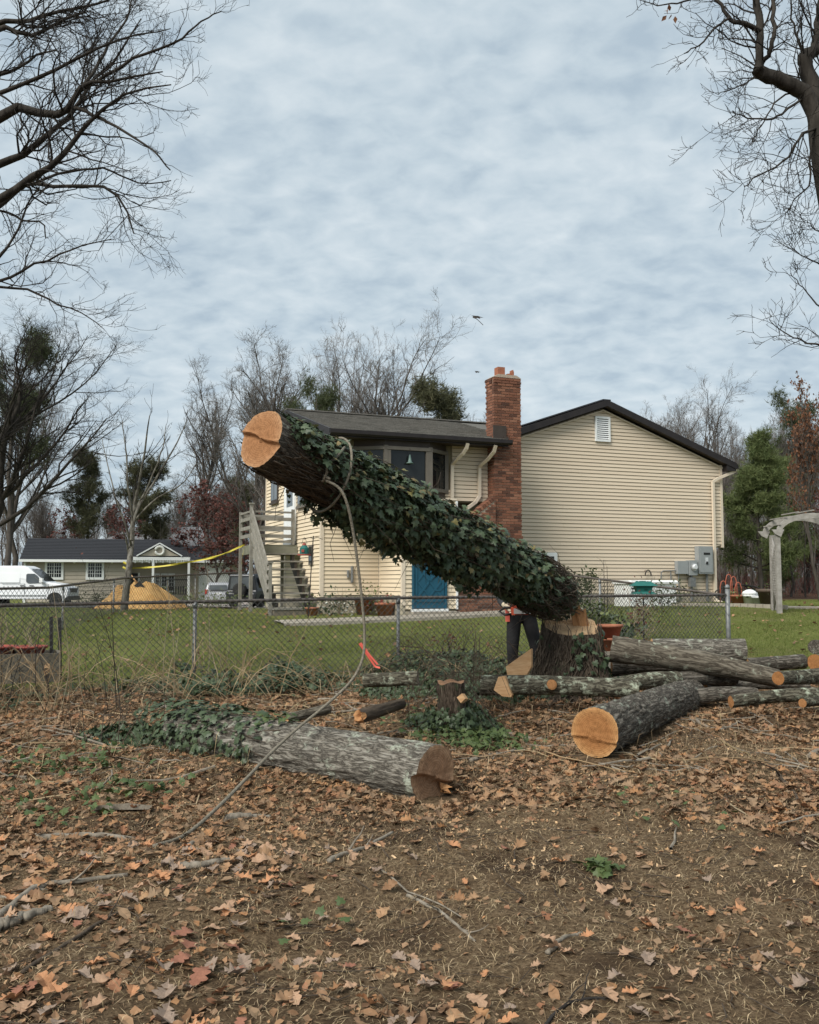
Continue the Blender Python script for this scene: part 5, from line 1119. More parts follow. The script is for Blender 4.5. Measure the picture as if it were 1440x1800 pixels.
part('front_handle', G().tube([c + (.05, -.085, -.03), c + (.06, -.09, .10), c + (.07, 0, .14), c + (.06, .09, .10), c + (.05, .09, -.03)], .013, 8), MT['black'], saw, True)
part('hand_guard', G().box(c + (.13, -.08, .10), c + (.145, .08, .19)), MT['black'], saw)
# ------------------------------------------------------------------ trees
def grow(P, R, levels, q, rmin=.004):
    """levels of side branches on the polylines P; returns [(P, R)] for each level"""
    out = [(P, R)]
    for lv in levels:
        M, n, _ = P.shape; ln = np.linalg.norm(np.diff(P, axis=1), axis=2).sum(1)
        cnt = q.poisson(ln * lv['per']) if 'per' in lv else np.full(M, lv['k'])
        cnt = np.clip(cnt, lv.get('min', 0), lv.get('max', 60))
        par = np.repeat(np.arange(M), cnt); m = len(par)
        if m == 0: break
        t = q.uniform(*lv.get('t', (.2, .98)), m); f = t * (n - 1); i = np.clip(f.astype(int), 0, n - 2); w = (f - i)[:, None]
        p0 = P[par, i] * (1 - w) + P[par, i + 1] * w; tg = nrm(P[par, i + 1] - P[par, i]); r0 = R[par, i] * (1 - w[:, 0]) + R[par, i + 1] * w[:, 0]
        pr = q.normal(size=(m, 3)); pr = nrm(pr - tg * (pr * tg).sum(1, keepdims=True)); a = np.radians(q.uniform(*lv.get('ang', (30, 65)), m))[:, None]
        d = tg * np.cos(a) + pr * np.sin(a); d[:, 2] += lv.get('up', .15); d = nrm(d)
        L_ = ln[par] * q.uniform(*lv.get('lr', (.35, .65)), m) * (1 - lv.get('taper', .5) * t); L_ = np.clip(L_, lv.get('lmin', .02), lv.get('lmax', 99))
        k = lv.get('n', 5); Q = np.empty((m, k, 3)); Q[:, 0] = p0
        for s in range(1, k):
            d = nrm(d + lv.get('wig', .22) * q.normal(size=(m, 3)) + np.array((0, 0, lv.get('up2', .06)))); Q[:, s] = Q[:, s - 1] + d * (L_ / (k - 1))[:, None]
        rb = np.maximum(np.minimum(r0 * lv.get('rr', .62), L_ * lv.get('thick', .035) + .002), rmin); tt = np.linspace(0, 1, k)[None]
        R_ = np.maximum(rb[:, None] * (1 - (1 - lv.get('end', .35)) * tt), rmin * .7)
        P, R = Q, R_; out.append((P, R))
    return out
def smooth_line(pts, n):
    P = np.array(pts, float); t = np.linspace(0, len(P) - 1, n); i = np.clip(t.astype(int), 0, len(P) - 2); f = (t - i)[:, None]
    a, b, c, d = P[np.clip(i - 1, 0, None)], P[i], P[i + 1], P[np.clip(i + 2, None, len(P) - 1)]
    return .5 * (2 * b + (c - a) * f + (2 * a - 5 * b + 4 * c - d) * f ** 2 + (3 * b - a - 3 * c + d) * f ** 3)
SIDES = [9, 6, 5, 3, 3, 3]
def treegeo(levels, split=1):
    tr, cr = G(), G()
    for k, (P, R) in enumerate(levels): (tr if k < split else cr).add(*tubes(P, R, SIDES[min(k, 5)]))
    return tr, cr, levels[-1]
# big bare oak whose limbs enter the frame at the upper left corner; its stem stands outside the frame
def limb(pts, r0, r1, n=14):
    P = np.array([at(*p) for p in pts]); C = smooth_line(P, n); C += .007 * np.random.default_rng(abs(int(pts[0][1]))).normal(size=C.shape); return C, np.linspace(r0, r1, n) ** 1.0
def hero(name, label, cat, base, limbs, levels, sd, tmat, cmat, trunkline, rmin=.0035, lsc=1.0):
    q = np.random.default_rng(sd); t = thing(name, label, cat, base)
    tr, cr = G(), G(); tr.tube(trunkline[0], trunkline[1], 14)
    Ps, Rs = [], []
    for pts, r0, r1 in limbs:
        C, R = limb(pts, r0 * lsc, r1); tr.add(*tubes(C[None], R[None], 8)); Ps.append(C); Rs.append(R)
    lv = grow(np.array(Ps), np.array(Rs), levels, q, rmin)
    for k, (P, R) in enumerate(lv[1:]): cr.add(*tubes(P, R, (4, 3, 3, 3)[k]))
    part('trunk', tr, tmat, t, True); part('crown', cr, cmat, t)
    return t, lv
tb = at(-235, 1300, 9.6); tb[2] = g1(tb[0], tb[1]) - .1
c = lambda x, y, d: (x, y, d)
LIMBS = [
    ([(-235, 420, 9.6), (-90, 270, 9.5), (0, 205, 9.4), (42, 191, 9.3), (95, 203, 9.2), (122, 190, 9.2), (135, 160, 9.1), (165, 143, 9.1), (215, 140, 9.0), (285, 125, 9.0)], .10, .006),
    ([(125, 187, 9.2), (160, 200, 9.1), (190, 215, 9.0), (235, 240, 8.9), (275, 268, 8.8), (298, 300, 8.8)], .030, .006),
    ([(135, 160, 9.1), (165, 125, 9.2), (195, 70, 9.4), (225, 25, 9.5), (240, -30, 9.6)], .030, .006),
    ([(170, 143, 9.1), (240, 100, 9.0), (310, 72, 8.9), (350, 40, 8.9), (385, 20, 8.9)], .026, .005),
    ([(-235, 450, 9.6), (-90, 335, 9.9), (0, 290, 10.0), (38, 275, 10.0), (82, 238, 10.0), (120, 205, 10.1), (158, 150, 10.2), (210, 95, 10.3), (250, 30, 10.4)], .085, .006),
    ([(-235, 500, 9.6), (-90, 400, 9.3), (0, 350, 9.2), (55, 315, 9.2), (102, 282, 9.1), (132, 243, 9.1), (172, 200, 9.0), (230, 160, 9.0), (300, 150, 8.9)], .080, .006),
    ([(-235, 500, 9.6), (-90, 420, 9.8), (0, 361, 9.7), (32, 334, 9.7), (62, 321, 9.7), (100, 330, 9.6), (172, 324, 9.5), (208, 348, 9.5), (228, 390, 9.4), (235, 412, 9.4)], .055, .006),
    ([(62, 321, 9.7), (130, 300, 9.6), (190, 298, 9.5), (240, 320, 9.5), (300, 318, 9.4)], .024, .005),
    ([(-235, 300, 9.6), (-90, 90, 10.2), (0, 40, 10.4), (44, 39, 10.4), (82, 24, 10.4), (150, 12, 10.4), (190, 0, 10.4), (230, -20, 10.4)], .06, .006),
    ([(-235, 330, 9.6), (-90, 110, 9.9), (0, 50, 10.0), (38, 59, 10.0), (66, 61, 10.0), (112, 34, 10.0), (150, 20, 10.0), (170, -20, 10.0)], .06, .006),
    ([(-200, 520, 9.6), (-70, 500, 9.4), (0, 452, 9.3), (28, 405, 9.3), (52, 352, 9.3), (70, 330, 9.3)], .030, .006),
    ([(-230, 560, 9.6), (-80, 520, 9.5), (0, 495, 9.4), (50, 469, 9.4), (98, 452, 9.4), (140, 432, 9.3), (195, 421, 9.3)], .032, .005),
    ([(-230, 540, 9.6), (-80, 500, 9.8), (0, 505, 9.9), (58, 514, 9.9), (95, 533, 9.8), (140, 549, 9.8), (185, 577, 9.8)], .030, .004),
    ([(-235, 500, 9.6), (-80, 400, 9.7), (0, 370, 9.8), (35, 386, 9.8), (72, 392, 9.8), (80, 420, 9.8)], .03, .006),
    ([(-235, 380, 9.6), (-100, 200, 9.8), (-20, 140, 9.9), (30, 120, 9.9), (70, 95, 9.9), (110, 90, 9.9)], .05, .006)]
LIMBS += [([(-235, 300, 9.6), (-60, 180, 9.5), (0, 165, 9.4), (80, 130, 9.3), (160, 90, 9.2), (235, 62, 9.2), (300, 50, 9.1)], .05, .004)]
TL = smooth_line([(tb[0], tb[1], tb[2]), tuple(at(-235, 900, 9.6)), tuple(at(-240, 560, 9.6)), tuple(at(-232, 420, 9.6)), tuple(at(-235, 200, 9.6))], 16)
HL = [dict(per=5.6, ang=(25, 60), lr=(.14, .36), lmin=.30, lmax=.90, up=.10, up2=.03, wig=.26, n=8, t=(.30, 1), taper=.3, rr=.45, thick=.012), dict(per=8.5, ang=(25, 60), lr=(.30, .60), lmin=.14, lmax=.55, wig=.26, n=6, t=(.12, 1), taper=.4, thick=.014), dict(per=11.5, ang=(25, 55), lr=(.35, .75), lmin=.06, lmax=.24, wig=.22, n=4, t=(.15, 1), taper=.3, thick=.02)]
oak, lv = hero('bare_oak', 'big bare oak with dark spreading limbs reaching in over the yard', 'tree', tuple(tb), LIMBS, HL, 11, MT['trunkdark'], MT['twigdark'], (TL, np.linspace(.30, .14, 16)), .0021, .66)
# the tree at the upper right corner
tb = at(1500, 1300, 9.0); tb[2] = g1(tb[0], tb[1]) - .1
RL = [
    ([(1446, 250, 9.0), (1420, 170, 9.0), (1385, 148, 8.95), (1345, 130, 8.9), (1331, 122, 8.9)], .085, .060),
    ([(1333, 125, 8.9), (1336, 90, 8.9), (1335, 45, 8.9), (1330, 0, 8.9), (1322, -60, 8.9)], .042, .034),
    ([(1340, 112, 8.9), (1350, 95, 8.85), (1360, 70, 8.8), (1360, 20, 8.8), (1352, -40, 8.8)], .026, .018),
    ([(1334, 55, 8.9), (1305, 42, 8.8), (1284, 33, 8.8), (1268, 12, 8.8), (1245, -15, 8.8)], .026, .014),
    ([(1440, 210, 9.0), (1426, 150, 9.1), (1418, 118, 9.1), (1414, 100, 9.1), (1428, 92, 9.2), (1445, 85, 9.2)], .085, .055),
    ([(1424, 100, 9.1), (1434, 70, 9.2), (1440, 20, 9.3), (1450, -40, 9.4)], .04, .03),
    ([(1416, 102, 9.1), (1402, 70, 9.1), (1393, 35, 9.1), (1390, -20, 9.1)], .012, .008),
    ([(1284, 33, 8.8), (1258, 48, 8.7), (1232, 75, 8.6), (1202, 95, 8.6)], .014, .005),
    ([(1446, 225, 9.0), (1415, 232, 8.8), (1395, 262, 8.7), (1368, 292, 8.7), (1330, 308, 8.7), (1308, 328, 8.7)], .016, .004),
    ([(1446, 225, 9.0), (1428, 240, 8.9), (1424, 290, 8.9), (1425, 325, 8.9), (1400, 345, 8.9), (1383, 372, 8.9)], .014, .004),
    ([(1410, 170, 9.0), (1375, 200, 8.8), (1330, 210, 8.7), (1285, 195, 8.6)], .014, .005),
    ([(1395, 155, 9.0), (1360, 185, 8.9), (1335, 225, 8.8), (1318, 255, 8.8)], .010, .004),
    ([(1336, 128, 8.9), (1305, 150, 8.9), (1275, 160, 8.9), (1262, 165, 8.9)], .008, .003),
    ([(1250, -20, 8.8), (1210, 0, 8.8), (1160, 8, 8.8), (1125, 0, 8.8)], .012, .003),
    ([(1500, 480, 9.2), (1460, 470, 9.1), (1420, 455, 9.1), (1385, 430, 9.1)], .014, .003), ([(1500, 620, 9.2), (1460, 610, 9.1), (1410, 600, 9.1), (1375, 580, 9.1), (1352, 560, 9.1)], .014, .003),
    ([(1500, 560, 9.2), (1450, 545, 9.1), (1415, 510, 9.1), (1388, 480, 9.1)], .012, .003), ([(1500, 430, 9.2), (1460, 420, 9.1), (1430, 400, 9.1), (1420, 388, 9.1)], .010, .003)]
TL = smooth_line([tuple(tb), tuple(at(1500, 900, 9.0)), tuple(at(1490, 500, 9.0)), tuple(at(1450, 260, 9.0)), tuple(at(1440, 200, 9.0))], 14)
HR = [dict(per=13, ang=(30, 75), lr=(.35, .8), lmin=.22, lmax=.75, up=.06, up2=.03, wig=.24, n=6, t=(.2, 1), taper=.3, rr=.45, thick=.012), dict(per=8, ang=(25, 60), lr=(.3, .6), lmin=.08, lmax=.34, wig=.22, n=5, t=(.15, 1), taper=.4), dict(per=9, ang=(25, 55), lr=(.35, .7), lmin=.04, lmax=.15, wig=.2, n=4, t=(.2, 1), taper=.3)]
t2, lv2 = hero('bare_tree', 'bare tree with thick dark forked limbs entering at the top corner of the sky', 'tree', tuple(tb), RL, HR, 12, MT['trunkdark'], MT['twigdark'], (TL, np.linspace(.26, .10, 14)), .0028)
q = np.random.default_rng(5); p = at(1180, 22, 8.75); part('dead_leaves', G().add(*scatter(*LEAFS['simple'], p + q.normal(size=(6, 3)) * .025, nrm(q.normal(size=(6, 3))), q, .07)), MT['brownleaf'], t2)
# middle distance trees: unit templates, then copies
def bare_template(name, H, spread, sd, nl, tw, tmat, cmat, trunk_r=.02, clear=.3, lean=0, dens=1.0, up=.35, rmin=.0055):
    q = np.random.default_rng(sd); n = 10; z = np.linspace(0, .78 * H, n)
    P = np.stack([np.cumsum(q.normal(size=n) * .012 * H) * (z > 0) + lean * z, np.cumsum(q.normal(size=n) * .012 * H) * (z > 0), z - .3 * (z == 0)], 1)[None]; R = (trunk_r * H * (1 - .72 * z / (.78 * H)))[None]
    lev = [dict(k=nl, ang=(28, 58), lr=(spread * .75, spread * 1.2), up=up, up2=.09, wig=.11, n=9, t=(clear, 1), taper=.35, rr=.62, end=.2), dict(k=int(12 * dens), ang=(25, 60), lr=(.28, .55), up=.2, up2=.06, wig=.2, n=6, t=(.15, 1), taper=.35, thick=.016), dict(k=int(7 * dens), ang=(25, 60), lr=(.3, .6), up=.12, up2=.05, wig=.22, n=5, t=(.15, 1), taper=.35, thick=.014), dict(k=tw, ang=(22, 55), lr=(.35, .7), up=.08, wig=.2, n=3, t=(.2, 1), taper=.3, thick=.010)]
    lv = grow(P, R, lev, q, rmin); tr, cr = G(), G()
    for k, (P, R) in enumerate(lv): (tr if k < 2 else cr).add(*tubes(P, R, (8, 5, 4, 3, 3)[k]))
    return name, mesh('trunk', tr, tmat, True), mesh('crown', cr, cmat), lv[-1]
def stand(tpl, x, y, s, label, cat='tree', rz=0, group=None, sx=1.0, sink=0.0, names=('trunk', 'crown'), mats=None):
    z = g1(x, y) - sink; t = thing(tpl[0], label, cat, (x, y, z), group); t.rotation_euler = (0, 0, rz); t.scale = (s * sx, s * sx, s)
    for nm, me in zip(names, tpl[1:3]): place(nm, me, t)
    return t
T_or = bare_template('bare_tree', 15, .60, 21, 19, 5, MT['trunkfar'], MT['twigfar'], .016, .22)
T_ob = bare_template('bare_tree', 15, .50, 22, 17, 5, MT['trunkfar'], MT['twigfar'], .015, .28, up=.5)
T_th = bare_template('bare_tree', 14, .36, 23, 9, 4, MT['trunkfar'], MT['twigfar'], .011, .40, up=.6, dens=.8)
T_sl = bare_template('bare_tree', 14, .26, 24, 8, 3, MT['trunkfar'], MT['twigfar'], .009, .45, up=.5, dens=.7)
T_lf = bare_template('bare_tree', 13, .62, 26, 18, 5, MT['trunkdark'], MT['twigdark'], .017, .30, lean=.02, up=.22, rmin=.004)
def pine_template(name, H, sd, mode, nmat, tmat, ntuft, size, tris=7):
    q = np.random.default_rng(sd); n = 9; z = np.linspace(0, H * .95, n); P = np.stack([np.cumsum(q.normal(size=n)) * .008 * H * (z > 0), np.cumsum(q.normal(size=n)) * .008 * H * (z > 0), z], 1)[None]; P[0, 0, 2] = -.3
    R = (.015 * H * (1 - .85 * z / z[-1]))[None]
    if mode == 'cone': lev = [dict(k=62, ang=(62, 88), lr=(.22, .34), up=.05, up2=.05, wig=.08, n=6, t=(.16, .99), taper=.86, rr=.4), dict(k=6, ang=(30, 60), lr=(.25, .5), up=.05, wig=.12, n=4, t=(.25, 1), taper=.4)]
    elif mode == 'round': lev = [dict(k=34, ang=(35, 80), lr=(.20, .34), up=.2, up2=.08, wig=.14, n=6, t=(.42, .99), taper=.35, rr=.4), dict(k=7, ang=(30, 65), lr=(.25, .5), up=.1, wig=.16, n=4, t=(.3, 1), taper=.3)]
    else: lev = [dict(k=16, ang=(45, 85), lr=(.16, .32), up=.15, up2=.08, wig=.16, n=6, t=(.52, .99), taper=.3, rr=.42), dict(k=7, ang=(30, 65), lr=(.25, .5), up=.12, wig=.16, n=4, t=(.45, 1), taper=.3)]
    lv = grow(P, R, lev, q, .012); tr = G(); [tr.add(*tubes(a, b, s)) for (a, b), s in zip(lv, (8, 4, 3))]
    A = lv[2][0]; B = lv[1][0]; m1 = int(ntuft * .75); i = q.integers(0, len(A), m1); f = q.uniform(.2, 1, m1) * (A.shape[1] - 1); k = np.clip(f.astype(int), 0, A.shape[1] - 2); w = (f - k)[:, None]; c1 = A[i, k] * (1 - w) + A[i, k + 1] * w
    m2 = ntuft - m1; i = q.integers(0, len(B), m2); c2 = B[i, q.integers(3, B.shape[1], m2)]; C = np.concatenate([c1, c2]) + q.normal(size=(ntuft, 3)) * .022 * H
    d = nrm(q.normal(size=(ntuft, tris, 3)) + (0, 0, .55)); l = size * q.uniform(.6, 1.25, (ntuft, 1, 1)); s = nrm(np.cross(d, q.normal(size=d.shape))) * l * .05
    c = C[:, None]; V = np.stack([c - s, c + s, c + d * l], 2).reshape(-1, 3); F = np.arange(len(V)).reshape(-1, 3)
    return name, mesh('trunk', tr, tmat, True), mesh('crown', G().add(V, F), nmat), lv[-1]
T_wp = pine_template('white_pine', 9, 31, 'cone', MT['needlebr'], MT['trunkfar'], 8000, .28, 8)
T_rp = pine_template('round_pine', 11, 32, 'round', MT['needledk'], MT['trunkfar'], 4200, .36, 8)
T_tp = pine_template('tall_pine', 16, 33, 'flat', MT['needle'], MT['trunkfar'], 3000, .42, 8)
def leafy_template(base, sd, n, size, lmat, name):
    q = np.random.default_rng(sd); P = base[3][0]; i = q.integers(0, len(P), n); c = P[i, -1] + q.normal(size=(n, 3)) * .05
    return mesh('leaves', G().add(*scatter(*LEAFS['frag'], c, nrm(q.normal(size=(n, 3))), q, size * q.uniform(.6, 1.3, n))), lmat)
def px(x, d): return (x - 720) / FPX * d
def top_s(y, d, H, gx): return (EYE + (1022 - y) / FPX * d - g1(gx, d)) / H
def tree_at(tpl, H, x, d, ytop, label, **k):
    X = px(x, d); return stand(tpl, X, d, top_s(ytop, d, H, X), label, **k)
# behind the house
tree_at(T_ob, 15, 505, 46, 592, 'bare tree with upright limbs rising behind the roof over the sawn trunk end', rz=.4, sx=1.15)
tree_at(T_or, 15, 690, 44, 596, 'broad bare tree fanning out behind the middle of the lower roof', rz=2.1, sx=1.12)
tree_at(T_or, 15, 585, 50, 590, 'thin grey bare tree between two bigger crowns behind the roof', rz=3.6, sx=.8)
tree_at(T_tp, 16, 548, 40, 676, 'dull green pine showing between bare crowns behind the lower roof', rz=1.0, sx=.7)
tree_at(T_rp, 11, 772, 42, 702, 'dark pine top poking over the ridge beside the chimney', rz=.3, sx=1.0)
# left side
tree_at(T_ob, 15, 395, 84, 650, 'slender bare tree in front of the russet thicket beyond the driveway', rz=1.2, sx=1.0)
tree_at(T_or, 15, 455, 60, 640, 'bare tree partly behind the sawn trunk end', rz=2.9, sx=.9)
X = px(6, 34); big = stand(T_lf, X, 34, top_s(560, 34, 13, X), 'dark wide spreading bare tree at the edge of the street above the van', rz=.9, sx=1.30)
tree_at(T_or, 15, 30, 84, 640, 'bare tree with upright crown behind the wide dark one', rz=4.1, sx=.85)
tree_at(T_tp, 16, 14, 62, 585, 'tall ragged pine behind the wide dark bare tree', rz=.5, sx=.85)
tree_at(T_rp, 11, 152, 88, 812, 'olive round topped pine behind the ranch house roof', rz=1.1, sx=.85)
tree_at(T_rp, 11, 258, 92, 830, 'wide dull pine behind the porch gable of the ranch house', rz=2.6, sx=1.15)
tree_at(T_rp, 11, 425, 95, 858, 'dull pine beyond the driveway beside the porch posts', rz=.2, sx=.9)
# yard tree by the sand heap with a vase of thin shoots
q = np.random.default_rng(44); d = 25.0; bp_ = at(216, 1076, d); bp_[2] = g1(bp_[0], bp_[1])
yt = thing('yard_tree', 'slim bare tree with pale lower bark standing in front of the sand heap', 'tree', tuple(bp_)); tr, cr = G(), G()
ST = [([(217, 1085), (222, 1040), (228, 990), (232, 950), (234, 915), (240, 870), (255, 790), (262, 730)], .11, .012), ([(232, 950), (240, 900), (275, 840), (310, 780), (328, 740)], .05, .008), ([(234, 915), (226, 860), (222, 800), (215, 740)], .035, .008), ([(231, 960), (222, 925), (205, 880), (190, 820), (180, 770)], .035, .007), ([(236, 900), (262, 850), (285, 790), (292, 745)], .035, .006), ([(229, 985), (222, 950), (214, 930)], .03, .015), ([(234, 920), (270, 880), (320, 850), (345, 815)], .035, .006)]
PP, RR = [], []
for pts, r0, r1 in ST:
    C, R = limb([(x, y, d + .4 * math.sin(i + r0 * 90)) for i, (x, y) in enumerate(pts)], r0, r1); tr.add(*tubes(C[None], R[None], 7)); PP.append(C); RR.append(R)
for P, R in grow(np.array(PP), np.array(RR), [dict(per=3.0, ang=(20, 50), lr=(.16, .42), lmin=.3, up=.25, up2=.08, wig=.14, n=6, t=(.35, 1), rr=.5), dict(per=2.6, ang=(20, 50), lr=(.25, .5), lmin=.15, wig=.16, n=4, up=.15)], q, .006)[1:]: cr.add(*tubes(P, R, 3))
part('trunk', tr, pm('pale_bark', [(.03, .025, .02), (.12, .11, .09), (.2, .19, .165)], 6, .95, .5, 20, stretch=(2, 2, .8)), yt, True); part('crown', cr, MT['twigdark'], yt)
# russet thicket and woods
T_rs = bare_template('bare_tree', 7, .55, 28, 12, 4, MT['trunkfar'], MT['twigfar'], .010, .12, up=.4, dens=.9); rsl = leafy_template(T_rs, 3, 2600, .13, MT['redtwig'], 'leaves'); brl = leafy_template(T_ob, 4, 3600, .20, MT['brownleaf'], 'leaves')
q = np.random.default_rng(50)
for x, d_, yt_, sxx in ((385, 74, 868, 1.35), (352, 78, 888, 1.2), (430, 70, 880, 1.2), (215, 86, 905, 1.3), (120, 92, 910, 1.2)):
    t = tree_at(T_rs, 7, x, d_, yt_, 'russet leaved small tree in the thicket behind the ranch house', rz=x, sx=sxx, group='russet small trees behind the ranch house'); place('leaves', rsl, t)
k = 0
for i in range(46):
    d_ = q.uniform(96, 150); x = q.uniform(-60, 470); tpl, H = ((T_or, 15), (T_ob, 15), (T_th, 14), (T_sl, 14))[i % 4]
    tree_at(tpl, H, x, d_, q.uniform(835, 930), 'thin bare grey tree in the woods behind the ranch house', rz=q.uniform(0, 6), sx=q.uniform(.8, 1.3), group='bare trees in the woods behind the ranch house')
for i in range(16):
    d_ = q.uniform(70, 110); x = q.uniform(470, 1000); tpl, H = ((T_or, 15), (T_ob, 15), (T_th, 14))[i % 3]
    tree_at(tpl, H, x, d_, q.uniform(735, 770), 'bare tree far behind the house roof', rz=q.uniform(0, 6), sx=q.uniform(.8, 1.2), group='bare trees far behind the house')
# right woods
for i in range(84):
    d_ = 31 + 62 * q.random() ** 1.3; x = q.uniform(1150, 1480); tpl, H = ((T_sl, 14), (T_th, 14), (T_sl, 14), (T_ob, 15))[i % 4]
    yt_ = q.uniform(715, 800) if i % 3 else q.uniform(800, 900)
    tree_at(tpl, H, x, d_, yt_, 'thin bare tree trunk in the woods beyond the wooden arbor', rz=q.uniform(0, 6), sx=q.uniform(.6, 1.0), group='bare trees in the woods beyond the arbor')
tree_at(T_or, 15, 1262, 62, 690, 'big bare crown rising behind the gable roof end', rz=1.0, sx=.95)
tree_at(T_or, 15, 1180, 75, 715, 'bare crown just over the gable slope', rz=2.0, sx=1.0)
tree_at(T_wp, 9, 1338, 29.5, 752, 'bright green young white pine between the gable wall and the arbor', rz=.6, sx=1.05)
tree_at(T_wp, 9, 1392, 36, 800, 'second white pine behind the arbor post', rz=2.6, sx=1.0)
tree_at(T_wp, 9, 1308, 40, 850, 'low white pine in the shade close to the gable wall', rz=4.0, sx=1.1)
tree_at(T_wp, 9, 1366, 33, 925, 'small yellowish young pine beside the arbor post', rz=1.0, sx=1.2)
tree_at(T_tp, 16, 1418, 38, 700, 'tall pine among brown leaved oaks at the edge of the woods', rz=1.5, sx=.8)
for x, d_, yt_, sxx, lb in ((1440, 27, 690, .62, 'oak still holding rusty brown leaves beside the arbor'), (1462, 33, 735, .8, 'second rusty leaved oak at the edge of the woods')):
    t = tree_at(T_ob, 15, x, d_, yt_, lb, rz=x, sx=sxx); place('leaves', brl, t)
for x, d_, yt_, sxx in ((1395, 42, 905, 1.0), (1430, 36, 890, 1.0), (1300, 52, 930, 1.2), (1350, 48, 950, 1.1), (1405, 55, 960, 1.2)):
    t = tree_at(T_rs, 7, x, d_, yt_, 'russet undergrowth sapling among the thin trunks beyond the arbor', rz=x, sx=sxx, group='saplings under the right woods'); place('leaves', rsl, t)
# ------------------------------------------------------------------ across the street
def loc_thing(name, label, cat, loc, rz, group=None):
    t = thing(name, label, cat, tuple(loc), group); t.rotation_euler = (0, 0, rz); OFF[t.name] = (0, 0, 0); return t
def lpart(name, g, mat, parent, smooth=False): return part(name, g, mat, parent, smooth, True)
# ranch house: local x along the front, y back, z up
YR = 72.0; x0 = px(44, YR); zr = g1(px(200, YR), YR)
rh = loc_thing('ranch_house', 'low beige ranch house with charcoal roof and a small porch gable across the street', 'house', (x0, YR, zr), rad(15))
sc = YR / FPX
def rx(p): k = (p - 720) / FPX; return (-x0 + YR * k) / (math.cos(rad(15)) - math.sin(rad(15)) * k)
HT = lambda y: EYE + (1022 - y) * sc - zr
zE, zT = HT(984), HT(948)
wl = rx(334); wr_ = rx(425)
bw = lpart('wall', G().box((0, .03, -1.0), (rx(226), 7.5, zE)).box((rx(226), 1.5, -1.0), (wl, 7.5, zE)), MT['ranch'], rh)
for k in range(11):
    z = .0 + k * (zE / 11); lpart('siding_board', G().add([(0, -.02, z + .02), (rx(226), -.02, z + .02), (rx(226), .02, z + zE / 11), (0, .02, z + zE / 11), (0, .03, z + .02), (rx(226), .03, z + .02)], [(0, 1, 2, 3), (4, 5, 1, 0)]), MT['ranch'], bw)
for k in range(11):
    z = .0 + k * (zE / 11); lpart('siding_board', G().add([(rx(226), 1.46, z + .02), (wl, 1.46, z + .02), (wl, 1.49, z + zE / 11), (rx(226), 1.49, z + zE / 11), (rx(226), 1.5, z + .02), (wl, 1.5, z + .02)], [(0, 1, 2, 3), (4, 5, 1, 0)]), MT['ranch'], bw)
rf = lpart('roof', G().add([(-.3, -.6, zE), (wl + .4, -.6, zE), (wl - .9, 3.9, zT + .25), (-.3, 3.9, zT + .25), (-.3, 8.2, zE), (wl + .4, 8.2, zE), (-.3, -.6, zE - .12), (wl + .4, -.6, zE - .12), (wl + .4, 8.2, zE - .12), (-.3, 8.2, zE - .12)], [(0, 1, 2, 3), (3, 2, 5, 4), (6, 9, 8, 7), (0, 6, 7, 1), (1, 7, 8, 5), (1, 5, 2), (0, 3, 4), (0, 4, 9, 6)]), MT['darkroof'], rh)
g = G(); q = random.Random(5)
for k in range(14):
    f0 = k / 14; y = -.6 + 4.5 * f0; z = zE + (zT + .25 - zE) * f0; g.box((-.29, y - .02, z), (wl + .38 - 1.2 * f0, y + .03, z + .035))
s_ = lpart('shingle_courses', g, MT['darkroof'], rf); s_['kind'] = 'stuff'
lpart('gutter', G().box((-.32, -.72, zE - .17), (wl + .42, -.6, zE + .02)), MT['white'], rf)
lpart('corner_board', G().box((-.05, -.06, -1), (.12, .05, zE - .12)), MT['white'], rh)
for a, b in ((80, 113), (152, 184)):
    z1, z0 = HT(986), HT(1019); w = lpart('window', G().box((rx(a), -.10, z0), (rx(b), -.021, z1)), MT['white'], rh); aa, bb = rx(a) + .18, rx(b) - .18; m_ = (aa + bb) / 2
    for p, q_ in ((aa, m_ - .03), (m_ + .03, bb)): lpart('pane', G().box((p, -.115, z0 + .20), (q_, -.101, z1 - .16)), MT['glass'], w)
    g = G()
    for j in range(1, 6):
        u = aa + (bb - aa) * j / 6
        if j != 3: g.box((u - .012, -.125, z0 + .2), (u + .012, -.116, z1 - .16))
    for j in range(1, 4): z = z0 + .2 + (z1 - z0 - .36) * j / 4; g.box((aa, -.1245, z - .012), (bb, -.1165, z + .012))
    lpart('muntins', g, MT['white'], w)
# porch
pg0, pg1, pz1, pz0 = rx(241), rx(320), HT(952), HT(976)
pf = lpart('porch_gable', G().prism([(pg0 + .25, pz0), (pg1 - .25, pz0), ((pg0 + pg1) / 2, pz1 - .25)], 1, -.85, .0), MT['ranch'], rh)
mid = (pg0 + pg1) / 2
for s, e in ((-1, pg0), (1, pg1)): lpart('gable_trim', G().beam((mid, -.9, pz1 - .06), (e, -.9, pz0 - .02), .10, .22, (0, 1, 0)), MT['white'], pf); lpart('gable_slope', G().add([(mid, -.95, pz1 + .06), (e, -.95, pz0 + .08), (e, 3.0, pz0 + .08), (mid, 3.0, pz1 + .06), (mid, -.95, pz1), (e, -.95, pz0 + .02), (e, 3.0, pz0 + .02), (mid, 3.0, pz1)], [(0, 1, 2, 3) if s < 0 else (3, 2, 1, 0), (7, 6, 5, 4), (0, 4, 5, 1)]), MT['darkroof'], pf)
lpart('porch_beam', G().box((rx(228), -.95, pz0 - .34), (wl, -.80, pz0 - .10)), MT['white'], rh)
lpart('porch_floor', G().box((rx(228), -.9, -.5), (wl, 1.45, .12)), MT['concrete'], rh)
for x in (270, 332): lpart('porch_post', G().box((rx(x) - .09, -.93, .12), (rx(x) + .09, -.77, pz0 - .34)), MT['white'], rh)
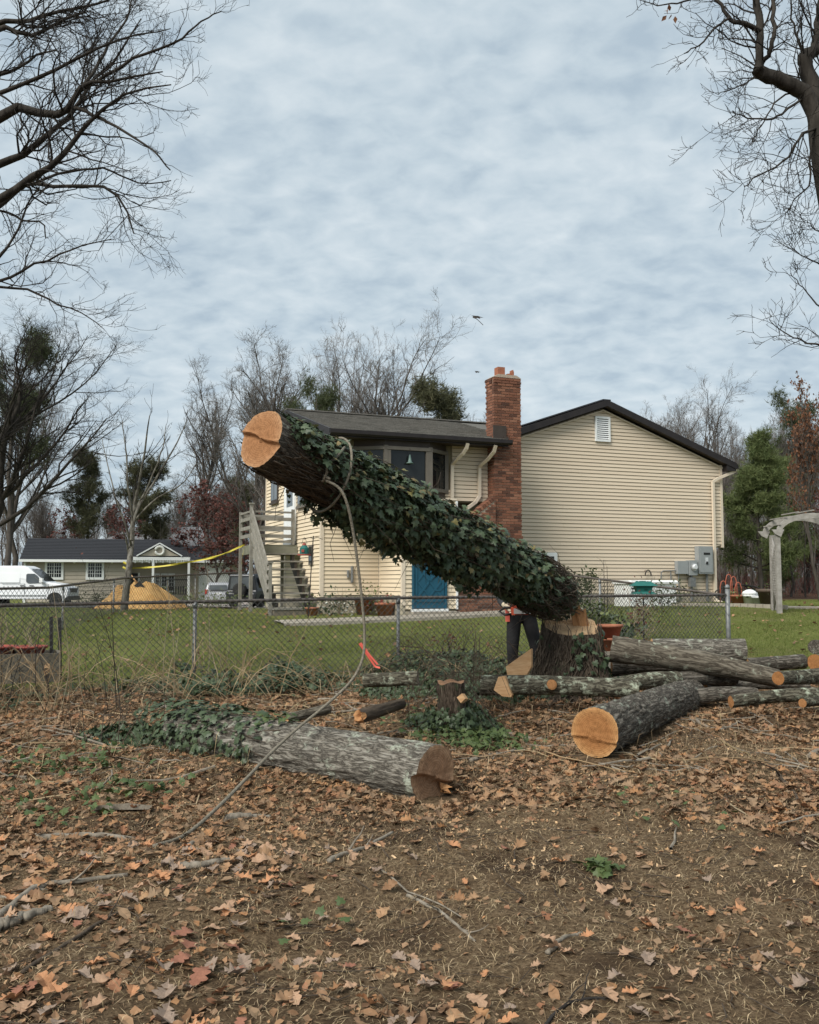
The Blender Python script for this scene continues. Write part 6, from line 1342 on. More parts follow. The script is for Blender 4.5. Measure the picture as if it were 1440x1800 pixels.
d_ = lpart('door', G().box((rx(229), 1.38, .12), (rx(243), 1.44, 2.25)), MT['black'], rh); lpart('door_frame', G().box((rx(243), 1.36, .12), (rx(243) + .15, 1.44, 2.3)), MT['white'], d_)
for a, b in ((273, 282), (284, 296), (297, 309)): w = lpart('window', G().box((rx(a), 1.36, .75), (rx(b), 1.44, 2.25)), MT['white'], rh); lpart('pane', G().box((rx(a) + .08, 1.34, .87), (rx(b) - .08, 1.359, 2.13)), MT['glass'], w); g = G(); [g.box((rx(a) + .08, 1.332, z - .012), (rx(b) - .08, 1.339, z + .012)) for z in (1.2, 1.5, 1.8)]; g.box(((rx(a) + rx(b)) / 2 - .012, 1.331, .87), ((rx(a) + rx(b)) / 2 + .012, 1.3385, 2.13)); lpart('muntins', g, MT['white'], w)
an = np.linspace(0, 2 * math.pi, 17); wrh = loc_thing('wreath', 'round pale wreath on the porch gable of the ranch house', 'wreath', (x0 + mid * .9659 + .93 * .2588, YR + mid * .2588 - .93 * .9659, zr + (pz0 + pz1) / 2 - .12), rad(15))
lpart('ring', G().tube([(.32 * math.cos(a), -.02, .32 * math.sin(a)) for a in an], .10, 7), MT['flower'], wrh)
bulb = G()
for k in range(26):
    u = rx(230) + (wl - rx(230)) * k / 26; bulb.box((u, -.99, pz0 - .42 - .08 * (k % 3)), (u + .05, -.96, pz0 - .34))
bl = lpart('icicle_lights', bulb, MT['white'], rh); bl['kind'] = 'stuff'
# garage wing
zg = HT(958); ge = HT(983)
gwg = lpart('garage_wall', G().box((wl + .05, .8, -1), (wr_, 7.2, ge)), MT['ranch'], rh)
lpart('garage_roof', G().add([(wl - .3, .2, ge), (wr_ + .3, .2, ge), (wr_ + .3, 4.0, zg + .2), (wl - .8, 4.0, zg + .2), (wl - .3, 7.8, ge), (wr_ + .3, 7.8, ge), (wl - .3, .2, ge - .1), (wr_ + .3, .2, ge - .1)], [(0, 1, 2, 3), (3, 2, 5, 4), (0, 6, 7, 1), (1, 5, 2)]), MT['darkroof'], rh)
lpart('garage_fascia', G().box((wl + .45, .12, ge - .2), (wr_ + .3, .2, ge)), MT['white'], rh)
gd = lpart('garage_door', G().box((rx(354), .72, -.4), (rx(403), .78, HT(990))), MT['white'], rh)
for k in range(4):
    hgt = HT(990) + .4
    for j in range(4): w_ = (rx(403) - rx(354)) / 4; lpart('panel', G().box((rx(354) + w_ * j + .06, .695, -.4 + hgt * k / 4 + .06), (rx(354) + w_ * (j + 1) - .06, .719, -.4 + hgt * (k + 1) / 4 - .06)), MT['white'], gd)
lpart('door_frame', G().box((rx(351), .70, -.4), (rx(354) - .002, .79, HT(988))).box((rx(403) + .002, .70, -.4), (rx(406), .79, HT(988))).box((rx(351), .70, HT(990) + .002), (rx(406), .79, HT(988) + .05)), MT['white'], gd)
lpart('corner_board', G().box((wr_ - .15, .76, -1), (wr_ + .03, .85, ge - .1)), MT['white'], rh)
for x in (57, 132, 198): lpart('flood_light', G().lathe([(0, -.25), (.10, -.2), (.08, -.03), (0, -.02)], (rx(x), 0, HT(988)), 8, 1), MT['white'], rh)
# porch swing, plants and shrubs at the ranch house
def bush(label, x, y, sx_, sz_, n, mat, size=.12, name='bush', grp=None):
    z = g1(x, y); t = thing(name, label, 'bush', (x, y, z), grp); part('foliage', G().add(*leafball(n, (x, y, z + sz_ * .45), (sx_, sx_, sz_), size, int(abs(x * 31)) + 1)), MT[mat], t); part('stems', G().tube([(x, y, z - .05), (x + .05, y, z + sz_ * .5)], .03, 5), MT['twigdark'], t); return t
for x, s in ((132, .9), (160, .5), (170, .7), (198, .5)): bush('dark low shrub planted along the ranch house wall', px(x, 71) , 71.6 + (x - 100) * .012, s, s * .9, 160, 'needle', .16, 'shrub', 'shrubs along the ranch house wall')
bush('olive mound of garden growth beside the sand heap', px(328, 34), 34, 1.5, .45, 500, 'shrub', .09); bush('low yellowish shrub in front of the driveway', px(365, 32), 32, 1.1, .40, 400, 'shrub', .09)
sw = loc_thing('porch_swing', 'dark slatted bench swing on the porch of the ranch house', 'swing', (x0 + rx(313) * .9659 + .2 * .2588, YR + rx(313) * .2588 - .2 * .9659, zr + .12), rad(15))
for s in (-.9, .9): lpart('frame', G().beam((s, -.5, 0), (s, 0, 1.6), .08, .08).beam((s, .5, 0), (s, 0, 1.6), .08, .08), MT['black'], sw)
lpart('top_bar', G().beam((-.95, 0, 1.62), (.95, 0, 1.62), .08, .08), MT['black'], sw); lpart('seat', G().box((-.75, -.25, .45), (.75, .25, .52)), MT['black'], sw)
for k in range(8): lpart('slat', G().box((-.72 + k * .19, .22, .52), (-.62 + k * .19, .26, 1.1)), MT['black'], sw)
# house behind it
fh = loc_thing('far_house', 'grey roofed house mostly hidden behind the ranch house and bare branches', 'house', (px(262, 98), 98, g1(px(262, 98), 98)), 0)
zz = EYE + (1022 - 922) / FPX * 98 - g1(px(262, 98), 98); ww = (350 - 222) / FPX * 98 / 2 + 2.5
lpart('wall', G().box((-ww + .3, .4, -1), (ww - .3, 9, zz - 2.2)), MT['ranch'], fh)
lpart('roof', G().add([(-ww, 0, zz - 2.3), (ww, 0, zz - 2.3), (ww - 2.0, 4.7, zz), (-ww + 3.2, 4.7, zz), (-ww, 9.4, zz - 2.3), (ww, 9.4, zz - 2.3)], [(0, 1, 2, 3), (3, 2, 5, 4), (1, 5, 2), (0, 3, 4)]), MT['greyroof'], fh)
# sand heap with shovel
d_ = 27.0; sxp = px(244, d_); n = 84; a = np.linspace(0, 2 * math.pi, n, endpoint=False); g = G(); V = []; F = []
rows = 30
for i in range(rows):
    f = i / (rows - 1); r = 1 - f
    X = sxp + (1.42 * np.cos(a)) * r + .08 * r; Y = d_ + 1.25 * np.sin(a) * r; h = .98 * (1 - r ** 1.25) * (1 + .10 * np.cos(a - 2.6) * r) * (1 - .18 * np.exp(-((r - .0) / .25) ** 2))
    bump_ = .13 * vn(X * 2.2, Y * 2.2, f, 6) + .07 * vn(X * 6, Y * 6, f, 7) + .035 * vn(X * 15, Y * 15, f * 9, 9) + .14 * np.exp(-(((X - sxp + .55) / .28) ** 2)) * (r < .75) * (1 - r) - .20 * np.exp(-(((X - sxp + .30) / .20) ** 2)) * (1 - r)
    V.append(np.stack([X, Y, gz0(X, Y) - .06 + h + bump_ * (1 - r) ** .3], 1))
for i in range(rows - 1):
    for j in range(n): k = (j + 1) % n; F.append((i * n + j, i * n + k, (i + 1) * n + k, (i + 1) * n + j))
F.append(tuple(range((rows - 1) * n, rows * n)))
solo('sand_heap', G().add(np.concatenate(V), F), MT['sand'], 'heap of orange sand dumped on the lawn behind the slim tree', 'sand heap', None, None, True, (sxp, d_, float(gz0(sxp, d_))))
p, q_ = at(228, 1008, 26.6), at(241, 1025, 26.6); shv = thing('shovel', 'shovel with pale wooden handle stuck in the sand heap', 'shovel', tuple(q_)); part('handle', G().tube([p, q_], .022, 7), MT['rawwood'], shv, True); part('blade', G().beam(q_, q_ + (q_ - p) * .6, .2, .02, (0, 1, 0)), MT['black'], shv)
# yellow tape from the slim tree to the porch post
tp = thing('caution_tape', 'yellow tape strung from the slim tree to the porch post', 'tape', tuple(at(218, 998, 24.9)))
def band(pts, w):
    P = np.array([at(*p) for p in pts]); C = smooth_line(P, 40); g = G(); k = len(C); tw = np.sin(np.arange(k) * .35) * .8 + .2
    off = np.stack([0 * tw, -np.sin(tw) * w, np.cos(tw) * w], 1); V = np.concatenate([C - off, C + off]); i = np.arange(k - 1)
    return g.add(V, np.stack([i, i + 1, i + 1 + k, i + k], -1))
part('strand', band([(218, 999, 24.85), (250, 998, 24.8), (295, 994, 24.7), (350, 984, 24.5), (390, 975, 24.3), (430, 957, 24.1)], .022), MT['yellow'], tp); part('strand', band([(300, 993, 24.68), (345, 986, 24.5), (380, 979, 24.3), (410, 967, 24.2), (430, 958, 24.1)], .018), MT['yellow'], tp)
part('knot', G().tube([at(x, y, 24.84) for x, y in ((217, 988), (224, 992), (229, 999), (222, 1000), (216, 997))], .03, 6), MT['yellow'], tp); part('tail', band([(430, 957, 24.1), (428, 970, 24.1), (425, 985, 24.1), (426, 992, 24.1)], .02), MT['yellow'], tp)
# white van: local x forward, y across, z up
def vehicle(name, label, cat, X, Y, rz, **k): return loc_thing(name, label, cat, (X, Y, float(gz0(X, Y)) + .05), rz)
dv_ = 60.5; vs_ = dv_ / FPX; vx0 = px(132, dv_)
van = vehicle('cargo_van', 'white high roof cargo van parked on the street', 'van', vx0, dv_, 0)
def vz(y): return EYE + (1022 - y) * vs_ - float(gz0(vx0, dv_)) - .05
H_ = vz(995)
prof = [(-6.1, .42), (-.25, .42), (-.05, .55), (0, .95), (-.12, 1.18), (-.55, 1.38), (-1.50, 1.52), (-2.60, H_ - .12), (-2.95, H_), (-6.05, H_), (-6.1, H_ - .1)]
def bodyof(prof, w, mat, parent, name='body', tum=.12, zt=1.4, zmax=2.7):
    n = len(prof); V = []
    for s in (-1, 1):
        for x, z in prof: V.append((x, s * (w - tum * max(0, (z - zt)) / (zmax - zt)), z))
    F = [tuple(range(n)), tuple(range(2 * n - 1, n - 1, -1))] + [(i, n + i, n + (i + 1) % n, (i + 1) % n) for i in range(n)]
    o = lpart(name, G().add(V, F), mat, parent); bv = o.modifiers.new('bevel', 'BEVEL'); bv.width = .07; bv.segments = 3; bv.limit_method = 'ANGLE'; return o
bdy = bodyof(prof, 1.0, MT['vanwhite'], van)
ys = -1.0
def wheel(parent, x, y, r=.36, w=.24):
    o = lpart('wheel', G().lathe([(r * .62, -w / 2), (r * .93, -w / 2), (r, -w / 3), (r, w / 3), (r * .93, w / 2), (r * .62, w / 2)], (x, y, r), 24, 1), MT['tyre'], parent, True); lpart('rim', G().lathe([(0, -w * .42), (r * .2, -w * .46), (r * .6, -w * .36), (r * .62, w * .36), (0, w * .36)], (x, y, r), 20, 1), MT['silver'], o, True)
for x in (-.85, -5.0):
    for y in (-.86, .86): wheel(van, x, y)
    lpart('wheel_arch', G().add([(x + .50 * math.cos(t), ys - .006, .40 + .47 * math.sin(t)) for t in np.linspace(0, math.pi, 13)] + [(x + .50 * math.cos(t), ys + .02, .40 + .47 * math.sin(t)) for t in np.linspace(0, math.pi, 13)], [tuple(range(13))] + [(i + 1, i, 13 + i, 14 + i) for i in range(12)]), MT['black'], van)
def side_poly(pts, y0, mat, name, parent, th=.012):
    n = len(pts); f = lambda z: -(1.0 - .12 * max(0, z - 1.4) / 1.3)
    V = [(x, f(z) - y0, z) for x, z in pts] + [(x, f(z) - y0 + th, z) for x, z in pts]
    return lpart(name, G().add(V, [tuple(range(n))] + [((i + 1) % n, i, n + i, n + (i + 1) % n) for i in range(n)]), mat, parent)
dd = side_poly([(-1.58, 1.46), (-2.55, 1.44), (-2.68, 1.52), (-2.70, 1.98), (-2.62, 2.04), (-2.18, 2.04), (-1.98, 1.90)], .012, MT['glass2'], 'side_window', van)
for x in (-2.78, -1.28): lpart('door_seam', G().box((x - .012, ys - .006, .62), (x + .012, ys + .01, 1.42)), MT['greybox'], van)
lpart('door_seam', G().box((-4.2, ys - .006, 1.40), (-2.78, ys + .01, 1.418)), MT['greybox'], van); lpart('roof_seam', G().beam((-2.86, -.945, 1.5), (-2.86, -.875, H_ - .2), .02, .02), MT['greybox'], van)
side_poly([(-3.1, 1.48), (-6.0, 1.48), (-6.0, 2.08), (-3.1, 2.08)], .006, MT['vanwhite'], 'panel', van, .02)
for x in (-2.45, -3.05): lpart('handle', G().box((x, ys - .04, 1.26), (x + .26, ys - .005, 1.31)), MT['black'], van)
lpart('side_moulding', G().box((-6.0, ys - .02, .62), (-1.45, ys + .01, .70)), MT['greybox'], van)
mr = lpart('mirror', G().box((-1.75, ys - .28, 1.48), (-1.55, ys - .05, 1.76)), MT['white'], van); lpart('mirror_glass', G().box((-1.765, ys - .26, 1.5), (-1.751, ys - .07, 1.74)), MT['glass'], mr)
lpart('headlight', G().add([(-.48, ys - .01, 1.02), (-.10, ys + .06, 1.0), (-.12, ys + .06, 1.20), (-.42, ys - .01, 1.30), (-.48, ys + .05, 1.02), (-.10, ys + .2, 1.0), (-.12, ys + .2, 1.2), (-.42, ys + .05, 1.3)], [(0, 1, 2, 3), (1, 5, 6, 2), (3, 2, 6, 7), (0, 4, 5, 1)]), MT['lamp'], van)
lpart('headlight', G().box((-.16, .62, 1.0), (-.03, .92, 1.22)), MT['lamp'], van); lpart('grille', G().box((-.06, -.6, .85), (.02, .6, 1.12)), MT['black'], van); lpart('bumper', G().box((-.30, -.98, .36), (.06, .98, .62)), MT['black'], van)
lpart('windscreen', G().add([(-1.58, -.86, 1.56), (-1.58, .86, 1.56), (-2.48, .80, H_ - .22), (-2.48, -.80, H_ - .22), (-1.54, -.86, 1.585), (-1.54, .86, 1.585), (-2.44, .80, H_ - .19), (-2.44, -.80, H_ - .19)], [(4, 5, 6, 7), (0, 1, 5, 4)]), MT['glass'], van)
# silver car seen from behind on the driveway; dark off-roader behind the porch posts
def car(name, label, X, Y, rz, paint, L_, W_, Hh, boxy=False):
    c = vehicle(name, label, 'car', X, Y, rz); w = W_ / 2
    pr = [(-L_ / 2, .35), (-L_ / 2 - .02, .8), (-L_ / 2 + .12, .95), (-L_ / 2 + (.08 if boxy else .35), Hh - .08), (-L_ / 2 + (.15 if boxy else .6), Hh), (.5, Hh), (1.0 if boxy else 1.3, 1.05), (L_ / 2 - .1, .95), (L_ / 2, .7), (L_ / 2, .35)][::-1]
    bodyof(pr, w, paint, c, tum=.16, zt=.9, zmax=Hh)
    xb = -L_ / 2
    lpart('rear_window', G().add([(xb + .10, -w * .72, 1.05), (xb + .10, w * .72, 1.05), (xb + (.04 if boxy else .30), w * .66, Hh - .18), (xb + (.04 if boxy else .30), -w * .66, Hh - .18), (xb + .02, -w * .72, 1.05), (xb + .02, w * .72, 1.05), (xb - .02 + (.04 if boxy else .28), w * .66, Hh - .18), (xb - .02 + (.04 if boxy else .28), -w * .66, Hh - .18)], [(5, 4, 7, 6), (0, 4, 5, 1), (3, 2, 6, 7)]), MT['glass2'], c)
    for s in (-1, 1):
        lpart('tail_light', G().box((xb - .03, s * w * .93 - .08, .75), (xb + .14, s * w * .93 + .08, .88 if boxy else 1.08)), MT['darkcar' if boxy else 'redlamp'], c)
        for x in (xb + .75, L_ / 2 - .8): wheel(c, x, s * (w - .10), .34 if not boxy else .40, .22)
        sd_ = s * (w - .05); lpart('side_window', G().box((xb + .45, sd_ - .02, 1.02), (.55, sd_ + .02, Hh - .2)), MT['glass'], c)
    lpart('bumper', G().box((xb - .10, -w + .04, .38), (xb + .02, w - .04, .62)), MT['black'] if boxy else paint, c); lpart('number_plate', G().box((xb - .035, -.22, .72), (xb - .021, .22, .86)), MT['white'], c)
    if boxy: o = lpart('spare_wheel', G().lathe([(.22, -.11), (.36, -.11), (.38, 0), (.36, .11), (.22, .11)], (xb - .15, 0, 1.0), 22, 0), MT['tyre'], c, True)
    return c
car('silver_car', 'silver hatchback parked on the driveway before the garage door', px(386, 66), 66, rad(100), MT['silver'], 4.2, 1.72, 1.55)
car('dark_offroader', 'dark boxy off road car parked behind the porch posts', px(452, 52), 52, rad(75), MT['darkcar'], 4.0, 1.75, 1.85, True)
# ------------------------------------------------------------------ left planter and stakes
pc = at(106, 1178, 12.1); pd = np.array((HC, HS, 0)); zb = g1(pc[0], pc[1]) - .05; zt_ = at(100, 1148, 12.1)[2]
pl = thing('planter_box', 'grey timber raised bed holding red pots against the chain link fence', 'planter', (pc[0] - 1, pc[1], zb)); nrmv = np.array((-HS, HC, 0))
for k in range(2):
    z0, z1 = zb + (zt_ - zb) * k / 2 + .004, zb + (zt_ - zb) * (k + 1) / 2
    for a, b in ((pc[:2], pc[:2] - pd[:2] * 2.0), (pc[:2] + nrmv[:2] * .62, pc[:2] - pd[:2] * 2.0 + nrmv[:2] * .62)): part('board', G().beam((*a, (z0 + z1) / 2), (*b, (z0 + z1) / 2), .04, z1 - z0), MT['planter'], pl)
    part('board', G().beam((*(pc[:2] - pd[:2] * .021 + nrmv[:2] * .02), (z0 + z1) / 2), (*(pc[:2] - pd[:2] * .021 + nrmv[:2] * .60), (z0 + z1) / 2), .04, z1 - z0), MT['planter'], pl)
a = pc[:2] - pd[:2] * .05 + nrmv[:2] * .03; b = pc[:2] - pd[:2] * 2.0 + nrmv[:2] * .59
part('soil', G().add([(*(pc[:2] - pd[:2] * .045 + nrmv[:2] * .022), zt_ - .07), (*(pc[:2] - pd[:2] * 2.0 + nrmv[:2] * .022), zt_ - .07), (*(pc[:2] - pd[:2] * 2.0 + nrmv[:2] * .598), zt_ - .07), (*(pc[:2] - pd[:2] * .045 + nrmv[:2] * .598), zt_ - .07)], [(3, 2, 1, 0)]), pm('potting_soil', [(.03, .022, .016), (.07, .05, .035)], 12, .95, .5), pl)
for lb, x, s in (('wide red plastic pot on the raised bed near its corner', 54, .20), ('red plastic pot at the picture edge on the raised bed', 0, .21)):
    dd = 12.05 + .25; c = at(x, 1140, dd); y_ = c[1]; z_ = zt_ - .07
    t = thing('red_pot', lb, 'flower pot', (c[0], y_, z_), 'red pots on the raised bed'); part('pot', pot(c[0], y_, z_, s, .15, MT['redclay']), MT['redclay'], t, True)
    q = np.random.default_rng(int(x)); g = G()
    for k in range(7): g.tube([(c[0] + q.normal() * .03, y_, z_ + .1), (c[0] + q.normal() * .07, y_ + q.normal() * .03, z_ + .35), (c[0] + q.normal() * .12, y_, z_ + q.uniform(.45, .75))], [.006, .005, .002], 4)
    part('stems', g, MT['twigtan'], t)
for lb, x, y0, y1, dd in (('dark green fence stake beside the raised bed corner', 92, 1160, 1084, 12.6), ('second dark green stake at the raised bed corner', 107, 1160, 1086, 12.6)):
    p, r_ = at(x, y0, dd), at(x - 2, y1, dd); p[2] = g1(p[0], p[1]) - .1; solo('garden_stake', G().beam(p, r_, .04, .02), MT['black'], lb, 'stake', 'stakes at the raised bed', loc=tuple(p))
p, r_ = at(84, 1200, 11.3), at(82, 1174, 11.3); p[2] = g1(p[0], p[1]) - .1; t = thing('cut_sapling', 'short cut sapling stump with a slanted pale end', 'sapling stump', tuple(p)); part('stem', G().tube([p, r_], .026, 9), MT['vine'], t, True)
V = [(r_[0] + .034 * math.cos(a), r_[1] + .034 * math.sin(a), r_[2] + .045 * math.sin(a) * 1 + .006) for a in np.linspace(0, 6.28, 12, endpoint=False)]; part('cut_face', G().add(V + [(x, y + .01, z - .05) for x, y, z in V], [tuple(range(12))] + [((i + 1) % 12, i, 12 + i, 12 + (i + 1) % 12) for i in range(12)]), MT['rawwood'], t)
# ------------------------------------------------------------------ gable side yard
cu = hw(8.6, -.95); w = thing('storage_box', 'white plastic deck storage box with slotted side against the gable wall', 'storage box', hw(8.6, -.95, g1(cu[0], cu[1]))); w.rotation_euler = (0, 0, HA); OFF[w.name] = (0, 0, 0)
hb = 1.58 - g1(cu[0], cu[1])
lpart('body', G().box((-.72, -.36, -.05), (.72, .36, hb - .10)), MT['white'], w); lpart('lid', G().prism([(-.40, hb - .095), (.40, hb - .095), (.40, hb - .04), (.30, hb), (-.32, hb), (-.41, hb - .05)], 0, -.76, .76), MT['white'], w)
for k in range(5):
    for j in range(2): lpart('slot', G().box((-.68 + j * .24, -.366, .26 + k * .09), (-.48 + j * .24, -.361, .30 + k * .09)), MT['black'], w)
# bird feeder on a pole in the yard
p = at(1131, 1092, 16.2); zg_ = g1(p[0], p[1]); c = at(1131, 1034, 16.2); t = thing('pole_feeder', 'green house shaped bird feeder with wide eaves on a thin black pole', 'bird feeder', (p[0], p[1], zg_))
part('pole', G().tube([(p[0], p[1], zg_ - .1), (c[0], c[1], c[2] - .1)], .014, 6), MT['black'], t)
x, y, z = c
part('tray', G().add([(x - .20, y - .12, z - .10), (x + .20, y - .12, z - .10), (x + .14, y - .10, z - .06), (x - .14, y - .10, z - .06), (x - .20, y + .12, z - .10), (x + .20, y + .12, z - .10), (x + .14, y + .10, z - .06), (x - .14, y + .10, z - .06)], [(0, 1, 2, 3), (1, 5, 6, 2), (5, 4, 7, 6), (4, 0, 3, 7), (3, 2, 6, 7), (0, 4, 5, 1)]), MT['teal'], t)
part('hopper', G().add([(x - .12, y - .08, z - .06), (x + .12, y - .08, z - .06), (x + .15, y - .10, z + .04), (x - .15, y - .10, z + .04), (x - .12, y + .08, z - .06), (x + .12, y + .08, z - .06), (x + .15, y + .10, z + .04), (x - .15, y + .10, z + .04)], [(0, 1, 2, 3), (1, 5, 6, 2), (5, 4, 7, 6), (4, 0, 3, 7)]), MT['teal'], t)
part('roof', G().add([(x - .22, y - .14, z + .04), (x + .22, y - .14, z + .04), (x + .12, y, z + .12), (x - .12, y, z + .12), (x - .22, y + .14, z + .04), (x + .22, y + .14, z + .04)], [(0, 1, 2, 3), (5, 4, 3, 2), (1, 5, 2), (4, 0, 3), (0, 4, 5, 1)]), MT['teal'], t)
q = np.random.default_rng(6); vb = thing('dry_vine', 'dry brown vine clump on the feeder pole behind the fence', 'vine', (p[0], p[1], zg_)); g = G()
for k in range(90): a = q.normal(size=3) * (.10, .08, .2) + (p[0] - .05, p[1] - .03, zg_ + .42); b = a + q.normal(size=3) * (.1, .08, .14); g.tube([a, (a + b) / 2 + q.normal(size=3) * .03, b], [.006, .005, .003], 3)
part('stems', g, MT['twigtan'], vb); part('foliage', G().add(*leafball(220, (p[0] - .05, p[1] - .03, zg_ + .45), (.3, .2, .55), .06, 3)), MT['redtwig'], vb)
def stalks(name, label, cat, c, n, h, sd, mat='twigtan', leaf=None, spread=.25, lean=.15, r=.006, grp=None):
    q = np.random.default_rng(sd); z = g1(c[0], c[1]); t = thing(name, label, cat, (c[0], c[1], z), grp); b = np.array((c[0], c[1], z)); P = []; R = []
    for k in range(n):
        s = b + q.normal(size=3) * (spread * .3, spread * .3, 0); e = s + np.array((q.normal() * lean, q.normal() * lean, 1.0)) * h * q.uniform(.5, 1); P.append(smooth_line([s - (0, 0, .05), s * .6 + e * .4 + q.normal(size=3) * .06, e + q.normal(size=3) * .04], 6)); R.append(np.linspace(r, r * .35, 6))
    lv = grow(np.array(P), np.array(R), [dict(per=3, ang=(20, 55), lr=(.2, .45), n=4, t=(.3, 1), wig=.15, up=.15)], q, .0016); g = G()
    for A, B in lv: g.add(*tubes(A, B, 4))
    part('stems', g, MT[mat], t)
    if leaf:
        T_ = np.concatenate([lv[-1][0][:, -1], lv[0][0][:, -1]]); i = q.integers(0, len(T_), leaf[1]); pos = T_[i] + q.normal(size=(leaf[1], 3)) * leaf[3]; part('foliage', G().add(*scatter(*LEAFS[leaf[4] if len(leaf) > 4 else 'simple'], pos, nrm(q.normal(size=pos.shape) + (0, 0, .7)), q, leaf[2] * q.uniform(.6, 1.3, len(pos)))), MT[leaf[0]], t)
    return t
stalks('garden_shrub', 'pale green leafy shrub behind the stump at the fence', 'shrub', at(1046, 1120, 14.2), 12, .9, 3, 'twigtan', ('shrub', 420, .085, .07), .5)
stalks('garden_shrub', 'darker low shrub between the stump and the dry vine', 'shrub', at(1072, 1125, 15.0), 10, .55, 4, 'twigtan', ('ivy', 260, .08, .07, 'ivy'), .5)
stalks('garden_shrub', 'grey green bushy plant before the white storage box', 'shrub', at(1168, 1068, 23.4), 12, .55, 5, 'twigdark', ('needle', 260, .08, .08), .6)
stalks('garden_shrub', 'dark shrub beside the gable window by the side fence', 'shrub', at(1020, 1066, 23.0), 12, .9, 15, 'twigdark', ('needle', 300, .09, .09), .6)
stalks('dry_plant', 'tall thin dry stalk standing before the gable siding', 'dry plant', at(1066, 1085, 20.5), 2, 1.75, 6, 'twigdark', None, .1, .02, .012)
stalks('twiggy_bush', 'leafless twiggy bush behind the fence near the path', 'bush', at(800, 1120, 14.2), 26, .55, 7, 'twigdark', ('redtwig', 160, .04, .04), .8, .35)
for k, (x, y, dd, h, n) in enumerate(((170, 1190, 10.9, 1.25, 3), (235, 1180, 11.2, .9, 2), (120, 1200, 10.2, 1.3, 3), (205, 1200, 10.0, 1.6, 2), (285, 1190, 10.4, 1.7, 2), (385, 1160, 12.4, 1.2, 3), (60, 1200, 10.0, 1.3, 3), (345, 1110, 13.5, 1.3, 3), (355, 1150, 12.8, 1.5, 4), (40, 1130, 11.2, 1.0, 4))):
    stalks('dry_weed', 'thin dry weed stalk standing along the chain link fence', 'weed', at(x, y, dd), n, h, 20 + k, 'twigtan' if k % 3 else 'twigdark', ('redtwig', 14, .035, .03) if k % 2 else None, .3, .13, .0055, 'dry weed stalks along the fence')
# terracotta pots behind the stump
for lb, x, y, r, h, lift in (('wide terracotta bowl on the ground behind the stump', 1075, 1140, .21, .17, 0), ('terracotta pot nested in the wider bowl behind the stump', 1073, 1122, .16, .17, .165)):
    c = at(x, 1140, 12.2); zc = at(x, y, 12.2)[2]; c[2] = at(1075, 1141, 12.2)[2] - .02; t = thing('terracotta_pot', lb, 'flower pot', (c[0], c[1], c[2] + lift), 'terracotta pots behind the stump'); part('pot', pot(c[0], c[1], c[2] + lift, r, h, MT['terracotta']), MT['terracotta'], t, True)
p = at(1075, 1141, 12.2); lump('paving_block', 'flat grey block under the terracotta bowl', 'block', [(p[0] + a, p[1] + b, z) for a in (-.25, .25) for b in (-.2, .2) for z in (g1(p[0], p[1]) - .1, p[2] - .02)], 'concrete')
# right side: pots, hose hoops, arbor
def onr(x, d): X = px(x, d); return np.array((X, d, g1(X, d)))
for nm, lb, x, d, r, h, mt_ in (('terracotta_pot', 'terracotta pot beside the red hoops', 1296, 24.6, .20, .28, 'terracotta'), ('white_pot', 'round lidded white pot on the edging', 1316, 24.4, .19, .30, 'white'), ('white_pot', 'smaller grey white pot next to the lidded one', 1331, 24.2, .17, .26, 'lamp'), ('barrel_planter', 'dark brown barrel planter at the foot of the arbor', 1352, 23.6, .32, .46, 'barrel')):
    c = onr(x, d); t = thing(nm, lb, 'flower pot', tuple(c), 'pots on the side edging'); part('pot', pot(c[0], c[1], c[2] - .01, r, h, MT[mt_]), MT[mt_], t, True)
    if 'lidded' in lb and nm == 'white_pot' and x == 1316: part('lid', G().lathe([(r * 1.1, 0), (r * .9, .07), (r * .4, .12), (0, .13)], (c[0], c[1], c[2] + h - .01), 16), MT['white'], t, True)
    if mt_ in ('terracotta', 'barrel'): part('foliage', G().add(*leafball(60, (c[0], c[1], c[2] + h), (.35, .35, .22), .08, x)), MT['shrub'], t)
c = onr(1283, 25.4); t = thing('garden_hoops', 'red wire hoops standing by the downspout corner', 'plant support', tuple(c))
for x, h in ((-.20, .62), (-.05, .80), (.08, .74), (.20, .58)): part('hoop', G().tube([(c[0] + x - .09, c[1], c[2]), (c[0] + x - .085, c[1], c[2] + h * .75), (c[0] + x - .05, c[1], c[2] + h * .95), (c[0] + x, c[1], c[2] + h), (c[0] + x + .05, c[1], c[2] + h * .95), (c[0] + x + .085, c[1], c[2] + h * .75), (c[0] + x + .09, c[1], c[2])], .012, 6), MT['orangehose'], t, True)
c = onr(1300, 25.8); t = thing('hose_coil', 'dark hose coiled at the gable wall corner', 'hose', tuple(c)); part('coil', G().tube([(c[0] + (.24 + .01 * k) * math.cos(a), c[1] + .03 * math.sin(a * .3), c[2] + .26 + .24 * math.sin(a)) for k, a in enumerate(np.linspace(0, 19, 60))], .018, 5), MT['black'], t, True)
ed = thing('garden_edging', 'pale stone edging under the pots beside the gable wall', 'edging', tuple(onr(1200, 26)))
A_, B_ = onr(1172, 25.2), onr(1368, 23.0)
for k in range(16):
    a = A_ + (B_ - A_) * (k + .03) / 16; b = A_ + (B_ - A_) * (k + .97) / 16; zz_ = g1((a[0] + b[0]) / 2, (a[1] + b[1]) / 2); part('stone', G().beam((a[0], a[1] - .45, zz_), (b[0], b[1] - .45, zz_), .12, .16), MT['concrete'], ed)
da = 21.5; zb = g1(px(1368, da), da); ab = thing('garden_arbor', 'grey wooden garden arbor with arched top and lattice side', 'arbor', (px(1368, da), da, zb))
sca = da / FPX; AX = lambda x: px(x, da); AZ = lambda y: at(1400, y, da)[2]
dep = .75
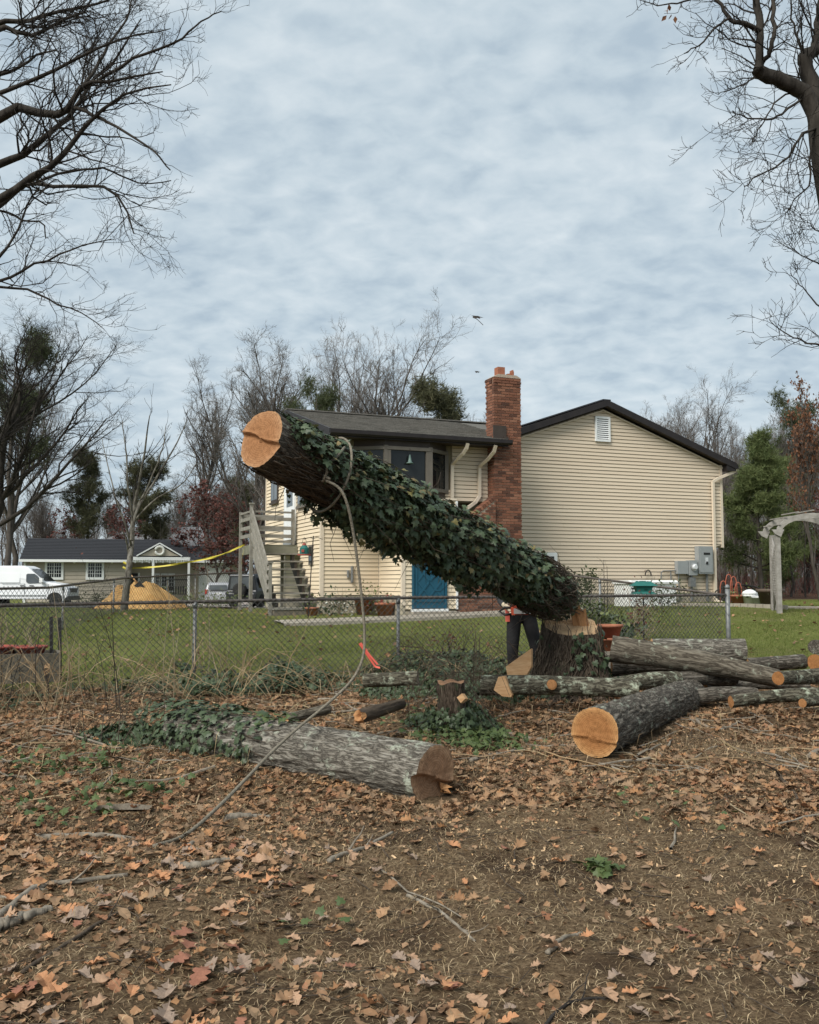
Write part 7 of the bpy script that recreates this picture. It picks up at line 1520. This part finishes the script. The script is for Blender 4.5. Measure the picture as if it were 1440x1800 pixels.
def apost(x0, x1, yo): part('post', G().box((AX(x0), da + yo - .05, zb - .3), (AX(x1), da + yo + .05, AZ(938))), MT['arbor'], ab)
apost(1363.5, 1371, 0); apost(1376, 1383, dep); apost(1486, 1494, 0); apost(1492, 1499, dep)
for k in range(22):
    z = zb + .08 + k * .078
    for s in (-1, 1):
        z1 = z + s * .5
        if zb + .02 < min(z, z1) and max(z, z1) < AZ(942): part('lattice_slat', G().beam((AX(1368), da + .06, z), (AX(1378), da + dep - .06, z1), .008, .03, (1, 0, 0)), MT['arbor'], ab)
cxm = (AX(1367) + AX(1490)) / 2; rr = (AX(1490) - AX(1367)) / 2
for yo in (-.07, dep + .02):
    n = 15; an = np.linspace(math.pi, 0, n); zc = AZ(938); hA = AZ(905) - zc - .06; g = G()
    I = [(cxm + (rr - .07) * math.cos(a), zc + .02 + hA * .88 * math.sin(a)) for a in an]; O = [(cxm + (rr + .04) * math.cos(a), zc + .04 + (hA + .06) * math.sin(a)) for a in an]
    V = [(x, da + yo + t, z) for t in (-.02, .025) for x, z in I + O]; F = []
    for i in range(n - 1): F += [(i, i + 1, n + i + 1, n + i), (2 * n + i, 3 * n + i, 3 * n + i + 1, 2 * n + i + 1), (n + i, n + i + 1, 3 * n + i + 1, 3 * n + i), (i + 1, i, 2 * n + i, 2 * n + i + 1)]
    part('arch', g.add(V, F), MT['arbor'], ab)
    for x0, s in ((1355, 1), (1503, -1)): part('bracket', G().add([(AX(x0), da + yo + t, AZ(y)) for t in (-.022, .027) for x_, y in ((0, 931),)] + [(AX(x0 + s * 22), da + yo + t, AZ(931)) for t in (-.022, .027)] + [(AX(x0 + s * 16), da + yo + t, AZ(944)) for t in (-.022, .027)] + [(AX(x0 + s * 6), da + yo + t, AZ(939)) for t in (-.022, .027)], [(0, 2, 4, 6), (7, 5, 3, 1), (0, 1, 3, 2), (2, 3, 5, 4), (4, 5, 7, 6), (6, 7, 1, 0)]), MT['arbor'], ab)
for k in range(7): a = math.pi * (k + .5) / 7; part('cross_slat', G().beam((cxm + (rr + .0) * math.cos(a), da - .12, zc + .11 + (hA + .05) * math.sin(a)), (cxm + rr * math.cos(a), da + dep + .08, zc + .11 + (hA + .05) * math.sin(a)), .04, .025), MT['arbor'], ab)
# two bits of ivy flung into the air, backlit silhouette painted into the blades
for lb, x, y, s in (('silhouette-toned leaf with its stem flying above the chimney', 832, 556, .11), ('tiny silhouette-toned leaf falling beside the chimney top', 836, 653, .055)):
    p = at(x, y, 9.2); t = thing('flying_leaf', lb, 'leaf', tuple(p)); V, F = LEAFS['ivy']; part('blade', G().add(*scatter(V, F, p[None], nrm(np.array([(.1, -.5, .8)])), np.random.default_rng(3), s, np.array([(1.0, .1, .1)]))), MT['twigdark'], t)
    if s > .1: part('stem', G().tube([p, p + (.05, 0, -.04), p + (.10, 0, -.09)], .003, 4), MT['vine'], t)
# brush and thin stems under both woods: nobody could count it
def brush(name, label, n, x0, x1, d0, d1, h0, h1, mat, sd):
    qq = np.random.default_rng(sd); d = qq.uniform(d0, d1, n); x = (qq.uniform(x0, x1, n) - 720) / FPX * d; z = gz(x, d) - .1; h = qq.uniform(h0, h1, n); t = np.linspace(0, 1, 5)[None]
    dx = np.cumsum(qq.normal(size=(n, 5)) * .06, 1) * h[:, None]; X = x[:, None] + dx * (t > 0); Y = d[:, None] + np.cumsum(qq.normal(size=(n, 5)) * .05, 1) * h[:, None]; P = np.stack([X, Y, z[:, None] + h[:, None] * t], -1); R = (.006 + .006 * h / 3)[:, None] * (1 - .7 * t)
    lv = grow(P, R, [dict(k=6, ang=(25, 60), lr=(.2, .5), n=3, wig=.2, up=.2, t=(.25, 1), thick=.008)], qq, .005); g = G().add(*tubes(*lv[0], 3)).add(*tubes(*lv[1], 3)); o = solo(name, g, MT[mat], label, 'undergrowth', kind='stuff'); return o
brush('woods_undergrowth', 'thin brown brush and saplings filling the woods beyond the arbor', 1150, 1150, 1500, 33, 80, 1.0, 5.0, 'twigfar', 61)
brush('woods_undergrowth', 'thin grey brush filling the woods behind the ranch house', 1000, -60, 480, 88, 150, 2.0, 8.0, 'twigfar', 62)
brush('woods_undergrowth', 'low russet brush on the floor of the woods beyond the arbor', 600, 1220, 1500, 31, 60, .4, 1.4, 'redtwig', 63)
# ------------------------------------------------------------------ litter, ivy, grass
q = np.random.default_rng(77)
def inview(x, y, m=.6): return np.abs(x) < (.4364 + .03) * y + m
def samp(n, y0, y1, pw=1.0):
    """random ground points in front of the fence, denser near the camera where pw > 1"""
    y = y0 + (y1 - y0) * q.random(n) ** pw; x = (q.random(n) * 2 - 1) * (.47 * y + .9); return x, y
def dirt(x, y):
    """how bare the earth is"""
    d = .5 + .5 * vn(x * .75 + 3, y * .75, 0, 41) + .25 * vn(x * 2.3, y * 2.3, 0, 42)
    for cx, cy, r in ((.8, 5.7, 1.0), (1.75, 3.55, .6), (1.55, 3.0, .5), (.4, 4.2, .6), (1.9, 5.2, .7), (-1.0, 3.1, .4), (.3, 4.6, .6)): d = d + .85 * np.exp(-(((x - cx) / r) ** 2 + ((y - cy) / (r * .8)) ** 2))
    return d
def okground(x, y, margin=.1): return (fence_side(x, y) < margin) & ~((x > 5.1) & (y > 12.9))
def logclear(x, y):
    k = np.ones(len(x), bool)
    for A, B, r in ((Pf, Qf, .20), (P2_, Q2_, .17), (np.array((sx, sy, 0)), np.array((sx, sy + .01, 0)), .42)):
        d = B[:2] - A[:2]; l = d @ d; t = np.clip(((x - A[0]) * d[0] + (y - A[1]) * d[1]) / l, 0, 1); k &= np.hypot(x - A[0] - t * d[0], y - A[1] - t * d[1]) > r
    return k
def litter(n, y0, y1, s0, s1, pw, tilt, names, sdm, thr=1.15):
    x, y = samp(n, y0, y1, pw); k = okground(x, y) & logclear(x, y) & (q.random(n) < np.clip(thr - dirt(x, y), .06, 1)); x, y = x[k], y[k]; n = len(x)
    z = gz(x, y); nr = nrm(np.stack([q.normal(size=n) * tilt, q.normal(size=n) * tilt, np.ones(n)], 1)); return x, y, z, nr, q.uniform(s0, s1, n)
g = G()
x, y, z, nr, s = litter(6400, 2.3, 8.0, .04, .115, .8, .32, None, 0, .98)
order = np.argsort(y); lead = []
for k in range(9):
    m = np.arange(len(x)) % 9 == k; idx = np.nonzero(m)[0]
    near = idx[(y[idx] < 4.4) & (s[idx] > .095) & (np.abs(x[idx]) < .43 * y[idx])][:34]; lead += [(i, k) for i in near]
    idx = np.setdiff1d(idx, near); V, F = LEAFS['oak'][k]
    g.add(*scatter(V, F, np.stack([x[idx], y[idx], z[idx] + .004 + .012 * q.random(len(idx))], 1), nr[idx], q, s[idx]))
x2, y2, z2, nr2, s2 = litter(12800, 5.5, 13.5, .045, .115, .9, .4, None, 0, 1.12)
for k in range(9):
    idx = np.nonzero(np.arange(len(x2)) % 9 == k)[0]; V, F = LEAFS['oaklow'][k]; g.add(*scatter(V, F, np.stack([x2[idx], y2[idx], z2[idx] + .01 + .02 * q.random(len(idx))], 1), nr2[idx], q, s2[idx]))
solo('leaf_litter', g, MT['litter'], kind='stuff', label='brown oak leaves scattered over the earth', cat='leaf litter')
V, F = LEAFS['oval']; x, y, z, nr, s = litter(7000, 2.3, 11, .035, .085, .8, .45, None, 0, 1.2); g = G().add(*scatter(V, F, np.stack([x, y, z + .008], 1), nr, q, s)); solo('small_leaves', g, MT['litter'], kind='stuff', label='small oval dead leaves among the oak leaves', cat='leaf litter')
# crumbs of old leaves
x, y, z, nr, s = litter(60000, 2.2, 12.5, .008, .042, .75, .5, None, 0, 1.45); solo('leaf_fragments', G().add(*scatter(*LEAFS['frag'], np.stack([x, y, z + .004], 1), nr, q, s)), MT['litter'], kind='stuff', label='crumbled bits of dead leaf on the earth', cat='leaf crumbs')
# dead grass and pine straw
def strands(n, y0, y1, pw, l0, l1, w, lift, mask):
    x, y = samp(n, y0, y1, pw); k = mask(x, y); x, y = x[k], y[k]; n = len(x); z = gz(x, y); a = q.uniform(0, 6.283, n); l = q.uniform(l0, l1, n); b = a + q.normal(size=n) * .5
    up = np.abs(q.normal(size=n)) * lift; p0 = np.stack([x, y, z - .003], 1); p1 = p0 + np.stack([np.cos(a) * l * .5, np.sin(a) * l * .5, up * l], 1); p2 = p1 + np.stack([np.cos(b) * l * .5, np.sin(b) * l * .5, up * l * .2], 1)
    p1[:, 2] = np.maximum(p1[:, 2], gz(p1[:, 0], p1[:, 1]) + .003); p2[:, 2] = np.maximum(p2[:, 2], gz(p2[:, 0], p2[:, 1]) + .002)
    sd = np.stack([-np.sin(a), np.cos(a), 0 * a], 1) * (w * q.uniform(.6, 1.4, n))[:, None]; V = np.stack([p0, p1 + sd, p1 - sd, p2], 1).reshape(-1, 3); o = np.arange(n)[:, None] * 4
    return V, np.concatenate([o + np.array((0, 1, 2)), o + np.array((2, 1, 3))])
msk = lambda x, y: okground(x, y) & logclear(x, y)
solo('dead_grass', G().add(*strands(135000, 2.2, 8.5, .55, .015, .075, .0014, .25, msk)).add(*strands(12000, 7, 12.8, .9, .05, .16, .002, .5, msk)), MT['straw'], kind='stuff', label='dead grass and straw matted over the earth', cat='dead grass')
x, y = samp(14000, 4.6, 11.5, .8); k = msk(x, y) & (q.random(14000) < np.exp(-(np.hypot(x - .5, y - 7.6) / 2.8) ** 2) * .8 + .05); x, y = x[k], y[k]; n = len(x); c = np.stack([x, y, gz(x, y) + .006], 1); solo('wood_chips', G().add(*scatter(LEAFS['frag'][0] * (.42, 1, 1), LEAFS['frag'][1], c, nrm(q.normal(size=(n, 3)) * .5 + (0, 0, 1)), q, q.uniform(.012, .04, n))), MT['chips'], kind='stuff', label='pale wood chips scattered round the logs', cat='wood chips')
# single leaves, the largest in view
desc = [('leaf_orange', 'orange brown oak leaf lying', 'orange oak leaves'), ('leaf_tan', 'pale tan oak leaf lying', 'tan oak leaves'), ('leaf_grey', 'faded grey brown oak leaf lying', 'faded oak leaves'), ('leaf_red', 'dark russet oak leaf lying', 'russet oak leaves')]
lm = {}
D_ = lambda x, y: tuple(at(x, y, EYE * FPX / (y - 1022))[:2])
MARK = [(*D_(x, y), s) for x, y, s in ((150, 1465, 'by the straight grey branch under the ivy log'), (90, 1565, 'by the crooked pale root branch'), (635, 1495, 'by the dark forked branch below the rope'), (290, 1500, 'near the end of the rope'), (780, 1590, 'along the thin lichened branch'), (990, 1640, 'round the stripped pale stick end'), (1350, 1440, 'by the long straw coloured reed'), (990, 1745, 'by the twiggy dark branch at the bottom'), (130, 1650, 'beside the thin dark branch near the corner'), (1015, 1445, 'near the green ivy sprig on the dirt'), (460, 1640, 'on the litter below the ivy sprigs'), (400, 1760, 'at the bottom edge of the litter'), (640, 1720, 'at the bottom edge near the middle'), (1200, 1560, 'on the bare dirt at the right'), (1380, 1640, 'on the dark soil patch'), (1250, 1740, 'at the bottom edge on the right'), (120, 1760, 'in the bottom left corner'), (780, 1400, 'on the dark dirt past the brown log end'))]
x, y, z, nr, s = litter(1, 3, 4, .1, .1, 1, .1, None, 0)
xs_, ys_ = samp(1500, 2.55, 5.6, .8); k = np.abs(xs_) < .43 * ys_; xs_, ys_ = xs_[k], ys_[k]; dd = dirt(xs_, ys_); k = (q.random(len(xs_)) < np.clip(1.5 - dd, .12, 1)) & logclear(xs_, ys_); xs_, ys_ = xs_[k][:292], ys_[k][:292]
for i, (a, b) in enumerate(zip(xs_, ys_)):
    m, lb, gp = desc[(0, 1, 2, 1, 3, 2, 0, 1, 2)[i % 9]]; v = i % 9
    if (m, v) not in lm: lm[(m, v)] = mesh('oak_leaf', G().add(*LEAFS['oak'][v]), MT[m])
    o = place('oak_leaf', lm[(m, v)], None, (a, b, g1(a, b) + .012)); sc_ = .06 + .07 * q.random() ** 1.4; o.scale = (sc_,) * 3; o.rotation_euler = (q.normal() * .2, q.normal() * .2, q.uniform(0, 6.28))
    j = min(range(len(MARK)), key=lambda j: math.hypot(MARK[j][0] - a, MARK[j][1] - b)); w_ = 'large' if sc_ > .105 else ('small' if sc_ < .078 else 'middling'); o['label'] = f'{w_} {lb} {MARK[j][2]}'; o['category'] = 'fallen leaf'; o['group'] = gp
# sticks: named ones where the photograph shows them, then small twigs
def stick(label, pts, r, mat='bleached', side=None, name='stick', lift=.0):
    P = np.array([at(*p) for p in pts]); C = smooth_line(P, 18); rr = np.linspace(r, r * .55, 18)
    zz = gz(C[:, 0], C[:, 1]); zz = np.convolve(np.pad(zz, 4, mode='edge'), np.ones(9) / 9, mode='valid') * .75 + zz * .25; C[:, 2] = np.maximum(zz + rr * .6, gz(C[:, 0], C[:, 1]) - rr * .3) + lift; qq = np.random.default_rng(abs(int(pts[0][0])) + 3); C[1:-1] += qq.normal(size=(16, 3)) * r * (.22, .22, .1)
    t = thing(name, label, 'stick', tuple(C[0])); part('stem', G().tube(C, rr * (1 + .05 * qq.normal(size=18)), 7), MT[mat], t, True)
    if side:
        lv = grow(C[None], rr[None], [dict(k=side, ang=(25, 55), lr=(.2, .45), n=5, wig=.15, up=.08, t=(.25, .9))], qq, .002); part('side_twigs', G().add(*tubes(*lv[1], 5)), MT[mat], t)
    return t
D = lambda y: float(EYE * FPX / (y - 1022)) * (.985 if y < 1400 else 1.0)
def st_(label, pts, r, **k): return stick(label, [(x, y, D(y)) for x, y in pts], r, **k)
st_('straight grey branch lying in the leaves below the ivy log', [(62, 1468), (150, 1462), (240, 1465)], .022)
st_('crooked pale root like branch curving along the frame edge', [(-10, 1610), (30, 1580), (60, 1560), (110, 1548), (225, 1537)], .020, side=3)
st_('dark forked branch with a broken end below the rope', [(578, 1520), (620, 1497), (690, 1465)], .017, side=2)
st_('thick grey branch stub lying between rope and log', [(395, 1442), (440, 1436), (475, 1432)], .028)
st_('short pale branch under the trailing rope', [(325, 1492), (345, 1475), (362, 1462)], .016)
st_('weathered branch half sunk in leaves near the rope end', [(315, 1530), (360, 1526), (405, 1520)], .024)
st_('thin lichened branch sloping across the leaves at bottom centre', [(716, 1555), (760, 1580), (800, 1605), (835, 1632)], .010, side=4)
st_('stripped pale stick end poking out of the leaves', [(962, 1660), (990, 1640), (1022, 1622)], .012)
st_('long straw coloured reed lying on the dirt', [(1265, 1410), (1340, 1440), (1440, 1477)], .006, mat='twigtan')
st_('twiggy dark branch at the bottom of the litter', [(940, 1790), (985, 1740), (1030, 1725), (1070, 1722)], .008, mat='twigdark', side=5)
st_('thin dark branch crossing the dirt near the frame corner', [(40, 1690), (120, 1650), (200, 1612), (235, 1605)], .011, mat='vine', side=4)
st_('pale peeled limb lying in front of the bright sawn log', [(858, 1292), (905, 1303), (950, 1308), (975, 1306)], .026, side=1)
st_('grey broken limb beneath the peeled one', [(828, 1352), (870, 1340), (935, 1322)], .018, side=2)
st_('dark stick beside the bright sawn log', [(1225, 1290), (1262, 1300), (1300, 1288)], .018)
st_('knobbly dark stick at the frame edge on the dirt', [(1345, 1350), (1375, 1375), (1400, 1405), (1396, 1420)], .016, mat='vine', side=3)
st_('pale stick lying at the far edge of the dirt', [(1425, 1345), (1438, 1338), (1470, 1332)], .03)
st_('grey weathered limb at the frame edge under the root branch', [(-10, 1622), (35, 1612), (90, 1596)], .03)
st_('thin mottled stick beside the stump of the front log', [(560, 1258), (590, 1262), (630, 1280)], .02)
#lump('broken_limb', 'brown broken limb with a torn orange end in front of the rotten stump', 'limb', [tuple(at(x, y, dd_)) for dd_ in (8.35, 8.55) for x, y in ((622, 1262), (640, 1245), (700, 1232), (702, 1246), (650, 1268))], 'vine')
#lump('torn_wood', 'torn orange splinter on the end of the broken brown limb', 'splinter', [tuple(at(x, y, dd_)) for dd_ in (8.30, 8.42) for x, y in ((618, 1264), (630, 1248), (655, 1244), (640, 1262), (625, 1268))], 'orangewood')
#lump('broken_limb', 'pale splintered limb chunk behind the ivy log', 'limb', [tuple(at(x, y, dd_)) for dd_ in (8.6, 8.78) for x, y in ((500, 1268), (520, 1255), (572, 1240), (578, 1250), (530, 1266))], 'rawwood')
lump('pale_bark_slab', 'pale slab of split bark lying in the leaves', 'bark slab', [tuple(at(x, y, D(1425) + e)) for e in (-.05, .12) for x, y in ((165, 1424), (172, 1416), (225, 1412), (268, 1416), (262, 1423))], 'bleached')
x, y = samp(1100, 2.3, 11.5, .8); k = msk(x, y); x, y = x[k], y[k]; n = len(x); a = q.uniform(0, 6.28, n); l = q.uniform(.08, .45, n); tt = np.linspace(0, 1, 5)[None]
X = x[:, None] + np.cos(a)[:, None] * l[:, None] * tt + q.normal(size=(n, 5)) * .012; Y = y[:, None] + np.sin(a)[:, None] * l[:, None] * tt + q.normal(size=(n, 5)) * .012; Z = gz(X, Y) + .006 + q.random((n, 1)) * .012
def rods(n, y0, y1, pw, l0, l1, r0, r1, mat, name, lab, m2=None):
    x, y = samp(n, y0, y1, pw); k = msk(x, y)
    if m2 is not None: k &= m2(x, y)
    x, y = x[k], y[k]; n = len(x); a = q.uniform(0, 6.28, n); l = q.uniform(l0, l1, n); tt = np.linspace(0, 1, 6)[None]; w = np.cumsum(q.normal(size=(n, 6)), 1) * .03
    X = x[:, None] + (np.cos(a)[:, None] * tt - np.sin(a)[:, None] * w) * l[:, None]; Y = y[:, None] + (np.sin(a)[:, None] * tt + np.cos(a)[:, None] * w) * l[:, None]; R = q.uniform(r0, r1, (n, 1)) * (1 - .5 * tt); Z = gz(X, Y) + R + q.random((n, 1)) * .03
    solo(name, G().add(*tubes(np.stack([X, Y, Z], -1), R, 5)), MT[mat], kind='stuff', label=lab, cat='twigs')
rods(420, 5.0, 12, 1.0, .2, .9, .004, .011, 'bleached', 'fallen_sticks', 'grey sticks strewn through the litter', lambda x, y: (q.random(len(x)) < .10 + .9 * (y > 7.2)))
rods(500, 6.5, 12.5, .9, .25, 1.1, .003, .007, 'straw', 'fallen_stalks', 'pale dry stalks lying toward the fence', lambda x, y: (q.random(len(x)) < .3 + .7 * (x < 0)))
solo('small_twigs', G().add(*tubes(np.stack([X, Y, Z], -1), q.uniform(.0012, .004, (n, 1)) * (1 - .4 * tt), 4)), MT['vine'], kind='stuff', label='small fallen twigs in the leaves', cat='twigs')
for k, (lb, pts) in enumerate((('pale split strip of wood in front of the peeled limb', [(930, 1318), (985, 1310), (1010, 1312), (990, 1320), (940, 1326)]), ('pale splinter slab beside the grey broken limb', [(870, 1300), (905, 1296), (930, 1302), (900, 1308)]), ('small pale slab of split wood behind the bright sawn log', [(1270, 1300), (1300, 1294), (1312, 1300), (1285, 1306)]))):
    lump('wood_slab', lb, 'wood slab', [tuple(at(x, y, D(y) + e)) for e in (-.04, .04) for x, y in pts], 'rawwood', 'split wood slabs')
# ivy along the fence
def ivyband(n, s0, s1, f0, f1, hmax, seed, extra=None):
    qq = np.random.default_rng(seed); s = qq.uniform(s0, s1, n); f = qq.uniform(f0, f1, n) ; p = FA + FD * s[:, None] + np.array((-HS, HC)) * f[:, None]; x, y = p[:, 0], p[:, 1]
    m = .5 + .5 * vn(x * 1.3, y * 1.3, 0, 61) + .3 * vn(x * 3.5, y * 3.5, 0, 62); edge = sm(f0, f0 + .7, f) * sm(f1, f1 - .3, f); k = qq.random(n) < np.clip(m * 1.25 * edge, 0, 1)
    if extra is not None: k &= extra(x, y)
    x, y, m = x[k], y[k], m[k]; n = len(x); z = gz(x, y) + hmax * m * qq.random(n) ** .8; return scatter(*LEAFS['ivy'], np.stack([x, y, z], 1), nrm(qq.normal(size=(n, 3)) * .55 + (0, -.25, 1)), qq, qq.uniform(.03, .075, n))
g = G().add(*ivyband(13500, 2.0, 8.0, -1.6, .35, .32, 5)).add(*ivyband(5200, -1.5, 4.5, -1.2, .1, .16, 6)).add(*ivyband(3000, 5.2, 8.3, -2.6, -1.0, .18, 7))
iv = solo('ivy_ground_cover', g, MT['ivy'], 'dark ivy spreading over the ground along the fence', 'ivy', kind='stuff')
# patch of ivy, moss and sprigs in the leaves
g = G(); 
for cx, cy, r, n in ((-2.7, 7.6, .6, 130), (-2.3, 6.2, .5, 50), (-2.0, 6.9, .4, 60), (.55, 8.6, .5, 420), (.45, 9.2, .5, 300), (.62, 8.2, .35, 140), (1.02, 5.15, .10, 60), (-.55, 4.3, .3, 6), (1.6, 6.2, .6, 16), (2.05, 3.2, .12, 16)):
    xx, yy = cx + q.normal(size=n) * r * .5, cy + q.normal(size=n) * r * .4; g.add(*scatter(*LEAFS['ivy'], np.stack([xx, yy, gz(xx, yy) + .02 + .08 * q.random(n) * min(1, r * 2)], 1), nrm(q.normal(size=(n, 3)) * .5 + (0, -.2, 1)), q, q.uniform(.03, .07, n)))
solo('ivy_sprigs', g, MT['ivylight'], 'green ivy sprigs trailing in the leaf litter', 'ivy', kind='stuff')
# heaps of ivy and brush left of the stump
def heap(label, px_, py2, d, r, h, n, sd):
    qq = np.random.default_rng(sd); c = at(px_, py2, d); cx, cy = c[0], c[1]; zc = g1(cx, cy); t = thing('ivy_heap', label, 'ivy heap', (cx, cy, zc))
    a = qq.uniform(0, 6.28, n); f = np.sqrt(qq.random(n)); x = cx + r * f * np.cos(a); y = cy + r * .7 * f * np.sin(a); lump_ = .6 + .5 * vn(x * 3, y * 3, 0, sd); z = gz(x, y) + h * (1 - f ** 2) * lump_ * (.55 + .5 * qq.random(n))
    nr = nrm(np.stack([np.cos(a) * f, np.sin(a) * f * .8 - .3, .7 + 0 * f], 1) + .5 * qq.normal(size=(n, 3))); part('foliage', G().add(*scatter(*LEAFS['ivy'], np.stack([x, y, z], 1), nr, qq, qq.uniform(.028, .07, n))), MT['ivy'], t)
    P = []
    for k in range(int(16 * r / .4)):
        a1, a2 = qq.uniform(0, 6.28, 2); b = np.array((cx + r * math.cos(a1), cy + r * .7 * math.sin(a1), 0)); e = np.array((cx + r * 1.2 * math.cos(a2), cy + r * .8 * math.sin(a2), 0)); b[2], e[2] = g1(b[0], b[1]), g1(e[0], e[1]) + qq.uniform(0, .3); P.append(smooth_line([b, (b + e) / 2 + (0, 0, h * qq.uniform(.7, 1.9)), e], 8))
    P = np.array(P); R = np.broadcast_to(qq.uniform(.002, .005, (len(P), 1)) * np.linspace(1, .5, 8)[None], P.shape[:2]); lv = grow(P, R, [dict(per=2.5, ang=(25, 60), lr=(.2, .4), n=4, wig=.2)], qq, .0014); o = part('stems', G().add(*tubes(*lv[0], 4)).add(*tubes(*lv[1], 3)), MT['vine'], t); o['kind'] = 'stuff'
heap('ivy and brush heaped round the small rotten stump', 800, 1255, 9.15, .50, .34, 900, 1)
heap('low ivy heap between the rotten stump and the wood wedges', 850, 1215, 10.7, .55, .34, 900, 2)
heap('ivy heap at the foot of the big stump by the person', 915, 1215, 11.2, .45, .26, 600, 3)
heap('wide ivy heap along the fence below the pink ribbon', 730, 1190, 11.2, .75, .34, 1200, 4)
heap('ivy heap at the end of the ivy covered log', 225, 1330, 8.7, .50, .22, 700, 5)
# brambles in front of the fence
qq = np.random.default_rng(91); P = []
for k in range(340):
    s = qq.uniform(-1.5, 8.2); f = qq.uniform(-1.5, -.1); p = FA + FD * s + np.array((-HS, HC)) * f; z = g1(p[0], p[1]); a = qq.uniform(0, 6.28); l = qq.uniform(.3, 1.1) * (1.25 if s < 3 else .8); h = qq.uniform(.05, .5) * (1.2 if s < 3 else .6)
    b = np.array((p[0], p[1], z)); e = b + (math.cos(a) * l, math.sin(a) * l * .5, h * .2); P.append(smooth_line([b - (0, 0, .03), b * .6 + e * .4 + (0, 0, h), e], 7))
P = np.array(P); R = np.broadcast_to(qq.uniform(.0022, .0055, (len(P), 1)) * np.linspace(1, .5, 7)[None], P.shape[:2]); lv = grow(P, R, [dict(per=2.2, ang=(25, 60), lr=(.2, .45), n=4, wig=.2)], qq, .0014)
solo('bramble_stems', G().add(*tubes(*lv[0], 4)).add(*tubes(*lv[1], 3)), MT['straw'], 'tangle of thin dry bramble stems before the fence', 'brambles', kind='stuff')
# lawn grass
n = 300000; y = 11 + 17 * q.random(n) ** 1.25; x = (q.random(n) * 2 - 1) * (.47 * y + .4); fs = fence_side(x, y); wob = .5 * vn(x * .8, y * .8, 0, 21)
lu = (x - HO[0]) * HC + (y - HO[1]) * HS; lvv = -(x - HO[0]) * HS + (y - HO[1]) * HC
house_ = ((lu > -1.3) & (lu < 6.4) & (lvv > -2.85)) | ((lu > -1.3) & (lu < 11.8) & (lvv > -.1)); k = ((fs + wob * .5 > .15) | ((x > 5.2 + .3 * wob) & (y > 12.9))) & ~house_ & (np.hypot(x - sxp, y - 27) > 1.2)
x, y = x[k], y[k]; n = len(x); z = gz(x, y); a = q.uniform(0, 6.28, n); h = q.uniform(.02, .058, n) * (.75 + .5 * vn(x * 1.1, y * 1.1, 0, 71)); w = .0035 * np.clip(y / 12, 1, 2); b0 = np.stack([x, y, z - .004], 1); sd = np.stack([np.cos(a) * w, np.sin(a) * w, 0 * a], 1); tip = b0 + np.stack([q.normal(size=n) * .5 * h, q.normal(size=n) * .5 * h, h], 1)
V = np.stack([b0 - sd, b0 + sd, tip], 1).reshape(-1, 3); solo('lawn_grass', G().add(V, np.arange(len(V)).reshape(-1, 3)), MT['grass'], 'short green lawn grass behind the fence', 'grass', kind='stuff')
x = q.uniform(-9, 11, 900); y = q.uniform(12.5, 27, 900); fs = fence_side(x, y); k = (fs > .4) | (x > 5.3); x, y = x[k], y[k]; n = len(x); solo('lawn_leaves', G().add(*scatter(*LEAFS['frag'], np.stack([x, y, gz(x, y) + .035], 1), nrm(q.normal(size=(n, 3)) * .35 + (0, 0, 1)), q, q.uniform(.05, .10, n))), MT['litter'], 'scattered dry leaves on the lawn', 'leaves', kind='stuff')
bpy.context.view_layer.update()
